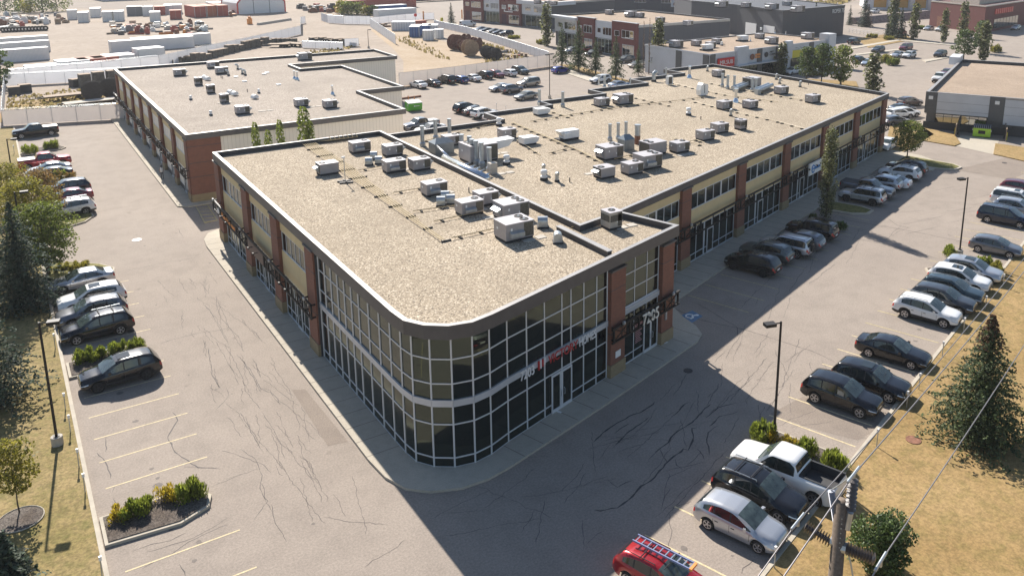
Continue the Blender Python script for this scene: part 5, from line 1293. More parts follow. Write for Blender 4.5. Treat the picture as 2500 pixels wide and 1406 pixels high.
car('suv', 1249, 217, 10, 'grey', 'grey crossover with red lamp between a silver sedan and beige minivan', .75, 'n', grp=gN)
car('van', 1290, 201, 187, 'beige', 'beige minivan in the middle of the rear lot', .8, 'n', grp=gN)
car('sedan', 1284, 233, 190, 'gold', 'glinting grey-gold sedan in front of the beige minivan', .7, grp=gN)
car('suv', 1138, 262, 12, 'black', 'black SUV farthest of four behind the roof notch', .8, 'k', grp=gN)
car('sedan', 1162, 269, 12, 'dgrey', 'dark sedan second of four behind the roof notch', .7, grp=gN)
car('suv', 1182, 275, 12, 'white', 'white SUV third of four behind the roof notch', .8, 'n', grp=gN)
car('sedan', 1212, 283, 12, 'white', 'white sedan cut by the roof parapet notch', .7, grp=gN)
car('pickup', 1027, 303, 185, 'grey', 'grey pickup truck with pale bed cover behind the roof edge', .9, 'nc', grp=gN)
car('sedan', 1050, 313, 185, 'white', 'white sedan half hidden behind the roof edge below the grey pickup', .7, grp=gN)
car('suv', 1466, 193, 184, 'white', 'white SUV by the leaning spruce near the roof notch', .8, 'n', grp=gN)
car('sedan', 1512, 206, 4, 'lblue', 'pale blue sedan behind the notched parapet stacks', .7, grp=gN)
# along the brick unit rows
gA = 'cars in front of the brick unit rows'
car('cargo', 1142, 58, 2, 'white', 'white cargo van with glazed rear at the brick unit row', 1.0, grp=gA)
for k, u, v, c, l in (('sedan', 1173, 71, 'silver', 'silver sedan beside the cargo van'), ('sedan', 1188, 74, 'dgrey', 'dark sedan second after the cargo van'), ('sedan', 1205, 76, 'beige', 'beige sedan in the row by the brick units'), ('sedan', 1219, 79, 'navy', 'dark blue sedan in the row by the brick units'), ('suv', 1236, 82, 'black', 'black SUV at the right end of the row by the brick units')):
    car(k, u, v, 183, c, l, .7, grp=gA, variant='n' if k == 'suv' else '')
for k, u, v, c, l in (('suv', 1396, 124, 'silver', 'silver SUV half hidden by a spruce before the maroon doorway'), ('hatch', 1426, 121, 'red', 'red car glimpsed between two spruces'), ('suv', 1448, 131, 'black', 'black SUV parked before the large white unit window'), ('suv', 1528, 146, 'dgrey', 'dark SUV between two right-hand spruces'), ('sedan', 1556, 157, 'beige', 'pale beige sedan behind the smallest spruce'), ('suv', 1385, 68 + 14, 'dgrey', 'dark SUV in the gap between the two brick unit rows')):
    car(k, u, v, 183, c, l, .7, grp=gA, variant='n' if k == 'suv' else '')
# upper right car parks
gU = 'cars in the upper right car parks'
for k, u, v, h, c, l in (('suv', 2085, 101, 8, 'black', 'black SUV in the shade of the strip mall end wall'), ('suv', 2144, 121, 190, 'dgrey', 'dark grey SUV alone on the strip mall aisle'), ('van', 2212, 115, 190, 'maroon', 'dark minivan behind two pale cars'),
    ('sedan', 2192, 132, 190, 'silver', 'silver sedan beside the white SUV on the aisle'), ('suv', 2220, 134, 190, 'white', 'white SUV with black grille on the strip mall aisle'), ('suv', 2296, 131, 190, 'dgrey', 'dark SUV near the kerb strip left of the big poplars'),
    ('suv', 2097, 146, 10, 'black', 'black SUV next to a pale blue car near the big hedge'), ('hatch', 2120, 152, 190, 'lblue', 'pale blue car behind the tall aspen'), ('sedan', 2268, 68, 190, 'silver', 'silver sedan at the brick store side, left of two'),
    ('suv', 2297, 71, 190, 'white', 'white SUV at the brick store side, right of two'), ('suv', 2480, 68, 190, 'silver', 'silver SUV before the brick store windows'), ('pickup', 2135, 28, 190, 'white', 'white pickup truck on the road beyond the brown spruce'),
    ('pickup', 2296, 190, 195, 'white', 'white pickup truck beside the white-walled building'), ('hatch', 2312, 176, 195, 'maroon', 'maroon car behind the white pickup by the white-walled building'),
    ('suv', 2222, 248, -10, 'brown', 'brown SUV by the end of the dark wall'), ('sedan', 2203, 262, -14, 'navy', 'dark blue sedan second from the brown SUV'), ('suv', 2212, 274, -14, 'white', 'white crossover behind the long block end'), ('suv', 2196, 277, -14, 'white', 'white SUV with black grille near the long block end'),
    ('hatch', 2188, 292, -14, 'grey', 'grey hatchback nearest the long block end'), ('sedan', 1935, 172, 188, 'white', 'white sedan seen through the pines, left one'), ('sedan', 1990, 176, 188, 'white', 'white sedan seen through the pines, right one'), ('pickup', 2199, 80, 15, 'red', 'red box truck behind the spruces')):
    car(k, u, v, h, c, l, .8, grp=gU, variant={'suv': 'n', 'pickup': 'nc', 'van': 'n'}.get(k, ''))
# ladder on the red car
lo = rc_car.location; e = empty('ladder', (lo.x, lo.y, 1.62), R_(NB), 'blue and silver ladder strapped along the roof of the red hatchback', 'ladder')
m = MB()
for sg in (1, -1): m.box(-.1, sg * .22 + .15, 0, 2.9, .05, .09)
m.build('rail', mat('blue_fibreglass', (.20, .24, .40), .4), e, world=False)
m = MB()
for i in range(10): m.box(-1.4 + i * .3, .15, .02, .05, .42, .05)
m.build('rung', M_SHINY, e, world=False)
m = MB(); m.box(1.4, .15, -.01, .12, .5, .11); m.build('end_cap', M_ORANGE, e, world=False)
m = MB()
for q in (-.75, .45): m.tube((q, -.62, -.05), (q, .62, -.05), .025, n=6)
cb = m.build('crossbar', M_TRIM, e, world=False)
# lettering on the white pickup door
fr_ = Fr(0, 0, 0)
t = text('door_lettering', 'VEMEC', Fr(0, 0, 180), -.85, 1.015, .92, .2, MR_, None, .004, .55); t.parent = wp
# ------------------------------------------------------------------ plants
def leafquad(b, c, s, rnd, up=None, asp=1.0, mi=0):
    n = Vector((rnd.gauss(0, 1), rnd.gauss(0, 1), rnd.gauss(0, 1) + (up or 0))).normalized()
    u = n.orthogonal().normalized(); a = rnd.uniform(0, 6.28); w = n.cross(u); u2 = u * math.cos(a) + w * math.sin(a); w2 = n.cross(u2)
    u2 *= s * .5; w2 *= s * .5 * asp
    b.add([c - u2 * .3 - w2, c + u2 - w2 * .2, c + u2 * .2 + w2, c - u2 + w2 * .3], [(0, 1, 2, 3)], mi)
def trunkmesh(h, r, rnd, limbs=0, lr=1.0, lz=.35):
    m = MB(); P = [Vector((0, 0, 0))]; n = 6
    for i in range(1, n + 1): P.append(Vector((rnd.gauss(0, .03) * h * .15, rnd.gauss(0, .03) * h * .15, h * i / n)))
    for i in range(n): m.tube(P[i], P[i + 1], lerp(r, r * .2, i / n), lerp(r, r * .2, (i + 1) / n), 7)
    for k in range(limbs):
        z = h * rnd.uniform(lz, .85); a = k * 2.4 + rnd.uniform(-.4, .4); q = Vector((0, 0, z)); e = q + Vector((math.cos(a) * lr * rnd.uniform(.5, .85), math.sin(a) * lr * rnd.uniform(.5, .85), h * rnd.uniform(.08, .22)))
        mid = q.lerp(e, .5) + Vector((0, 0, .05 * h)); m.tube(q, mid, r * .35, r * .22, 5); m.tube(mid, e, r * .22, r * .06, 5)
    return m
def spruce(h, r, seed, m1=M_SPRUCE, levels=None, leaf=.26, ragged=.25, bare=.08, dens=1.0, droop=.35):
    rnd = random.Random(seed); root = empty('spruce_tree')
    trunkmesh(h * .97, .03 * h ** .9 * .6 + .05, rnd).build('trunk', M_BARK, root)
    b = MB(); lv = levels or int(h * 4.2)
    for i in range(lv):
        t = i / (lv - 1); z = h * (bare + (1 - bare) * t); R = r * (1 - t) ** .85 * (1 + rnd.uniform(-ragged, ragged)) + .06
        nb = max(4, int((5 + (5.5 if dens > 1 else 9) * (1 - t)) * dens)); a0 = rnd.uniform(0, 6.28)
        for k in range(nb):
            a = a0 + k * 6.283 / nb + rnd.uniform(-.15, .15); L = R * rnd.uniform(.72, 1.12); d = Vector((math.cos(a), math.sin(a), 0)); side = Vector((-d.y, d.x, 0))
            ns = max(3, int(L / (leaf * .42)))
            for j in range(ns):
                f = (j + .6) / ns; c = d * L * f + Vector((0, 0, z - droop * L * f * f + .06 * L * f))
                wv = (1 - f) * .20 * L + .09
                c += side * rnd.uniform(-wv, wv) + Vector((0, 0, rnd.uniform(-.08, .04)))
                leafquad(b, c, leaf * rnd.uniform(.8, 1.6), rnd, up=1.6, asp=.5)
                if dens > 1: leafquad(b, c + Vector((rnd.gauss(0, .08), rnd.gauss(0, .08), rnd.gauss(0, .06))), leaf * rnd.uniform(.6, 1.3), rnd, up=1.0, asp=.5)
    for j in range(14): leafquad(b, Vector((rnd.gauss(0, .04), rnd.gauss(0, .04), h * (.93 + .07 * j / 14))), leaf * .7, rnd, asp=.5)
    b.build('crown', m1, root); return root
def leafy(h, r, seed, mt=M_LEAF, n=2600, leaf=.2, shape='round', bare=.22, clumps=26, trunk_r=None, limbs=9, name='deciduous_tree'):
    rnd = random.Random(seed); root = empty(name)
    trunkmesh(h * .85, trunk_r or (.022 * h + .03), rnd, limbs, r).build('trunk', M_BARK, root)
    b = MB(); C_ = []
    for i in range(clumps):
        t = (i + .5) / clumps; z = h * (bare + (1 - bare) * t)
        if shape == 'round': R = r * math.sqrt(max(.03, 1 - (2 * t - .95) ** 2)); 
        elif shape == 'col': R = r * (min(1, t * 5) * (1 - t ** 3) ** .8 + .1)
        elif shape == 'pine': R = r * (.35 + .65 * math.sin(math.pi * min(1, t * .8 + .25)))
        a = i * 2.4 + rnd.uniform(-.5, .5); q = rnd.uniform(.35, .95) if shape != 'col' else rnd.uniform(.2, .75)
        cr = (r * .42 if shape != 'col' else r * .6) * rnd.uniform(.7, 1.25)
        C_.append((Vector((math.cos(a) * max(0, R - cr * .4) * q, math.sin(a) * max(0, R - cr * .4) * q, min(z, h - cr * .5))), cr))
    for k in range(n):
        c, cr = C_[rnd.randrange(len(C_))]; v = Vector((rnd.gauss(0, 1), rnd.gauss(0, 1), rnd.gauss(0, 1))).normalized() * cr * rnd.uniform(.45, 1.0) ** .5
        v.z *= (.62 if shape != 'col' else 1.5)
        leafquad(b, c + v, leaf * rnd.uniform(.7, 1.5), rnd, up=.6)
    b.build('crown', mt, root); return root
def shrub(sx, sy, h, seed, mt=M_SHR, n=900, leaf=.10, spiky=1.0):
    rnd = random.Random(seed); b = MB()
    cl = [(Vector((rnd.uniform(-.62, .62) * sx, rnd.uniform(-.62, .62) * sy, 0)), rnd.uniform(.55, 1.0) * h) for _ in range(int(7 + 6 * sx * sy))]
    for k in range(n):
        c, hh = cl[rnd.randrange(len(cl))]; a = rnd.uniform(0, 6.28); q = rnd.random() ** .6; z = rnd.random() ** .7
        R = .36 * (1 - .45 * z) * min(1.2, h + .2); p = c + Vector((math.cos(a) * R * q, math.sin(a) * R * q, hh * z * (1 - .3 * q * q)))
        d = Vector((math.cos(a) * .5 * q, math.sin(a) * .5 * q, 1)).normalized() if spiky else Vector((rnd.gauss(0, 1), rnd.gauss(0, 1), 1)).normalized()
        s = Vector((-d.y + .01, d.x, 0)).normalized() * leaf * .33; L = leaf * rnd.uniform(.8, 1.9)
        b.add([p - s, p + s, p + s * .4 + d * L, p - s * .4 + d * L], [(0, 1, 2, 3)])
    return b.build('shrub', mt)
def place(o, u, v, h=None, z=0, label='', cat='tree', grp=None, sxy=1.0, base_h=1.0, rz=0, first=False):
    g = G(u, v, z); c = o if first else copy_tree(o); c.location = (g.x, g.y, z); c.rotation_euler = (0, 0, rz)
    if h: k = h / base_h; c.scale = (k * sxy, k * sxy, k)
    tag(c, label, cat, grp); return c
# --- big near trees, each its own
t = spruce(7.4, 3.1, 21, M_SPRUCE, 34, .17, .30, .03, 1.35, .28); place(t, 2388, 1068, None, .1, 'large green spruce on the dry lawn with a brown cone-laden top', 'tree', first=True)
b = MB(); rb = random.Random(3)
for i in range(420):
    z = rb.uniform(5.6, 7.5); a = rb.uniform(0, 6.28); R = (7.6 - z) * .42 * rb.random() ** .5 + .05; leafquad(b, Vector((R * math.cos(a), R * math.sin(a), z)), .16, rb)
b.build('cone_cluster', M_SPRUCER, t, world=False)
t = spruce(8.4, 3.3, 22, M_SPRUCEB, 36, .2, .42, .03, 1.2, .3); place(t, 60, 752, None, .1, 'large blue-green spruce behind the silver sedan on the left lawn', 'tree', first=True)
t = spruce(9.0, 3.3, 23, M_SPRUCEB, 34, .2, .42, .03, 1.2, .3); place(t, -28, 985, None, .1, 'dark spruce cut by the left edge beside the light pole', 'tree', first=True)
t = spruce(9.5, 3.2, 29, M_SPRUCE, 42, .2, .3, .03, 1.2, .3); place(t, -45, 700, None, .1, 'green spruce partly outside the left edge behind the maples', 'tree', first=True)
t = spruce(2.8, 1.3, 24, M_SPRUCEB, 26, .2, .35, .02, 1.1, .3); place(t, 28, 1440, None, .1, 'small spruce at the bottom left corner', 'tree', first=True)
t = leafy(6.2, 2.9, 31, M_LEAF, 11000, .13, 'round', .2, 34); place(t, 118, 668, None, .1, 'yellow-green leafy tree leaning over the drive above the silver sedan', 'tree', first=True)
t = leafy(6.0, 2.7, 32, M_LEAFY, 8500, .13, 'round', .2, 30); place(t, 70, 590, None, .1, 'yellow-green leafy tree behind the light pole on the left lawn', 'tree', first=True)
t = leafy(5.4, 2.4, 33, M_LEAFR, 6000, .12, 'round', .2, 26); place(t, 112, 540, None, .1, 'rust-tinted leafy tree beside the parked white wagon', 'tree', first=True)
t = leafy(5.2, 2.6, 34, M_LEAFY, 5500, .13, 'round', .2, 26); place(t, 30, 520, None, .1, 'leafy tree behind the rust-tinted one near the left edge', 'tree', first=True)
t = leafy(3.9, 1.35, 35, M_LEAFY, 2300, .11, 'round', .34, 16, .04, 12); place(t, 48, 1252, None, .1, 'thin young tree in a round bed of wood chips', 'tree', first=True)
g = G(50, 1268, .12); m = MB(); m.lathe((g.x, g.y, .12), [(.98, 0), (.98, .03), (.2, .06)], 24); m.mi = 1; m.path([(g.x + math.cos(k * math.pi / 12), g.y + math.sin(k * math.pi / 12), .16) for k in range(25)], .03)
tag(m.build('tree_bed', [M_MULCH, M_KERB]), 'round bed of wood chips with a pale edging ring at the young tree', 'tree bed')
t = leafy(2.6, 1.55, 36, M_LEAFD, 9500, .095, 'round', .1, 26); place(t, 2150, 1392, None, .1, 'dark green bushy tree right of the wooden utility pole', 'tree', first=True)
t = leafy(8.7, 1.0, 37, M_LEAFG, 8000, .10, 'col', .05, 44, .11, 12, 'aspen_tree'); place(t, 2016, 530, HT(2016, 530, 2026, 322), .1, 'tall columnar aspen in the kerbed bed before the office front', 'tree', None, 1, 8.7, first=True); aspA = t
t = leafy(5.0, 2.6, 38, M_LEAF, 5500, .13, 'round', .28, 30, .09, 14); place(t, 2214, 388, None, .1, 'spreading green tree at the right end of the long block', 'tree', first=True)
# --- prototypes for repeats
SPa = spruce(8.0, 2.0, 41, M_SPRUCE, 28, .30, .35, .14, .75, .4); SPb = spruce(8.0, 2.1, 42, M_SPRUCEB, 26, .34, .3, .04, .8, .3)
COa = leafy(8.0, 1.0, 43, M_LEAFG, 1500, .26, 'col', .06, 26, .09, 6, 'poplar_tree'); COb = leafy(6.0, .8, 44, M_LEAF, 900, .2, 'col', .05, 18, .06, 5, 'poplar_tree')
PIa = leafy(7.5, 2.6, 45, M_LEAFD, 2600, .26, 'pine', .22, 26, .14, 10, 'pine_tree'); PIb = leafy(7.0, 2.6, 46, M_LEAF, 2200, .28, 'round', .15, 24)
uset = set()
def rep(proto, bu, bv, tu, tv, bh, label, cat='tree', grp=None, sxy=1.0, rz=0.0):
    f = proto.name not in uset; uset.add(proto.name); return place(proto, bu, bv, HT(bu, bv, tu, tv), 0, label, cat, grp, sxy, bh, rz, first=f)
gS = 'spruces along the rear car park kerb'
for i, (bu, bv, tu, tv, s) in enumerate(((1372, 164, 1368, 58, .8), (1413, 177, 1410, 52, .85), (1454, 182, 1452, 92, .9), (1503, 197, 1502, 88, .8), (1558, 186, 1556, 112, .75))):
    rep(SPa, bu, bv, tu, tv, 8.0, ORD[i] + ' spruce from the left in the row behind the rear car park', grp=gS, sxy=s * 1.05, rz=i * 1.3)
rep(SPb, 1102, 62, 1103, 8, 8.0, 'lone blue spruce beside the cargo van', sxy=1.0, rz=.4)
gD = 'spruces by the dark warehouse wall and beyond'
for i, (bu, bv, tu, tv, s, l) in enumerate(((1925, 82, 1925, 8, 1.05, 'blue spruce before the dark warehouse wall, left one'), (1988, 88, 1988, 8, .85, 'blue spruce before the dark warehouse wall, right one'), (2074, 62, 2073, 14, .8, 'small spruce right of the dark warehouse end'),
    (2110, 66, 2106, -20, .9, 'tall spruce behind the brown one'), (2180, 92, 2180, 10, 1.0, 'spruce left in the group by the red truck'), (2165, 95, 2150, 40, .8, 'short spruce in the group by the red truck'), (2198, 95, 2192, 20, 1.0, 'blue spruce in the group by the red truck'))):
    rep(SPb, bu, bv, tu, tv, 8.0, l, grp=gD, sxy=s, rz=i * 1.1)
o = rep(SPb, 2118, 66, 2118, 12, 8.0, 'brown half-dead spruce beyond the warehouse', sxy=1.1, rz=2)
for ch in o.children:
    if ch.name.startswith('crown'): ch.material_slots[0].link = 'OBJECT'; ch.material_slots[0].material = M_SPRUCER
gP = 'columnar poplars around the car parks'
for i, (bu, bv, tu, tv, s, l) in enumerate(((1334, 113, 1338, 14, 1.0, 'columnar poplar at the corner of the first brick row'), (1368, 60, 1366, -12, .8, 'thin columnar poplar between the brick rows'), (1606, 178, 1608, 54, .95, 'dark columnar poplar against the strip mall side wall'),
    (2230, 98, 2234, 12, 1.0, 'columnar poplar left of the two white cars'), (2303, 104, 2308, 25, .9, 'columnar poplar beside the white car'), (2350, 90, 2354, 8, 1.0, 'columnar poplar before the brick store'), (2178, 90, 2178, -14, .9, 'tallest columnar poplar in the group by the red truck'),
    (2128, 232, 2138, 134, 1.5, 'broad aspen behind the corner of the long roof'), (2399, 150, 2408, 56, 1.1, 'tall poplar in the clump by the white-walled building'), (1908, 185, 1909, 108, 1.25, 'bright green poplar in front of the yellow fascia'), (1886, 182, 1886, 138, 1.2, 'small poplar left of the bright green one'), (1700, 214, 1700, 176, .6, 'poplar top behind the far parapet'))):
    if i == 11: continue
    rep(COa, bu, bv, tu, tv, 8.0, l, grp=gP, sxy=s * 1.3, rz=i * 1.7)
gN2 = 'pines and broad trees by the strip mall'
for i, (p, bu, bv, tu, tv, s, l) in enumerate(((PIa, 1968, 200, 1972, 116, 1.0, 'pine in front of the yellow fascia, left one'), (PIa, 2005, 204, 2004, 108, .95, 'pine in front of the yellow fascia, middle one'), (PIb, 2052, 210, 2050, 110, .95, 'broad pine at the right of the yellow fascia'),
    (PIa, 2352, 148, 2356, 74, 1.25, 'broad dark tree in the clump by the white-walled building'), (PIa, 2392, 130, 2398, 52, .85, 'dark tree at the back of the clump by the white-walled building'))):
    rep(p, bu, bv, tu, tv, 7.5 if p is PIa else 7.0, l, grp=gN2, sxy=s, rz=i * 2.1)
for i, (bu, bv, tu, tv, l) in enumerate(((744, 345, 740, 276, 'green columnar tree between the two office blocks'), (626, 372, 622, 312, 'thin columnar tree left in the gap between the office blocks'), (655, 362, 654, 330, 'short columnar tree in the gap between the office blocks'), (686, 360, 682, 306, 'rust-tipped columnar tree in the gap between the office blocks'), (757, 350, 757, 308, 'small columnar tree touching the green one in the gap'))):
    g = G(bu, bv, 0)
    # these stand on the ground between the blocks; their tops show over the parapet
    d = ray(tu, tv); y = 88.0 + (i % 2) * 1.2; k = y / d.y; x = d.x * k; zt = CAMH + d.z * k
    f = COb.name not in uset; uset.add(COb.name); c = COb if f else copy_tree(COb); c.location = (x, y, 0); hh = zt; c.scale = (.75, .75, hh / 6.0)
    if i == 0: c.scale = (1.25, 1.25, hh / 6.0)
    tag(c, l, 'tree', 'columnar trees between the office blocks')
# bare trees
rb = random.Random(8)
for i, (bu, bv, tu, tv) in enumerate(((1570, 178, 1572, 52), (1584, 182, 1586, 45))):
    h = HT(bu, bv, tu, tv); g = G(bu, bv); r = empty('bare_tree', (g.x, g.y, 0), 0, ('left' if i == 0 else 'right') + ' of two thin leafless poplars by the strip mall corner', 'tree', 'leafless poplars')
    m = MB(); m.tube((0, 0, 0), (0, 0, h), .12, .02, 6); m.build('trunk', M_BARK, r, world=False)
    b = MB()
    for k in range(90): z = h * rb.uniform(.25, .98); a = rb.uniform(0, 6.28); L = rb.uniform(.4, .9) * (1.1 - z / h) + .2; b.tube((0, 0, z), (L * .5 * math.cos(a), L * .5 * math.sin(a), z + L), .025, .01, 4, caps=False)
    b.build('branches', mat('bare_twigs', (.30, .2, .14), .9), r, world=False)
# shrubs
def put_shrub(u, v, sx, sy, h, seed, label, mt=M_SHR, z=.15, rz=0, n=900, leaf=.12):
    o = shrub(sx, sy, h, seed, mt, n, leaf); g = G(u, v, z); o.location = (g.x, g.y, z); o.rotation_euler = (0, 0, rz); tag(o, label, 'shrub', 'shrubs on the parking islands')
put_shrub(330, 1258, .85, .55, .75, 51, 'green shrub in the middle of the near left island', n=1500); put_shrub(290, 1262, .55, .6, .6, 52, 'yellow-edged shrub at the kerb end of the near left island', M_SHRY, n=700, leaf=.09)
put_shrub(465, 1212, .8, .55, .95, 53, 'bright green tall shrub at the drive end of the near left island', n=1700, leaf=.14); put_shrub(405, 1222, .55, .55, .8, 54, 'yellow-flowering shrub in the near left island', M_SHRY, n=900, leaf=.09)
put_shrub(352, 1238, .5, .4, .5, 55, 'small shrub behind the middle of the near left island', M_SHR, n=500)
put_shrub(220, 878, 1.2, .8, .9, 56, 'left half of the hedge above the black SUV with dark wheels', n=2600); put_shrub(275, 866, 1.2, .8, .85, 57, 'middle of the hedge above the black SUV with dark wheels', n=1700); put_shrub(325, 857, .9, .7, .9, 58, 'right end of the hedge above the black SUV with dark wheels', n=1500)
put_shrub(75, 374, 1.3, 1.0, 1.1, 59, 'left shrub above the red pickup', n=1300, leaf=.16); put_shrub(125, 362, 1.3, 1.0, 1.2, 60, 'right shrub above the red pickup', n=1300, leaf=.16)
put_shrub(112, 438, 1.0, .8, 1.0, 61, 'left shrub below the dark blue sedan', M_SHR, n=900, leaf=.15); put_shrub(145, 436, 1.0, .8, 1.1, 62, 'middle shrub below the dark blue sedan', M_SHR, n=900, leaf=.15); put_shrub(172, 440, .8, .7, .9, 63, 'rusty shrub below the dark blue sedan', M_LEAFR, n=700, leaf=.15)
put_shrub(1862, 1068, .75, .6, 1.0, 64, 'left shrub behind the white crew cab pickup', n=1500, leaf=.13); put_shrub(1888, 1075, .5, .5, .7, 65, 'yellowish shrub at the foot of the near light pole', M_SHRY, n=800, leaf=.09)
put_shrub(1965, 1112, .7, .6, .95, 66, 'middle shrub behind the white crew cab pickup', n=1400, leaf=.13); put_shrub(2040, 1140, .9, .7, 1.0, 67, 'right shrub behind the white crew cab pickup', n=1900, leaf=.13); put_shrub(1925, 1092, .5, .5, .7, 68, 'small yellow shrub behind the pickup cab', M_SHRY, n=700, leaf=.09)
put_shrub(2316, 625, .8, .7, 1.0, 69, 'shrub at the foot of the far light pole', n=1300, leaf=.14); put_shrub(2400, 650, .9, .7, .9, 70, 'left shrub beside the silver SUV with sunroof', n=1500, leaf=.14); put_shrub(2435, 668, .9, .7, .95, 71, 'right shrub beside the silver SUV with sunroof', M_LEAFY, n=1500, leaf=.14)
put_shrub(2052, 560, .8, .6, .8, 72, 'dark shrub at the tip of the aspen bed', M_LEAFD, n=900, leaf=.14); put_shrub(1985, 535, .7, .6, .4, 73, 'low plant at the pavement side of the aspen bed', M_LEAFD, n=500, leaf=.14)
put_shrub(170, 655, 2.2, 1.4, .35, 74, 'low creeping green cover at the curved island tip', M_LEAFY, n=2000, leaf=.12)
for i, (u, v, sx, h, l, mt) in enumerate(((2160, 152, 3.0, 1.6, 'long clipped hedge right of the pale blue car', M_LEAFY), (2180, 160, 2.5, 1.5, 'lower end of the clipped hedge by the kerb tip', M_LEAF), (2430, 128, 2.6, 1.8, 'bright hedge right of the poplar clump', M_LEAFY), (2170, 98, 2.5, 1.0, 'yellow-green ground shrubs under the spruce group', M_LEAFY), (2130, 93, 2.2, 1.0, 'yellow-green ground shrubs left of the spruce group', M_LEAFY), (2245, 72, 2.0, 1.0, 'shrubs at the end of the boulder wall', M_LEAF), (1255, 95, 2.4, .7, 'low shrubs on the round bed by the brick row', M_LEAFY), (1322, 108, 1.8, 1.0, 'yellow-green shrub at the foot of the corner poplar', M_LEAFY), (1097, 66, 1.6, .8, 'shrubs under the lone blue spruce', M_LEAFY))):
    put_shrub(u, v, sx, 1.4, h, 80 + i, l, mt, 0, 0, 1100, .3)
# trees top left and yard greenery
for i, (bu, bv, tu, tv, r, mt, l) in enumerate(((15, 38, 10, -40, 9, M_LEAFD, 'dark tree in the top left corner'), (60, 32, 62, 2, 5, M_LEAFY, 'bright yellow-green tree at the top left'), (105, 30, 105, -35, 8, M_LEAFD, 'dark green tree right of the bright yellow one'), (140, 28, 145, -20, 7, M_LEAF, 'olive tree at the end of the top left clump'), (75, 24, 75, -45, 9, M_LEAFD, 'tall dark tree behind the bright yellow one'),
    (0, 215, 2, 118, 2.6, M_LEAFD, 'dark tree at the left edge behind the fence corner'), (850, 36, 850, 4, 4.2, M_LEAF, 'olive shrub clump beside the red shed stack'), (872, 36, 872, 6, 3.8, M_LEAF, 'olive shrub right in the yard clump'), (835, 34, 835, 2, 3.5, M_LEAFY, 'pale shrub left in the yard clump'), (898, 38, 897, 16, 2.6, M_LEAFY, 'yellow bush beside the white screen fence'), (912, 38, 912, 14, 2.6, M_LEAFD, 'green bush beside the yellow one at the screen fence'))):
    h = HT(bu, bv, tu, tv); t = leafy(h, r, 100 + i, mt, 1100, .55 if h > 8 else .4, 'round', .1, 16); place(t, bu, bv, None, 0, l, 'tree', first=True)
# dry weeds and dirt growth: one uncountable mass
b = MB(); rw = random.Random(4)
def weeds(poly_px, n, h, sp=.3):
    P = [G(u, v) for u, v in poly_px]
    for _ in range(n):
        i = rw.randrange(1, len(P) - 1); a, c = rw.random(), rw.random()
        if a + c > 1: a, c = 1 - a, 1 - c
        p = P[0] + (P[i] - P[0]) * a + (P[i + 1] - P[0]) * c; L = h * rw.uniform(.5, 1.4); an = rw.uniform(0, 3.14); s = Vector((math.cos(an), math.sin(an), 0)) * sp * rw.uniform(.5, 1.3)
        q = p + Vector((rw.gauss(0, .1), rw.gauss(0, .1), L)); b.add([p - s, p + s, q + s * .6, q - s * .6], [(0, 1, 2, 3)])
weeds([(10, 275), (20, 240), (160, 222), (298, 212), (298, 225), (160, 268), (60, 285)], 700, .35); weeds([(960, 95), (985, 84), (1080, 130), (1100, 150), (1060, 140)], 150, .5); weeds([(1170, 165), (1240, 160), (1290, 148), (1260, 128), (1200, 128)], 260, .6); weeds([(720, 132), (880, 110), (850, 122), (760, 136)], 160, .4); weeds([(1110, 96), (1180, 112), (1240, 125), (1180, 122)], 200, .8)
weeds([(1960, 8), (2100, -2), (2050, 12), (1990, 16)], 160, 1.2, 1.0)
tag(b.build('dry_weeds', M_DRYW), 'dry yellow weeds growing in the storage yard and along its fences', 'weeds', kind='stuff')
# ------------------------------------------------------------------ poles, fences, yard, background
def light_pole(u, v, h, arm_az, label, heads=1, base=.55, off=False):
    g = G(u, v, .1); r = empty('light_pole', (g.x, g.y, 0), 0, label, 'light pole', 'parking lot light poles')
    m = MB(); m.lathe((g.x, g.y, 0), [(.30, 0), (.30, base), (.26, base + .02)], 18); m.build('base', M_CONCB, r)
    m = MB(); m.box(g.x, g.y, base + .02, .3, .3, .04); m.tube((g.x, g.y, base), (g.x, g.y, h), .075, .06, 8); m.build('pole', M_BLACK, r)
    for k in range(heads):
        a = R_(arm_az + 180 * k); c, s = math.cos(a), math.sin(a); m = MB(); m.tube((g.x, g.y, h - .08), (g.x + .4 * c, g.y + .4 * s, h - .08), .04, n=6)
        m.build('arm', M_BLACK, r); m = MB(); m.box(g.x + .68 * c, g.y + .68 * s, h - .18, .62, .42, .18, a); m.mi = 1; m.box(g.x + .68 * c, g.y + .68 * s, h - .19, .5, .32, .01, a); m.build('lamp_head', [M_BLACK, M_HEAD], r)
light_pole(141, 1085, 7.5, -15, 'black light pole on a round concrete base on the left lawn', base=.62)
light_pole(190, 975 - 530, 7.3, -8, 'placeholder') if False else None
g = G(55, 640, .1)
light_pole(62, 640, HT(62, 640, 40, 466), -8, 'black light pole standing among the left treetops')
light_pole(32, 440, HT(32, 440, 14, 338), -8, 'black light pole at the left edge beside the far parked pickups')
light_pole(1889, 1072, 7.3, 162, 'black light pole in the shrub island behind the white pickup')
light_pole(2342, 622, 7.3, 162, 'black light pole in the shrub island near the right edge')
light_pole(1342, 240, HT(1342, 240, 1344, 131), 20, 'double-headed black light pole in the rear car park', 2)
light_pole(900, 118, HT(900, 118, 896, 72), 20, 'red-stemmed light pole inside the gravel yard')
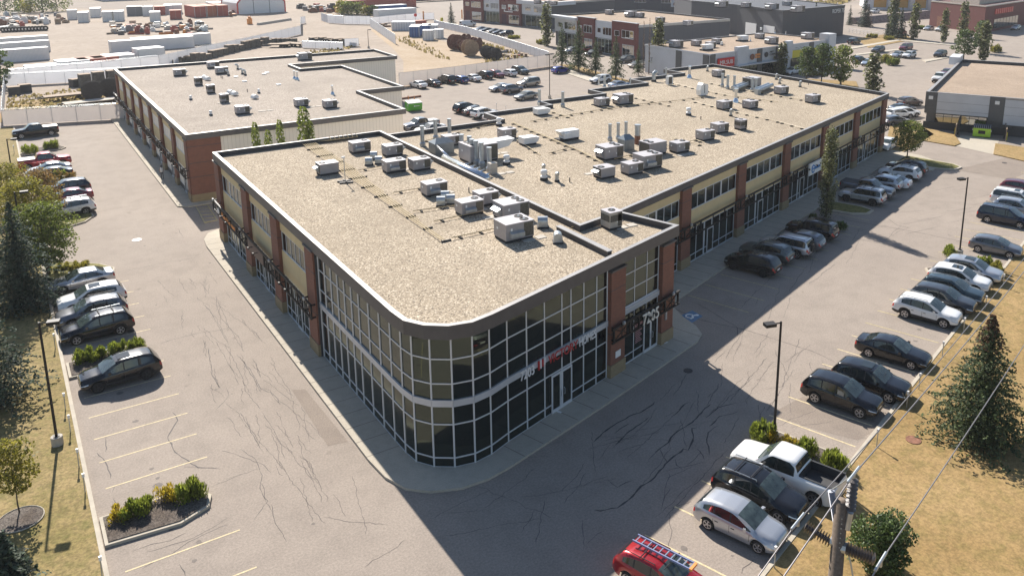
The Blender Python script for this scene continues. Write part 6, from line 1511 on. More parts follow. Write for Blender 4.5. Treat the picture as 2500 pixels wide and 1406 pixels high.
# block heater posts
gpst = 'plug-in posts along the kerbs'
def post(u, v, label, z=.12):
    g = G(u, v, z); r = empty('plug_post', (g.x, g.y, z), 0, label, 'plug-in post', gpst); m = MB(); m.tube((g.x, g.y, z), (g.x + .02, g.y, z + .95), .03, n=6); m.build('pipe', M_GALV, r); m = MB(); m.box(g.x + .02, g.y, z + .9, .12, .1, .2); m.build('socket_box', M_WHITE, r)
for i, (u, v) in enumerate(((193, 1140), (208, 1202), (250, 1410), (172, 1055), (160, 1000), (135, 850), (100, 620), (35, 375))): post(u, v, ORD[i] + ' plug-in post on the left lawn, listed from the near light pole' if i < 3 else ('plug-in post on the left lawn ' + ('beside the light pole stem', 'level with the first empty bay', 'level with the black SUV with silver wheels', 'under the leafy trees', 'near the far red pickup')[i - 3]))
for i, (u, v) in enumerate(((2448, 700), (2405, 755), (2352, 810), (2300, 870), (2243, 950), (2213, 995), (2140, 1090), (2007, 1235), (1890, 1385))): post(u, v, ORD[i] + ' plug-in post along the right kerb counting from the far end')
for i, (u, v) in enumerate(((1392, 168), (1431, 180), (1513, 200), (1212, 268), (1235, 274))): post(u, v, ORD[i] + ' plug-in post of the rear car park, from the left', 0)

def fence(pts, h, label, m=M_SLAT, step=3.0, post_h=.35, wire=False, lift=.1):
    r = empty('fence', (pts[0][0], pts[0][1], 0), 0, label, 'fence'); p = MB(); q = MB(); w = MB()
    for a, b in zip(pts, pts[1:]):
        a = Vector((a[0], a[1], 0)); b = Vector((b[0], b[1], 0)); L = (b - a).length; n = max(1, round(L / step)); d = (b - a) / n; an = math.degrees(math.atan2(d.y, d.x)); f = Fr(a.x, a.y, an)
        p.fbox(f, 0, L, -.02, .02, lift, h)
        for i in range(n + 1):
            c = a + d * i; q.tube((c.x, c.y, 0), (c.x, c.y, h + (post_h if wire else .03)), .035, n=6)
        if wire:
            for k in (1, 2, 3): w.tube(f.p(0, 0, h + .1 * k), f.p(L, 0, h + .1 * k), .008, n=3)
        q.tube(f.p(0, .0, h + .02), f.p(L, 0, h + .02), .025, n=5)
    p.build('slat_mesh', m, r); q.build('post', M_GALV, r)
    if wire: w.build('barbed_wire', M_GALV, r)
def gp(*px, z=0): return [tuple(G(u, v, z)[:2]) for u, v in px]
fence(gp((8, 308), (305, 291)), 2.4, 'weathered slatted fence closing the far end of the left car park', M_SLAT2, 3.1, wire=True)
fence(gp((8, 308), (14, 205)), 2.3, 'pale slatted fence running back along the left edge', M_SLAT, 3.1, wire=True)
fence(gp((14, 212), (300, 196)), 2.3, 'white slatted fence behind the weedy grass strip', M_SLAT, 3.2, wire=True)
fence(gp((14, 205), (130, 193), (250, 182), (390, 166), (480, 144), (600, 118), (735, 85)), 2.6, 'long white screened fence sweeping past the containers', M_SLAT, 4.0, wire=True)
fence(gp((735, 85), (735, 60), (746, 58)), 2.4, 'short white fence leg at the yard gate', M_SLAT, 3.0)
fence(gp((785, 52), (800, 57), (840, 60), (905, 61)), 2.8, 'white screen fence curving along the inner drive', M_SLAT, 4.0)
fence(gp((904, 66), (966, 110)), 2.8, 'white screen fence beside the dirt lot with reels', M_SLAT, 4.0)
fence(gp((905, 61), (990, 52), (1060, 48)), 2.4, 'chain fence running behind the white and blue containers', M_SLAT, 4.0)
fence(gp((975, 213), (1110, 196), (1240, 177), (1358, 161)), 2.7, 'weathered fence between the rear car park and the dirt lot', M_SLAT2, 3.0)
fence(gp((1060, 66), (1140, 84), (1245, 118), (1340, 150)), 2.2, 'white slatted fence between the reels and the brick rows', M_SLAT, 3.0)
fence(gp((738, 118), (838, 122)), 1.9, 'low chain fence behind the small trailers', M_SLAT, 3.5)
fence(gp((842, 116), (876, 114)), 2.2, 'open white gate panel by the drive', M_SLAT, 2.5)

def container(u, v, L, Wd, H, az, m, label, z=0, top=None):
    """(u,v) is the middle of its base"""
    g = G(u, v, z); r = empty('container', (g.x, g.y, z), 0, label, 'container', 'shipping containers in the yard'); a = R_(az)
    q = MB(); q.box(g.x, g.y, z, L, Wd, H, a); q.build('shell', m, r)
    q = MB(); q.box(g.x, g.y, z + H, L + .04, Wd + .04, .05, a); q.build('roof', top or M_WHITE, r)
    f = Fr(g.x, g.y, az - 90); q = MB()
    for s in (-1, 1):
        q.fbox(f, s * Wd * .25 - .03, s * Wd * .25 + .03, -L / 2 - .05, -L / 2, z + .1, z + H - .1)
        for e in (-1, 1): q.fbox(f, s * (Wd / 2 - .07) - .07, s * (Wd / 2 - .07) + .07, e * L / 2 - .04, e * L / 2 + .04, z, z + H)
    q.fbox(f, -.02, .02, L / 2, L / 2 + .02, z + .1, z + H - .1); q.build('door_bars', M_GALV, r)
W_, R1, B1, G1, O1 = M_CONT_W, M_CONT_R, M_CONT_B, M_CONT_G, M_CONT_O
for u, v, L, wd, H, az, m, l in ((48, 150, 12, 2.5, 2.9, 8, W_, 'long white container nearest the left edge'), (55, 130, 12, 2.5, 2.8, 8, W_, 'long white container with red rim behind the nearest one'), (50, 116, 13, 2.5, 2.7, 8, W_, 'rearmost of the long white containers at the left edge'),
    (104, 180, 6, 4, 1.8, 8, W_, 'low white box right behind the yard fence, leftmost'), (178, 170, 6, 5, 2.1, 8, W_, 'white-roofed container at the fence carrying scrap metal'), (222, 165, 5.5, 5, 2.1, 8, R1, 'pinkish-roofed container at the fence'), (256, 161, 5, 5, 2.1, 8, R1, 'red-rimmed container at the fence'), (290, 157, 6, 5, 2.2, 8, W_, 'white-roofed container at the fence, rightmost of the row'), (332, 148, 7, 4, 1.6, 10, R1, 'low red-topped box against the fence'), (365, 148, 6, 4, 3.0, 12, W_, 'tall white box against the fence bend'),
    (374, 122, 20, 2.6, 2.9, 6, W_, 'long white trailer body behind the fence'), (420, 114, 20, 2.6, 2.9, 10, W_, 'second long white trailer body behind the first'),
    (178, 48, 3, 3, 3.4, 80, W_, 'white container at the left of the back row'), (206, 54, 6, 3.2, 3.4, 80, W_, 'white container with a red mark in the back row'), (235, 42, 6, 3.4, 3.3, 80, W_, 'white container behind the red-marked one'), (265, 52, 6, 3.2, 3.4, 80, W_, 'white container, third of the back row'), (292, 51, 6, 3.2, 3.4, 80, W_, 'white container, fourth of the back row'),
    (333, 38, 6, 6, 3.4, 80, G1, 'dark grey mesh-sided container'), (362, 38, 7, 3.5, 3.4, 80, W_, 'white container right of the grey one'), (392, 36, 8, 4, 3.2, 80, R1, 'dark red container in the back row'), (413, 34, 8, 3.3, 3.4, 80, W_, 'white container right of the dark red one'), (434, 33, 8, 3.3, 3.4, 80, W_, 'rightmost white container of the back row'), (380, 52, 6, 3.4, 3.3, 80, W_, 'white container standing forward of the row'), (430, 47, 5, 4, 3.2, 80, R1, 'red container standing forward of the row'),
    (478, 41, 12, 4.2, 4.0, 96, R1, 'left one of three large orange-red containers'), (508, 39, 12, 4.2, 4.0, 96, O1, 'middle one of three large orange-red containers'), (532, 38, 12, 4.2, 4.0, 96, R1, 'right one of three large orange-red containers'), (527, 24, 9, 5, 3.0, 96, W_, 'white shed behind the orange-red containers'),
    (925, 22, 34, 4, 4, 8, R1, 'very long dark red container at the upper yard'), (950, 32, 14, 4, 3, 8, B1, 'dark blue container below the very long red one'), (965, 42, 16, 4, 3, 8, W_, 'white container behind the chain fence'),
    (986, 74, 5, 7, 2.7, 60, W_, 'beige-roofed white container beside the blue ones'), (1015, 88, 8, 3, 3.0, 60, B1, 'blue container with pale roof beside the dirt lot'), (1042, 80, 7, 3, 2.4, 60, B1, 'second blue container partly hidden'), (1046, 98, 3.2, 3.0, 2.8, 60, W_, 'small white box in front of the blue containers'), (1072, 94, 2.6, 2.6, 2.6, 60, W_, 'small rounded white tank box beside the dirt lot'), (1058, 80, 5, 3, 2.4, 60, W_, 'white-roofed box behind the small boxes'), (1018, 63, 6, 2.5, 1.6, 8, R1, 'low dark red box behind the blue containers')):
    container(u, v, L, wd, H, az, m, l, top={R1: mat('red_roof_dust', (.45, .22, .16), .8), O1: mat('orange_roof_dust', (.5, .26, .18), .8), G1: M_DARK}.get(m, M_WHITE))
# white fabric shelter with red frame
g = G(640, 33); r = empty('fabric_shelter', (g.x, g.y, 0), 0, 'white fabric storage shelter with red frame ribs', 'shelter'); f = Fr(g.x, g.y, 8)
pr = [(-9.5, 0), (-9.5, 4.2), (-6.5, 7.5), (0, 9.2), (6.5, 7.5), (9.5, 4.2), (9.5, 0)]
m = MB(); m.hexa([f.p(s, -16, z) for s, z in pr], [f.p(s, 0, z) for s, z in pr]); m.build('cover', M_WHITE, r)
m = MB(); P = [f.p(s, .1, z) for s, z in pr]; m.path(P, .28, 5); P = [f.p(s, -16.1, z) for s, z in pr]; m.path(P, .28, 5); m.build('frame', M_REDS, r)
m = MB()
for s in (-3.2, 3.2): m.fbox(f, s - .08, s + .08, .02, .06, 0, 8.2)
m.build('door_seam', M_DARK, r)
# cable reels
def reel(u, v, R, wd, az, m, label, z=0, tilt=0):
    g = G(u, v, z); r = empty('cable_reel', (g.x, g.y, z), 0, label, 'cable reel', 'cable reels'); f = Fr(g.x, g.y, az)
    for sg in (-1, 1):
        q = MB(); c = Vector(f.p(0, sg * wd / 2, z + R)); d = Vector(f.p(0, 1, 0)) - Vector(f.p(0, 0, 0))
        q.tube(c, c + d * .08, R, n=22); q.tube(c - d * .0 + d * (.08 if sg > 0 else -.01), c + d * (.1 if sg > 0 else -.02), R * .3, n=14)
        e = Vector((d.y, -d.x, 0))
        for k in range(6):
            a = math.pi * k / 6; w = e * math.cos(a) + Vector((0, 0, math.sin(a))); q.tube(c - w * R * .97 + d * (.1 if sg > 0 else -.02), c + w * R * .97 + d * (.1 if sg > 0 else -.02), .05, n=4)
        q.build('flange', m, r)
    q = MB(); q.tube(f.p(0, -wd / 2, z + R), f.p(0, wd / 2, z + R), R * .55, n=16); q.build('drum', M_WOOD if m is not M_WOOD else M_RUST, r)
M_REEL = mat('black_reel', (.035, .033, .035), .8, var=.3); M_REELR = mat('rust_reel', (.16, .075, .055), .85, var=.4)
reel(228, 246, 1.75, 1.2, -4, M_REEL, 'big black cable reel on the flatbed, left one'); reel(272, 238, 1.75, 1.2, -8, M_REEL, 'big black cable reel on the flatbed, right one')
for i, (u, v, R, mt, l) in enumerate(((1110, 122, 2.0, M_REELR, 'dark round reel leaning at the left of the reel heap'), (1125, 115, 1.6, M_REELR, 'rusty reel at the back left of the heap'), (1138, 112, 1.6, M_REELR, 'rusty reel at the back of the heap'), (1130, 126, 1.5, M_REELR, 'dark red reel in the middle of the heap'), (1150, 120, 1.6, M_REELR, 'rusty reel behind the large wooden one'), (1165, 122, 1.6, M_REELR, 'rusty rim right of the large wooden reel'), (1148, 137, 2.0, M_WOOD, 'large wooden spoked cable reel in front of the heap'), (1188, 142, 1.5, M_REEL, 'black reel, rear one of three'), (1198, 144, 1.5, M_REEL, 'black reel, middle one of three'), (1210, 147, 1.45, M_REEL, 'black reel, front one of three'))):
    reel(u, v, R, 1.3 if i != 6 else 1.9, (-15 if i > 6 else 12 + 9 * (i % 3)) if i != 6 else -2, mt, l)
gsp = 'small wooden spools'
for i, (u, v) in enumerate(((1225, 140), (1241, 143), (1257, 142), (1274, 138), (1284, 139), (1238, 128))):
    g = G(u, v); m = MB(); m.lathe((g.x, g.y, 0), [(.7, 0), (.7, .08), (.35, .1), (.35, .7), (.7, .72), (.7, .8)], 14); tag(m.build('cable_spool', M_WOOD), ORD[i] + ' small wooden spool from the left beside the black reels', 'cable spool', gsp)
# boulders / crates along the yard fence
mck = mat('dark_crate', (.12, .11, .095), .9, var=.4, scale=2)
rk = random.Random(6); P0 = [(478, 152), (520, 141), (560, 130), (600, 121), (640, 112), (664, 108)]; k = 0
def crate(u, v, s, h, az, mt, label, grp, z=0, name='crate', cat='crate'):
    g = G(u, v, z); r = empty(name, (g.x, g.y, z), 0, label, cat, grp); m = MB(); m.box(g.x, g.y, z, s, s * .9, h, az, taper=.96); m.build('box', mt, r); m = MB(); m.box(g.x, g.y, z + h, s * 1.02, s * .92, .06, az); m.build('rim', M_WOOD, r)
pts = []
for (a, b) in zip(P0, P0[1:]):
    for t in (0, .33, .66): pts.append((lerp(a[0], b[0], t), lerp(a[1], b[1], t)))
for i, (u, v) in enumerate(pts): crate(u, v, 1.75, rk.uniform(1.2, 2.3), R_(30 + rk.uniform(-14, 14)), mck, ORD[i] + ' dark crate from the left in the line along the yard fence', 'dark crates lined up along the yard fence')
for i in range(9): crate(735 + 11.5 * i + 30, 108 + i * .6, 1.9, rk.uniform(1.4, 2.0), R_(5), mck, ORD[i] + ' dark crate from the left in the line behind the small trailers', 'dark crates lined up behind the small trailers')
for i in range(5): crate(672 + 11 * i, 108, 1.9, 1.5, R_(5), mck, ORD[i] + ' low dark crate right of the fence line bend', 'low dark crates at the fence bend')
for i, (u, v) in enumerate(((413, 158), (432, 154), (447, 152), (460, 151))): crate(u, v, 1.7, 1.0 + .3 * (i % 2), R_(20 * i), mck, ORD[i] + ' scrap box from the left behind the far block roof edge', 'scrap boxes behind the far block')
for i, (u, v) in enumerate(((209, 214), (242, 208), (276, 204))): crate(u, v, 2.0, 2.6, R_(8), mck, ORD[i] + ' tall dark crate from the left behind the black reels', 'tall dark crates behind the black reels')
for i, (u, v) in enumerate(((36, 232), (62, 226), (186, 212))): crate(u, v, 1.9, 1.5, R_(12 * i), M_DARK, ('open dark bin in the weeds, left one', 'tilted dark bin in the weeds', 'dark barrel box lying before the tall crates')[i], 'dark bins in the weeds')
# junk heaps in the yard: each object its own
cols = [M_RUST, M_WOOD, M_ORANGE, M_GALV, M_DARK, M_CONT_W, M_CONT_G, mat('faded_red', (.33, .07, .05), .7), M_TANU]; names = ['rusty', 'wooden', 'orange', 'grey steel', 'black', 'white', 'dark grey', 'red', 'tan']
def junk(x0, x1, y0, y1, n, s, where, seed):
    q = random.Random(seed)
    for i in range(n):
        u = q.uniform(x0, x1); v = q.uniform(y0, y1); k = q.randrange(len(cols)); g = G(u, v); w = s * q.uniform(.5, 1.4); d = s * q.uniform(.4, .9); h = s * q.uniform(.3, .9); az = q.uniform(-.5, .5); kind = q.randrange(4)
        nm = ('pallet_stack', 'pipe_bundle', 'drum', 'machine_box')[kind]; r = empty(nm, (g.x, g.y, 0), 0, '%s %s, %d%% along %s from the left' % (names[k], nm.replace('_', ' '), round(100 * (u - x0) / (x1 - x0)), where), nm.replace('_', ' '), 'stored goods in ' + where)
        m = MB()
        if kind == 0:
            for j in range(4): m.box(g.x, g.y, j * h / 4, w, d, h / 4 * .7, az + q.uniform(-.1, .1))
        elif kind == 1:
            for j in range(7): m.tube((g.x - w * math.cos(az), g.y - w * math.sin(az) + .2 * (j % 4), .15 + .25 * (j // 4)), (g.x + w * math.cos(az), g.y + w * math.sin(az) + .2 * (j % 4), .15 + .25 * (j // 4)), .11, n=6)
        elif kind == 2: m.lathe((g.x, g.y, 0), [(w * .35, 0), (w * .38, h * .3), (w * .35, h * .33), (w * .38, h * .66), (w * .35, h), (w * .3, h)], 12)
        else: m.box(g.x, g.y, .1, w, d, h, az, taper=.85); m.box(g.x, g.y, h + .05, w * .5, d * .5, h * .3, az)
        m.build('bundle' if kind < 2 else 'body', cols[k], r)
junk(262, 510, 62, 86, 92, 1.9, 'the central scrap line of the yard', 1); junk(0, 62, 56, 76, 22, 2.2, 'the left edge scrap heap', 2); junk(0, 165, 40, 60, 38, 2.2, 'the rear left scrap heap', 3); junk(735, 850, 18, 32, 36, 3.0, 'the shed stack at the upper yard', 4); junk(560, 590, 30, 42, 8, 2.2, 'the pile beside the shelter', 5); junk(1180, 1290, 128, 140, 10, .9, 'the clutter behind the black reels', 6); junk(925, 950, 60, 72, 5, 1.8, 'the rusty pile by the screen fence', 7)
g = G(610, 60); m = MB(); m.lathe((g.x, g.y, 0), [(.9, 0), (.9, 2.0), (.5, 2.2), (.5, 2.7)], 12); tag(m.build('fuel_tank', M_ORANGE), 'orange and blue upright tank beside the barrier blocks', 'tank')
gt = 'tyre stacks'
for i in range(14):
    g = G(8 + i * 8.0, 80 - i * .35); m = MB(); m.tube((g.x, g.y - .5, .8), (g.x, g.y + .5, .8), .8, n=14); m.mi = 1; m.tube((g.x, g.y - .53, .8), (g.x, g.y - .45, .8), .3, n=10); tag(m.build('loose_tyre', [M_TYRE, M_RIM]), ORD[i] + ' upright tyre from the left in the yard tyre row', 'tyre', gt)
for i in range(11):
    g = G(635 + i * 7, 62 - i * 1.1); m = MB(); m.box(g.x, g.y, 0, 2.4, .8, .8, .5, taper=.75); tag(m.build('barrier_block', M_CONCB), ORD[i] + ' concrete block from the left in the row beside the orange tank', 'barrier block', 'concrete barrier blocks')
# trailers
def trailer(u, v, L, wd, az, label, deck=M_WOOD, h=.85):
    g = G(u, v); f = Fr(g.x, g.y, az); r = empty('flatbed_trailer', (g.x, g.y, 0), 0, label, 'trailer', 'flatbed trailers')
    m = MB(); m.fbox(f, -L / 2, L / 2, -wd / 2, wd / 2, h, h + .12); m.build('deck', deck, r)
    m = MB()
    for s in (-1, 1): m.fbox(f, -L / 2 - .8, L / 2, s * wd * .35 - .06, s * wd * .35 + .06, h - .2, h)
    m.fbox(f, -L / 2 - 2.2, -L / 2 - .7, -.08, .08, h - .25, h - .1); m.build('frame', M_BLACK, r)
    for s in (-1, 1):
        for q in (.1, .28): c = f.p(L * q, s * (wd / 2 - .12), .38); c2 = f.p(L * q, s * (wd / 2 + .12), .38); m = MB(); m.tube(c, c2, .38, n=14); m.build('wheel', M_TYRE, r)
trailer(178, 242, 9, 2.4, 6, 'flatbed trailer with fold-down ramps in the weeds'); trailer(258, 250, 13, 2.6, 8, 'flatbed carrying the two big black reels', M_CONCB, .5); trailer(683, 116, 5.5, 2.6, -30, 'tan flat trailer left of two on the gravel'); trailer(718, 114, 6.5, 3.0, -60, 'tan flat trailer with a white box right of the other'); trailer(752, 112, 5, 2.4, -75, 'black frame trailer by the dark crates', M_BLACK)
g = G(560, 0)
# green and lime bins
def bin_(u, v, L, wd, H, az, mt, lid, label):
    g = G(u, v); f = Fr(g.x, g.y, az); r = empty('waste_bin', (g.x, g.y, 0), 0, label, 'waste bin'); m = MB()
    m.hexa([f.p(-L / 2, wd / 2, .12), f.p(L / 2, wd / 2, .12), f.p(L / 2, -wd / 2, .12), f.p(-L / 2, -wd / 2, .12)], [f.p(-L / 2, wd / 2 + .12, H), f.p(L / 2, wd / 2 + .12, H), f.p(L / 2, -wd / 2, H + .25), f.p(-L / 2, -wd / 2, H + .25)]); m.build('body', mt, r)
    m = MB(); m.hexa([f.p(-L / 2 - .03, wd / 2 + .14, H), f.p(L / 2 + .03, wd / 2 + .14, H), f.p(L / 2 + .03, -wd / 2, H + .25), f.p(-L / 2 - .03, -wd / 2, H + .25)], [f.p(-L / 2 - .03, wd / 2 + .14, H + .07), f.p(L / 2 + .03, wd / 2 + .14, H + .07), f.p(L / 2 + .03, -wd / 2, H + .33), f.p(-L / 2 - .03, -wd / 2, H + .33)]); m.build('lid', lid, r)
    m = MB()
    for i in range(9): s = -L / 2 + L * (i + .5) / 9; m.hexa([f.p(s - .02, wd / 2 + .14, H + .07), f.p(s + .05, wd / 2 + .14, H + .07), f.p(s + .05, -wd / 2, H + .34), f.p(s - .02, -wd / 2, H + .34)], [f.p(s - .02, wd / 2 + .14, H + .11), f.p(s + .05, wd / 2 + .14, H + .11), f.p(s + .05, -wd / 2, H + .38), f.p(s - .02, -wd / 2, H + .38)])
    for s in (-1, 1): m.fbox(f, s * L / 2 - .12, s * L / 2 + .12, wd / 2 - .2, wd / 2 + .0, H * .7, H * .85)
    m.build('ribs', M_GALV, r); return r, f
r, f = bin_(1010, 270, 2.4, 1.6, 1.35, -3, M_GREEN, M_WHITE, 'green waste bin with white lids at the siding wall')
m = MB(); m.fbox(f, -.25, -.05, .88, .91, .75, 1.0); m.fbox(f, .0, .7, .88, .91, .82, .92); m.build('lettering', M_WHITE, r)
r, f = bin_(2396, 334, 2.3, 1.4, 1.35, -62.4, M_LIME, M_DARK, 'lime green waste bin inside the walled bin bay')
m = MB(); m.fbox(f, -.45, .45, .80, .83, .55, 1.05); m.build('sticker', M_BLACK, r)
g = G(992, 258); m = MB(); m.box(g.x + 3.0, g.y + 6, 0, 5.2, .35, .3, .1); tag(m.build('wheel_stop', M_RUST), 'long brown timber barrier above the green waste bin', 'barrier')
for i, (u, v) in enumerate(((997, 251), (1012, 250))): g = G(u, v); m = MB(); m.lathe((g.x, g.y, 0), [(.09, 0), (.09, 1.2 - i * .3), (.02, 1.25 - i * .3)], 8); tag(m.build('bollard', M_ORANGE), ('taller orange bollard behind the green waste bin', 'shorter orange bollard behind the green waste bin')[i], 'bollard')
# --- brick unit rows (two storeys)
def unit_row(name_lab, segs, az, origin, depth, H, zg, mats_seq, side=None):
    x, y = origin; f = Fr(x, y, az); r = empty('unit_building', (x, y, 0), 0, name_lab, 'building'); s = 0
    tot = sum(w for w, k in segs); m = MB(); m.prism([f.p(.1, -.1, 0)[:2], f.p(tot - .1, -.1, 0)[:2], f.p(tot - .1, -depth, 0)[:2], f.p(.1, -depth, 0)[:2]], 0, H - .5); m.build('wall', M_CLAD, r)
    poly = [f.p(0, .05, 0)[:2], f.p(tot, .05, 0)[:2], f.p(tot, -depth, 0)[:2], f.p(0, -depth, 0)[:2]]; roof_block(r, poly, H, H - .4, .35, .6, gravel=M_ROOF2, fascia=M_CAP, name='roof')
    for w, k in segs:
        m = MB(); dz = .35 if k == 'b' else 0; dn = .6 if k == 'b' else 0.12
        m.fbox(f, s, s + w, -.2, dn, 0 if k == 'b' else H * .48, H + dz - .02 if k == 'b' else H - .12); m.build('facade_bay', M_BRICK2 if k == 'b' else M_WHITEP, r)
        if k == 'b': q = MB(); q.fbox(f, s - .05, s + w + .05, -.6, dn + .05, H + dz - .02, H + dz + .08); q.build('coping', M_CAP, r)
        win(r, f, s + w * .12, s + w * .32, H * .62, H * .78, dn, 1, glass=M_GLASS2); win(r, f, s + w * .42, s + w * .90, H * .58, H * .82, dn, 3, glass=M_GLASS2)
        if k == 'b':
            win(r, f, s + w * .45, s + w * .92, .6, H * .40, dn, 3, glass=M_GLASS2); q = MB(); q.fbox(f, s + w * .12, s + w * .34, dn - .05, dn + .02, .1, H * .42); q.build('entrance', mat('maroon_recess', (.07, .015, .03), .7), r)
        else:
            win(r, f, s + w * .12, s + w * .92, .2, H * .46, -.05, 4, glass=M_GLASS); 
        s += w
    return r, f
# second row: front runs along -Y from far to near, faces the rear car park
rB, fB = unit_row('brick and white two-storey unit row with tan gravel roof behind the spruces', [(11, 'w'), (7.5, 'b'), (7.5, 'w'), (9.5, 'b')], -90, (126.5, 191.5), 30, 8.2, 7.8, None)
m = MB(); m.fbox(fB, -.3, 11.5, -.4, 1.6, 7.5, 8.25); m.build('canopy_fascia', M_WHITEP, rB)
rA, fA = unit_row('brick and white two-storey unit row behind the cargo van', [(11, 'b'), (9, 'w'), (11, 'b'), (14, 'w')], -80, (141, 272), 30, 8.4, 8.0, None)
m = MB(); m.fbox(fA, 29.5, 45.5, -.4, 1.2, 7.4, 8.6); m.build('canopy_fascia', M_WHITEP, rA)
m = MB(); m.fbox(fA, 44.5, 46.2, -10, 1.2, 7.4, 8.6); m.build('canopy_fascia', M_WHITEP, rA)
m = MB(); m.fbox(fA, 22.5, 27, .62, .7, 4.3, 4.6); m.fbox(fA, 22.5, 23, .62, .7, 4.3, 5.0); m.build('sign_lettering', M_WHITE, rA)
# rooftop kit on background roofs
def bg_rtu(u, v, z, label, k='S', rz=0, sc=1.0): put_rtu(k, u, v, z, label, rz, sc, 'rooftop units on the background roofs')
for i, (u, v) in enumerate(((1488, 24), (1540, 27), (1562, 31), (1612, 42), (1680, 50))): bg_rtu(u, v, 7.8, ORD[i] + ' rooftop unit from the left on the brick unit row behind the spruces', 'SLSMS'[i], 0, 1.25)
for i, (u, v) in enumerate(((1312, 0), (1338, 2), (1352, 3))): bg_rtu(u, v, 8.0, ORD[i] + ' rooftop unit from the left on the brick row behind the cargo van', 'SMS'[i], 0, 1.2)
# strip mall
SM = empty('strip_mall', (112.8, 117.8, 0), 0, 'single-storey strip mall with white sign panels, grey piers and a yellow fascia', 'building')
ZM = 5.9; c0, c1, c2, c3 = G(1733, 132, ZM + .2), G(2046, 96, ZM), G(1893, 75, ZM), G(1612, 106, ZM)
c3 = Vector((c0.x, c3.y + 4, 0)); c1.x = 157; 
az = math.degrees(math.atan2(c1.y - c0.y, c1.x - c0.x)); SF = Fr(c0.x, c0.y, az); LS = (Vector((c1.x, c1.y, 0)) - Vector((c0.x, c0.y, 0))).length
sp = [c0[:2], c1[:2], SF.p(LS, -19, 0)[:2], (c0.x, c0.y + 20)]; roof_block(SM, sp, ZM + .1, ZM - .15, .3, .3, gravel=M_ROOF2, fascia=M_WHITEP)
m = MB(); m.prism(offs(sp, .12), 0, ZM - .2); m.build('wall', M_WHITEP, SM)
WS = Fr(c0.x, c0.y + 20, -90)
m = MB()
for s in (11.0, 19.0): m.fbox(WS, s - .8, s + .75, -.1, .12, 0, ZM - .1)
for s in (.9, 6.5 + 9.0, 18.5 + 3.2, 33.5, 40.5): m.fbox(SF, s - .7, s + .7, -.1, .14, 0, ZM + .0)
m.build('pier', M_CHAR, SM)
m = MB()
for s in (9.6,): m.fbox(SF, s - 1.7, s + 1.7, -.5, .5, 3.0, ZM + .9)
m.fbox(SF, LS - 2.4, LS + .3, -2, .6, 0, ZM + 1.4); m.fbox(SF, 24.3, 26.0, -.5, .5, 3.0, ZM + .9); m.build('tower_panel', M_WHITEP, SM)
m = MB(); m.fbox(SF, 26.2, 33, .02, .3, 3.0, 4.6); m.fbox(SF, 34.3, 39.7, .02, .3, 3.0, 4.6); m.fbox(SF, 41.3, LS - 2.6, .02, .3, 3.0, 4.6); m.build('yellow_fascia', M_YELL2, SM)
m = MB(); m.fbox(SF, 7.5, 24, .0, 1.2, 2.95, 3.15); m.build('canopy', M_WHITEP, SM)
win(SM, SF, 2.0, 15.0, .3, 2.9, .02, 10, (), .08, mm=M_BLACK, name='storefront'); win(SM, SF, 16.4, 24, .3, 2.9, .02, 6, (), .08, mm=M_BLACK, name='storefront'); win(SM, SF, 26.3, 39.5, .2, 2.9, .02, 9, (), .08, mm=M_BLACK, name='storefront')
m = MB(); m.fbox(SF, 2.2, 7.2, .14, .3, 3.15, 4.95); m.build('sign_board', M_REDS, SM); text('sign_text', 'MR.SUB', SF, 4.7, .33, 4.05, 1.15, M_WHITE, SM, .03, 3.9)
m = MB(); g0 = SF.p(13.0, .16, 4.4); m.lathe(g0, [(.62, 0), (.62, .06)], 14, 'y'); m.build('sign_emblem', M_RUST, SM)
m = MB(); 
for k in range(4): m.fbox(SF, 13.9 + k * .42, 14.22 + k * .42, .14, .2, 4.5 + .04 * (k % 2), 4.95)
for k in range(4): m.fbox(SF, 13.9 + k * .42, 14.2 + k * .4, .14, .2, 4.05, 4.4)
m.build('sign_lettering', M_ORANGE, SM)
m = MB(); m.lathe(SF.p(17.6, .16, 4.5), [(.55, 0), (.55, .06)], 14, 'y'); m.build('sign_emblem', M_DARK, SM)
text('sign_text', 'A&Y', SF, 19.2, .18, 4.95, .55, M_DARK, SM, .03, 1.3); text('sign_text', 'COMPUTER', SF, 20.2, .18, 4.4, .55, M_DARK, SM, .03, 3.2)
m = MB()
for s in (27.5, 29, 30.5, 35.5, 37, 38.5, 42.5): m.tube(SF.p(s, .1, 5.2), SF.p(s + .6, .7, 5.0), .05, n=4)
m.build('sign_lamps', M_DARK, SM)
for i, (k, u, v, l) in enumerate((('L', 1651, 98, 'strip mall unit at the left corner of its roof'), ('S', 1700, 98, 'low unit second on the strip mall roof'), ('W1', 1725, 108, 'white flared make-up unit on the strip mall roof'), ('M', 1750, 94, 'unit beside a small mushroom on the strip mall roof'), ('W1', 1812, 87, 'white flared unit in the middle of the strip mall roof'), ('S', 1735, 102, 'small box on the strip mall roof'), ('M', 1855, 82, 'cluster unit on the strip mall roof'), ('L', 1884, 90, 'wide box unit on the strip mall roof, left of two'), ('L', 1972, 79, 'wide box unit on the strip mall roof, right of two'))): bg_rtu(u, v, ZM - .15, l, k, 0, 1.15)
for i, (u, v) in enumerate(((1762, 112), (1832, 101), (1892, 82), (1918, 86), (1858, 76))): put_v('U' if i in (0, 4) else 'C', u, v, ZM - .15, ORD[i] + ' small vent from the left on the strip mall roof', 0, .9 if i in (0, 4) else .55)
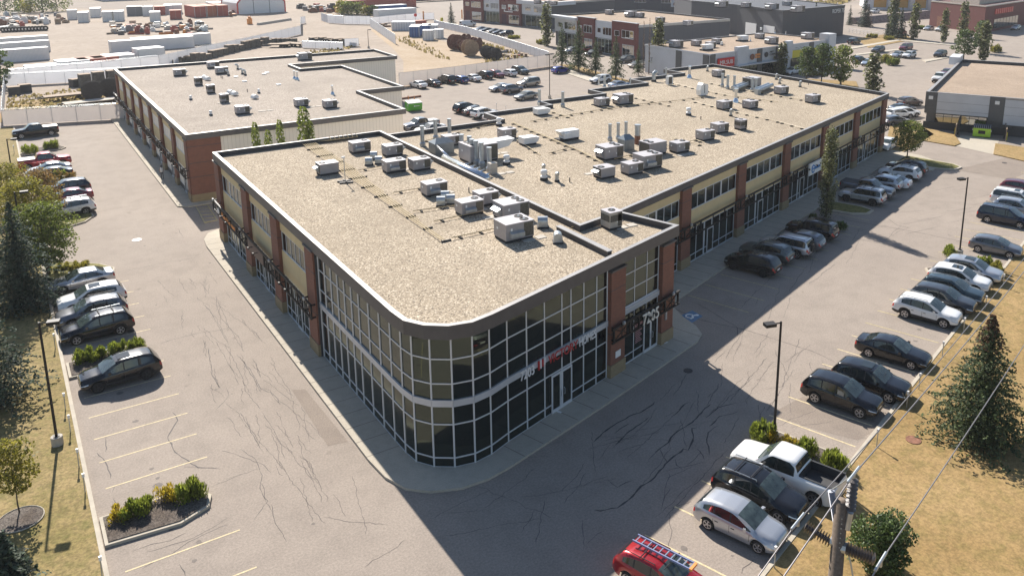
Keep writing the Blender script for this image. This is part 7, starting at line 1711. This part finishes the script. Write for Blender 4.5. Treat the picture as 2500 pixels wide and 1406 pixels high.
# dark warehouse with house number
DW = empty('warehouse', (200, 165, 0), 0, 'dark grey warehouse with ROPER 75 lettering on its end wall', 'building'); ZD = 9.0
e = G(2064, 22, ZD); a_ = G(1800, 22, ZD); b_ = G(1935 - 5, 30, ZD); kk = G(1655, 5, ZD)
D0 = (163, 176.5); 
c = G(1912, 26, ZD); e = G(2064, 13, ZD); w0 = G(1800, 12, ZD); w1 = G(1688, 2, ZD)
poly = [tuple(w1[:2]), tuple(w0[:2]), tuple(c[:2]), tuple(e[:2]), (e.x + 8, e.y + 32), (w1.x + 12, w1.y + 22)]
roof_block(DW, poly, ZD, ZD - .5, .4, .5, gravel=M_ROOF2, fascia=M_CLAD); m = MB(); m.prism(offs(poly, .1), 0, ZD - .3); m.build('wall', M_CLAD, DW)
ca, cb_ = Vector(c[:2]), Vector(e[:2]); d = cb_ - ca; DF = Fr(c.x, c.y, math.degrees(math.atan2(d.y, d.x))); LD = d.length
text('sign_text', 'ROPER 75', DF, LD * .88, .12, ZD - 1.6, 1.7, M_WHITE, DW, .03, LD * .20)
d = Vector(c[:2]) - Vector(w0[:2]); DG = Fr(w0.x, w0.y, math.degrees(math.atan2(d.y, d.x))); LG = d.length
m = MB(); m.fbox(DG, LG * .22, LG * .46, .0, .1, 0, 4.2); m.fbox(DG, LG * .62, LG * .85, .0, .1, 0, 4.2); m.build('loading_door', M_WHITE, DW)
for i, (u, v) in enumerate(((1762, 2), (1822, 6), (1885, 8), (1922, 3), (1948, 13))): bg_rtu(u, v, ZD - .5, ORD[i] + ' rooftop unit from the left on the dark warehouse', 'LSLML'[i], 0, 1.5)
# long dark building behind the brick rows
DB = empty('office_building', (200, 250, 0), 0, 'long dark grey office building behind the brick unit row', 'building'); P = gp((1395, 32), (1680, 42)); 
x0, y0 = P[0]; x1, y1 = P[1]; az = math.degrees(math.atan2(y1 - y0, x1 - x0)); BF_ = Fr(x0, y0, az); LBb = math.hypot(x1 - x0, y1 - y0)
m = MB(); m.fbox(BF_, -6, LBb, -30, 0, 0, 10.5); m.build('wall', M_CLAD, DB)
m = MB(); m.fbox(BF_, -6.1, LBb + .1, -30.1, .1, 10.5, 10.7); m.build('roof', M_ROOF2, DB)
for a, b in ((.55, .65), (.78, .86)): win(DB, BF_, LBb * a, LBb * b, 4.8, 8.6, .02, 3, glass=M_GLASS2)
m = MB(); m.fbox(BF_, LBb * .86, LBb * .98, -.2, .5, 3.5, 9.5); m.build('white_bay', M_WHITEP, DB)
m = MB(); m.fbox(BF_, LBb * .02, LBb * .07, .02, .12, 0, 4); m.build('loading_door', M_WHITE, DB)
m = MB(); m.lathe(BF_.p(LBb * .89, .55, 4.6), [(.6, 0), (.6, .05)], 12, 'y'); m.build('sign_emblem', M_RUST, DB)
# white-walled building on the right
RB = empty('commercial_building', (115, 73, 0), 0, 'low commercial building with white upper panels and dark base beside the bin bay', 'building'); ZR = 5.6
q0 = G(2262, 224, ZR); f1 = Fr(q0.x, q0.y, -62.4); q1 = G(2346, 145, ZR); a2 = math.degrees(math.atan2(q1.y - q0.y, q1.x - q0.x)); f2 = Fr(q0.x, q0.y, a2); L2 = math.hypot(q1.x - q0.x, q1.y - q0.y)
A_ = f1.p(45, 0, 0)[:2]; C_ = f2.p(L2, 0, 0)[:2]; dxy = (A_[0] - q0.x, A_[1] - q0.y); poly = [q0[:2], A_, (A_[0] + C_[0] - q0.x, A_[1] + C_[1] - q0.y), C_]
roof_block(RB, poly, ZR, ZR - .55, .4, .25, gravel=M_ROOF2, fascia=M_CAP); m = MB(); m.prism(offs(poly, .25), 0, ZR - .6); m.build('wall', M_CHAR, RB)
m = MB(); m.fbox(f1, 1.6, 8.6, -.1, .02, 2.5, ZR - .1); m.fbox(f1, 10.6, 45, -.1, .02, 1.6, ZR - .3); m.fbox(f2, 1, L2, 0, .02, 2, ZR - .1) ; m.build('white_panel', M_WHITEP, RB)
m = MB(); m.fbox(f1, -.05, 1.6, -.12, .05, 2.4, ZR); m.fbox(f1, 8.6, 10.6, -.12, .06, 2.0, ZR); m.build('pier', M_CHAR, RB)
m = MB(); m.fbox(f1, -.05, 12, -.2, .06, 0, 1.1); m.fbox(f1, 12, 45, -.2, .03, 0, 1.6); m.build('base_course', M_DARK, RB)
win(RB, f1, 1.5, 8.5, 1.1, 2.45, .0, 6, (2.05,), .06, mm=M_BLACK, glass=M_GLASS2); 
m = MB(); m.fbox(f1, .4, 1.0, .05, .12, 4.5, 5.0); m.build('wall_lamp', M_WHITE, RB); m = MB(); m.fbox(f1, 9.3, 9.9, .06, .13, 4.5, 5.0); m.build('wall_lamp', M_WHITE, RB)
m = MB()
for z in (3.0, 4.2): m.fbox(f1, 1.6, 45, .021, .024, z, z + .03)
for s in (17, 24): m.fbox(f1, s, s + .03, .021, .025, 1.6, ZR - .3)
m.build('panel_joint', M_CHAR, RB)
m = MB(); m.fbox(f2, L2 - 5, L2 + .4, -1.5, .3, ZR - .5, ZR + .9); m.build('parapet_tower', M_WHITEP, RB)
# bin bay
BB = empty('bin_enclosure', tuple(G(2390, 330)), 0, 'black-walled bin bay with open gates and yellow posts', 'enclosure'); bc = G(2395, 330); bf_ = Fr(bc.x, bc.y, -62.4)
b0 = G(2355, 322); b1 = G(2440, 334)
m = MB(); m.fbox(bf_, -3.0, 3.0, -1.9, -1.75, 0, 2.0); m.fbox(bf_, -3.1, -2.95, -1.9, 1.4, 0, 1.9); m.fbox(bf_, 2.95, 3.1, -1.9, 1.4, 0, 1.9); m.build('wall', M_DARK, BB)
for s in (-3.25, 3.25): m = MB(); m.fbox(bf_, s - .05, s + .05, 1.3, 3.2, .1, 1.8); m.build('gate', M_WOOD, BB)
for s in (-3.35, 3.35): m = MB(); m.tube(bf_.p(s, 1.9, 0), bf_.p(s, 1.9, 1.1), .09); m.build('post', M_YELL2, BB)
# brick store, orange depot, boulder wall, railing
ST = empty('brick_store', tuple(G(2270, 60)), 0, 'dark red brick store with pale roof parapets at the upper right', 'building'); s0 = G(2268, 64); s1 = G(2400, 82); s2 = G(2560, 50); az = math.degrees(math.atan2(s1.y - s0.y, s1.x - s0.x)); sf = Fr(s0.x, s0.y, az); L = math.hypot(s1.x - s0.x, s1.y - s0.y)
az2 = math.degrees(math.atan2(s2.y - s1.y, s2.x - s1.x)); sf2 = Fr(s1.x, s1.y, az2)
E1 = sf2.p(45, 0, 0); E0 = (s0.x + E1[0] - s1.x, s0.y + E1[1] - s1.y); poly = [s0[:2], s1[:2], E1[:2], E0]
m = MB(); m.prism(poly, 0, 8.0); m.build('wall', M_BRICK2, ST); roof_block(ST, offs(poly, -.1), 8.3, 7.9, .5, .35, gravel=M_CAP, fascia=M_TANU)
m = MB(); m.prism(offs(poly, 5), 8.0, 9.6); m.build('roof_box', M_TANU, ST); m = MB(); m.fbox(sf, L * .15, L * .28, .02, .08, 0, 3.5); m.fbox(sf, L * .62, L * .72, .02, .08, 0, 3.2); m.build('door', M_RUST, ST)
win(ST, sf2, 8, 30, .8, 3.8, .05, 8, mm=M_BLACK, glass=M_GLASS2); m = MB(); 
for k in range(9): m.fbox(sf2, 8 + k * 1.8, 9.3 + k * 1.8, .05, .25, 5.3, 6.9)
m.build('sign_lettering', M_REDS, ST)
OD = empty('depot', tuple(G(2200, 22)), 0, 'depot with orange shutters and grey piers at the top right', 'building'); o0 = G(2120, 24); o1 = G(2275, 27); az = math.degrees(math.atan2(o1.y - o0.y, o1.x - o0.x)); of = Fr(o0.x, o0.y, az); L = math.hypot(o1.x - o0.x, o1.y - o0.y)
m = MB(); m.fbox(of, -2, L + 20, -25, 0, 0, 12); m.build('wall', M_WHITEP, OD)
m = MB(); 
for a, b in ((.08, .28), (.34, .62), (.68, .9)): m.fbox(of, L * a, L * b, 0, .15, 1, 11)
m.build('shutter', mat('amber_shutter', (.50, .26, .05), .6), OD); m = MB()
for a in (.3, .64, .92): m.fbox(of, L * a, L * a + 2.0, 0, .8, 0, 12)
m.build('pier', M_GALV, OD)
bw = MB(); p0, p1 = G(2085, 60), G(2268, 44); 
fb = Fr(p0.x, p0.y, math.degrees(math.atan2(p1.y - p0.y, p1.x - p0.x))); Lw = (p1 - p0).length
bw.hexa([fb.p(0, 2.5, 0), fb.p(Lw, 2.5, 0), fb.p(Lw, -2, 0), fb.p(0, -2, 0)], [fb.p(0, 0, 2.2), fb.p(Lw, 0, 2.6), fb.p(Lw, -2, 2.6), fb.p(0, -2, 2.2)]); tag(bw.build('boulder_wall', M_STONE), 'sloping retaining wall of boulders below the depot', 'retaining wall')
r = empty('railing', tuple(G(2070, 82)), 0, 'white pipe railing beside the dark warehouse end', 'railing'); m = MB(); a, b = G(2072, 82), G(2145, 92)
for z in (.5, 1.0, 1.5): m.tube((a.x, a.y, z), (b.x, b.y, z), .05, n=5)
for t in range(9): c = a.lerp(b, t / 8); m.tube((c.x, c.y, 0), (c.x, c.y, 1.5), .05, n=5)
m.build('rails', M_WHITE, r)
# far warehouse strip at the top left
g = G(430, 6); m = MB(); fw = Fr(G(255, 4).x, G(255, 4).y, 8); r = empty('warehouse', tuple(G(250, 8)), 0, 'long low white warehouse along the top edge left of the shelter', 'building'); m.fbox(fw, 0, 90, -40, 0, 0, 4); m.build('wall', M_CONT_W, r); m = MB(); m.fbox(fw, -.5, 90.5, -40.5, .5, 4, 4.3); m.build('roof', M_CONT_G, r)
# parked trailers at the very top
for i, (u, v, L, l) in enumerate(((1035, 5, 30, 'long grey flatbed load at the top edge'), (1110, 1, 26, 'maroon trailer load at the top edge'))): 
    g = G(u, v); r = empty('flatbed_trailer', (g.x, g.y, 0), 0, l, 'trailer'); m = MB(); m.box(g.x, g.y, 1, L, 3, 1.6, .1); m.build('load', (M_CONT_G, M_CONT_R)[i], r); m = MB(); m.box(g.x, g.y, .4, L + 2, 2.4, .5, .1); m.build('frame', M_BLACK, r)
# hydrant posts and yellow barriers
g = G(1079, 62); m = MB(); m.lathe((g.x, g.y, 0), [(.5, 0), (.5, 2.2), (.3, 2.5)], 10); tag(m.build('bollard', M_YELL2), 'fat yellow bollard left of the lone blue spruce', 'bollard')
for i, (u, v) in enumerate(((1128, 46), (1034, 50))): g = G(u, v); m = MB(); m.lathe((g.x, g.y, 0), [(.25, 0), (.25, 3.2)], 8); tag(m.build('bollard', M_ORANGE), ('orange post at the brick row corner', 'orange post at the yard gate')[i], 'bollard')
g = G(1015, 60); r = empty('stop_sign', (g.x, g.y, 0), 0, 'small red stop sign at the yard gate', 'sign'); m = MB(); m.tube((g.x, g.y, 0), (g.x, g.y, 3.2), .05); m.build('post', M_GALV, r); m = MB(); m.tube((g.x, g.y - .06, 3.1), (g.x, g.y - .02, 3.1), .6, n=8); m.build('plate', M_REDS, r)
# --- utility pole close to the camera, with line hardware and three conductors
D_ = 18.5; tp = Vector((0, 0, CAMH)) + ray(2055, 1222) * (D_ / FPX); dirB = Vector((math.cos(R_(17.15)), math.sin(R_(17.15)), 0))
UP = empty('utility_pole', (tp.x, tp.y, 0), 0, 'tall weathered wooden utility pole at the bottom right with insulators', 'utility pole')
m = MB(); m.tube((tp.x, tp.y, 0), (tp.x, tp.y, tp.z), .24, .145, 20, caps=True); m.build('pole', M_POLE, UP, True)
def onplane(u, v):
    d = ray(u, v); o = Vector((0, 0, CAMH)); t = (tp - o).dot(dirB) / d.dot(dirB); return o + d * t
def insul(a, b, n, R, mt, name):
    m = MB(); d = (b - a); m.tube(a, b, R * .38, n=10)
    for i in range(n):
        c = a + d * ((i + .7) / n); e = d.normalized() * (d.length / n * .45); m.tube(c - e * .5, c + e * .4, R, R * .35, 16)
    m.build(name, mt, UP, False)
a1 = onplane(1948, 1272); a2 = onplane(2084, 1158); a3 = onplane(2150, 1370)
insul(onplane(2030, 1322), a1 + (onplane(2030, 1322) - a1) * .22, 10, .14, M_PORC, 'line_insulator'); insul(onplane(2066, 1338), a3 + (onplane(2066, 1338) - a3) * .15, 10, .14, M_PORC, 'line_insulator'); insul(onplane(2076, 1246), a2 + Vector((0, 0, -.08)), 8, .12, M_PORC, 'line_insulator')
insul(onplane(2042, 1278), onplane(2029, 1196), 22, .075, M_ARR, 'surge_arrester')
m = MB(); m.tube(onplane(2029, 1196), onplane(2045, 1186), .015); m.tube(onplane(2045, 1186), a2, .015); m.build('jumper_wire', M_GALV, UP)
for A_, B_, r_ in (((2030, 1318), (2040, 1322), .12), ((2055, 1335), (2070, 1338), .12), ((2076, 1250), (2068, 1290), .07), ((2042, 1275), (2050, 1290), .05)): m = MB(); m.tube(onplane(*A_), onplane(*B_), r_, n=8); m.build('bracket', M_GALV, UP)
for a in (a1, a2, a3): m = MB(); m.tube(a - dirB * .35, a + dirB * .35, .035, n=8); m.tube(a, a + Vector((0, 0, -.12)), .04, n=8); m.build('wire_clamp', M_GALV, UP)
m = MB()
for k in range(7): q = tp + Vector((-.10, -.115, -.35 - .12 * k)); m.box(q.x, q.y, q.z, .02, .02, .02)
m.build('step_bolts', M_GALV, UP)
m = MB(); m.path([onplane(2072, 1350), onplane(2078, 1380), onplane(2086, 1430), onplane(2082, 1600)], .02, 5); m.build('ground_wire', M_GALV, UP)
for i, (a, l) in enumerate(((a1, 'left overhead wire attached to the side insulator of the pole'), (a2, 'overhead wire attached to the top insulator of the pole'), (a3, 'right overhead wire attached to the right side insulator of the pole'))):
    m = MB()
    for sg in (1, -1):
        pts = []
        for k in range(31):
            s = 70.0 * k / 30; z = a.z - 4 * 1.3 * (s / 70) * (1 - s / 70); pts.append(a + dirB * (sg * s) + Vector((0, 0, z - a.z)))
        m.path(pts, .016, 6)
    tag(m.build('overhead_wire', M_WIRE), l, 'wire', 'overhead wires')
# --- pedestrian
def person(u, v):
    g = G(u, v, .14); J = [(0, 0, .93), (0, 0, 1.12), (0, 0, 1.32), (0, 0, 1.42), (0, .01, 1.50), (0, .02, 1.60), (.09, 0, .88), (.11, .06, .50), (.11, -.05, .08), (.11, .08, .03), (-.09, 0, .88), (-.11, -.04, .50), (-.12, -.12, .08), (-.12, .0, .03), (.17, 0, 1.34), (.22, -.02, 1.08), (.20, .06, .88), (-.17, 0, 1.34), (-.22, -.02, 1.08), (-.17, .10, .92), (0, .02, 1.66), (.2, .1, .82), (-.16, .15, .86)]
    E_ = [(0, 1), (1, 2), (2, 3), (3, 4), (4, 5), (5, 20), (0, 6), (6, 7), (7, 8), (8, 9), (0, 10), (10, 11), (11, 12), (12, 13), (2, 14), (14, 15), (15, 16), (16, 21), (2, 17), (17, 18), (18, 19), (19, 22)]
    Rr = [.13, .115, .12, .05, .07, .095, .085, .06, .038, .04, .085, .06, .038, .04, .05, .04, .03, .05, .04, .03, .07, .025, .025]
    me = bpy.data.meshes.new('person'); me.from_pydata(J, E_, []); me.skin_vertices or None
    o = bpy.data.objects.new('person', me); COL.objects.link(o); md = o.modifiers.new('skin', 'SKIN'); me2 = o.data
    bm = bmesh.new(); bm.from_mesh(me2); lay = bm.verts.layers.skin.verify(); bm.verts.ensure_lookup_table()
    for i, vv in enumerate(bm.verts): vv[lay].radius = (Rr[i], Rr[i] * .85)
    bm.verts[0][lay].use_root = True; bm.to_mesh(me2); bm.free(); ss = o.modifiers.new('sub', 'SUBSURF'); ss.levels = 1; ss.render_levels = 1
    m = bpy.data.materials.new('person_skin_and_trousers'); m.use_nodes = True; n, b = nodes_of(m); tc = n.nodes.new('ShaderNodeTexCoord'); sp_ = n.nodes.new('ShaderNodeSeparateXYZ'); n.links.new(tc.outputs['Object'], sp_.inputs[0])
    lt = n.nodes.new('ShaderNodeMath'); lt.operation = 'LESS_THAN'; lt.inputs[1].default_value = .95; n.links.new(sp_.outputs[2], lt.inputs[0]); n.links.new(mixcol(n, lt.outputs[0], (.36, .2, .14), (.03, .03, .04)), b.inputs['Base Color'])
    me2.materials.append(m); o.location = (g.x, g.y, .14); o.rotation_euler = (0, 0, R_(10)); tag(o, 'pedestrian in a white top and dark trousers walking on the left pavement', 'person')
    q = MB(); q.lathe((0, 0, .90), [(.16, 0), (.15, .2), (.17, .42), (.07, .53)], 12); s = q.build('shirt', M_WHITE, None, True); s.parent = o
    q = MB(); q.lathe((0, -.02, 1.38), [(.07, 0), (.10, .12), (.12, .25), (.09, .36), (.02, .38)], 12); s = q.build('hair', M_DARK, None, True); s.parent = o
person(397, 438)
# small litter of real things: vent hood box, satellite domes etc. on the drive edge
for i, (u, v, w) in enumerate(((1625, 836, .35), (1500, 900, .25), (1365, 1045 - 40, .3))):
    g = G(u, v, .146); m = MB(); m.box(g.x, g.y, .142, w, w * .5, .012, i); tag(m.build('salt_stain', M_WHITE), ('white residue at the right entrance pillar', 'white residue between the front pillars', 'white residue below the glass doors')[i], 'residue', kind='stuff')
# ------------------------------------------------------------------ haze
hz = bpy.data.materials.new('haze'); hz.use_nodes = True; n = hz.node_tree; n.nodes.remove(n.nodes['Principled BSDF']); pv_ = n.nodes.new('ShaderNodeVolumePrincipled'); pv_.inputs['Color'].default_value = (.97, .98, 1.0, 1); pv_.inputs['Density'].default_value = 0.00016; pv_.inputs['Anisotropy'].default_value = .2
n.links.new(pv_.outputs[0], n.nodes['Material Output'].inputs['Volume'])
if HAZE:
    m = MB(); m.hexa([(-1600, -400, -1), (2300, -400, -1), (2300, 2700, -1), (-1600, 2700, -1)], [(-1600, -400, 32), (2300, -400, 32), (2300, 2700, 32), (-1600, 2700, 32)]); o = m.build('haze', hz); o['kind'] = 'stuff'; o['label'] = 'thin pale haze over the far yards and roofs'; o['category'] = 'haze'
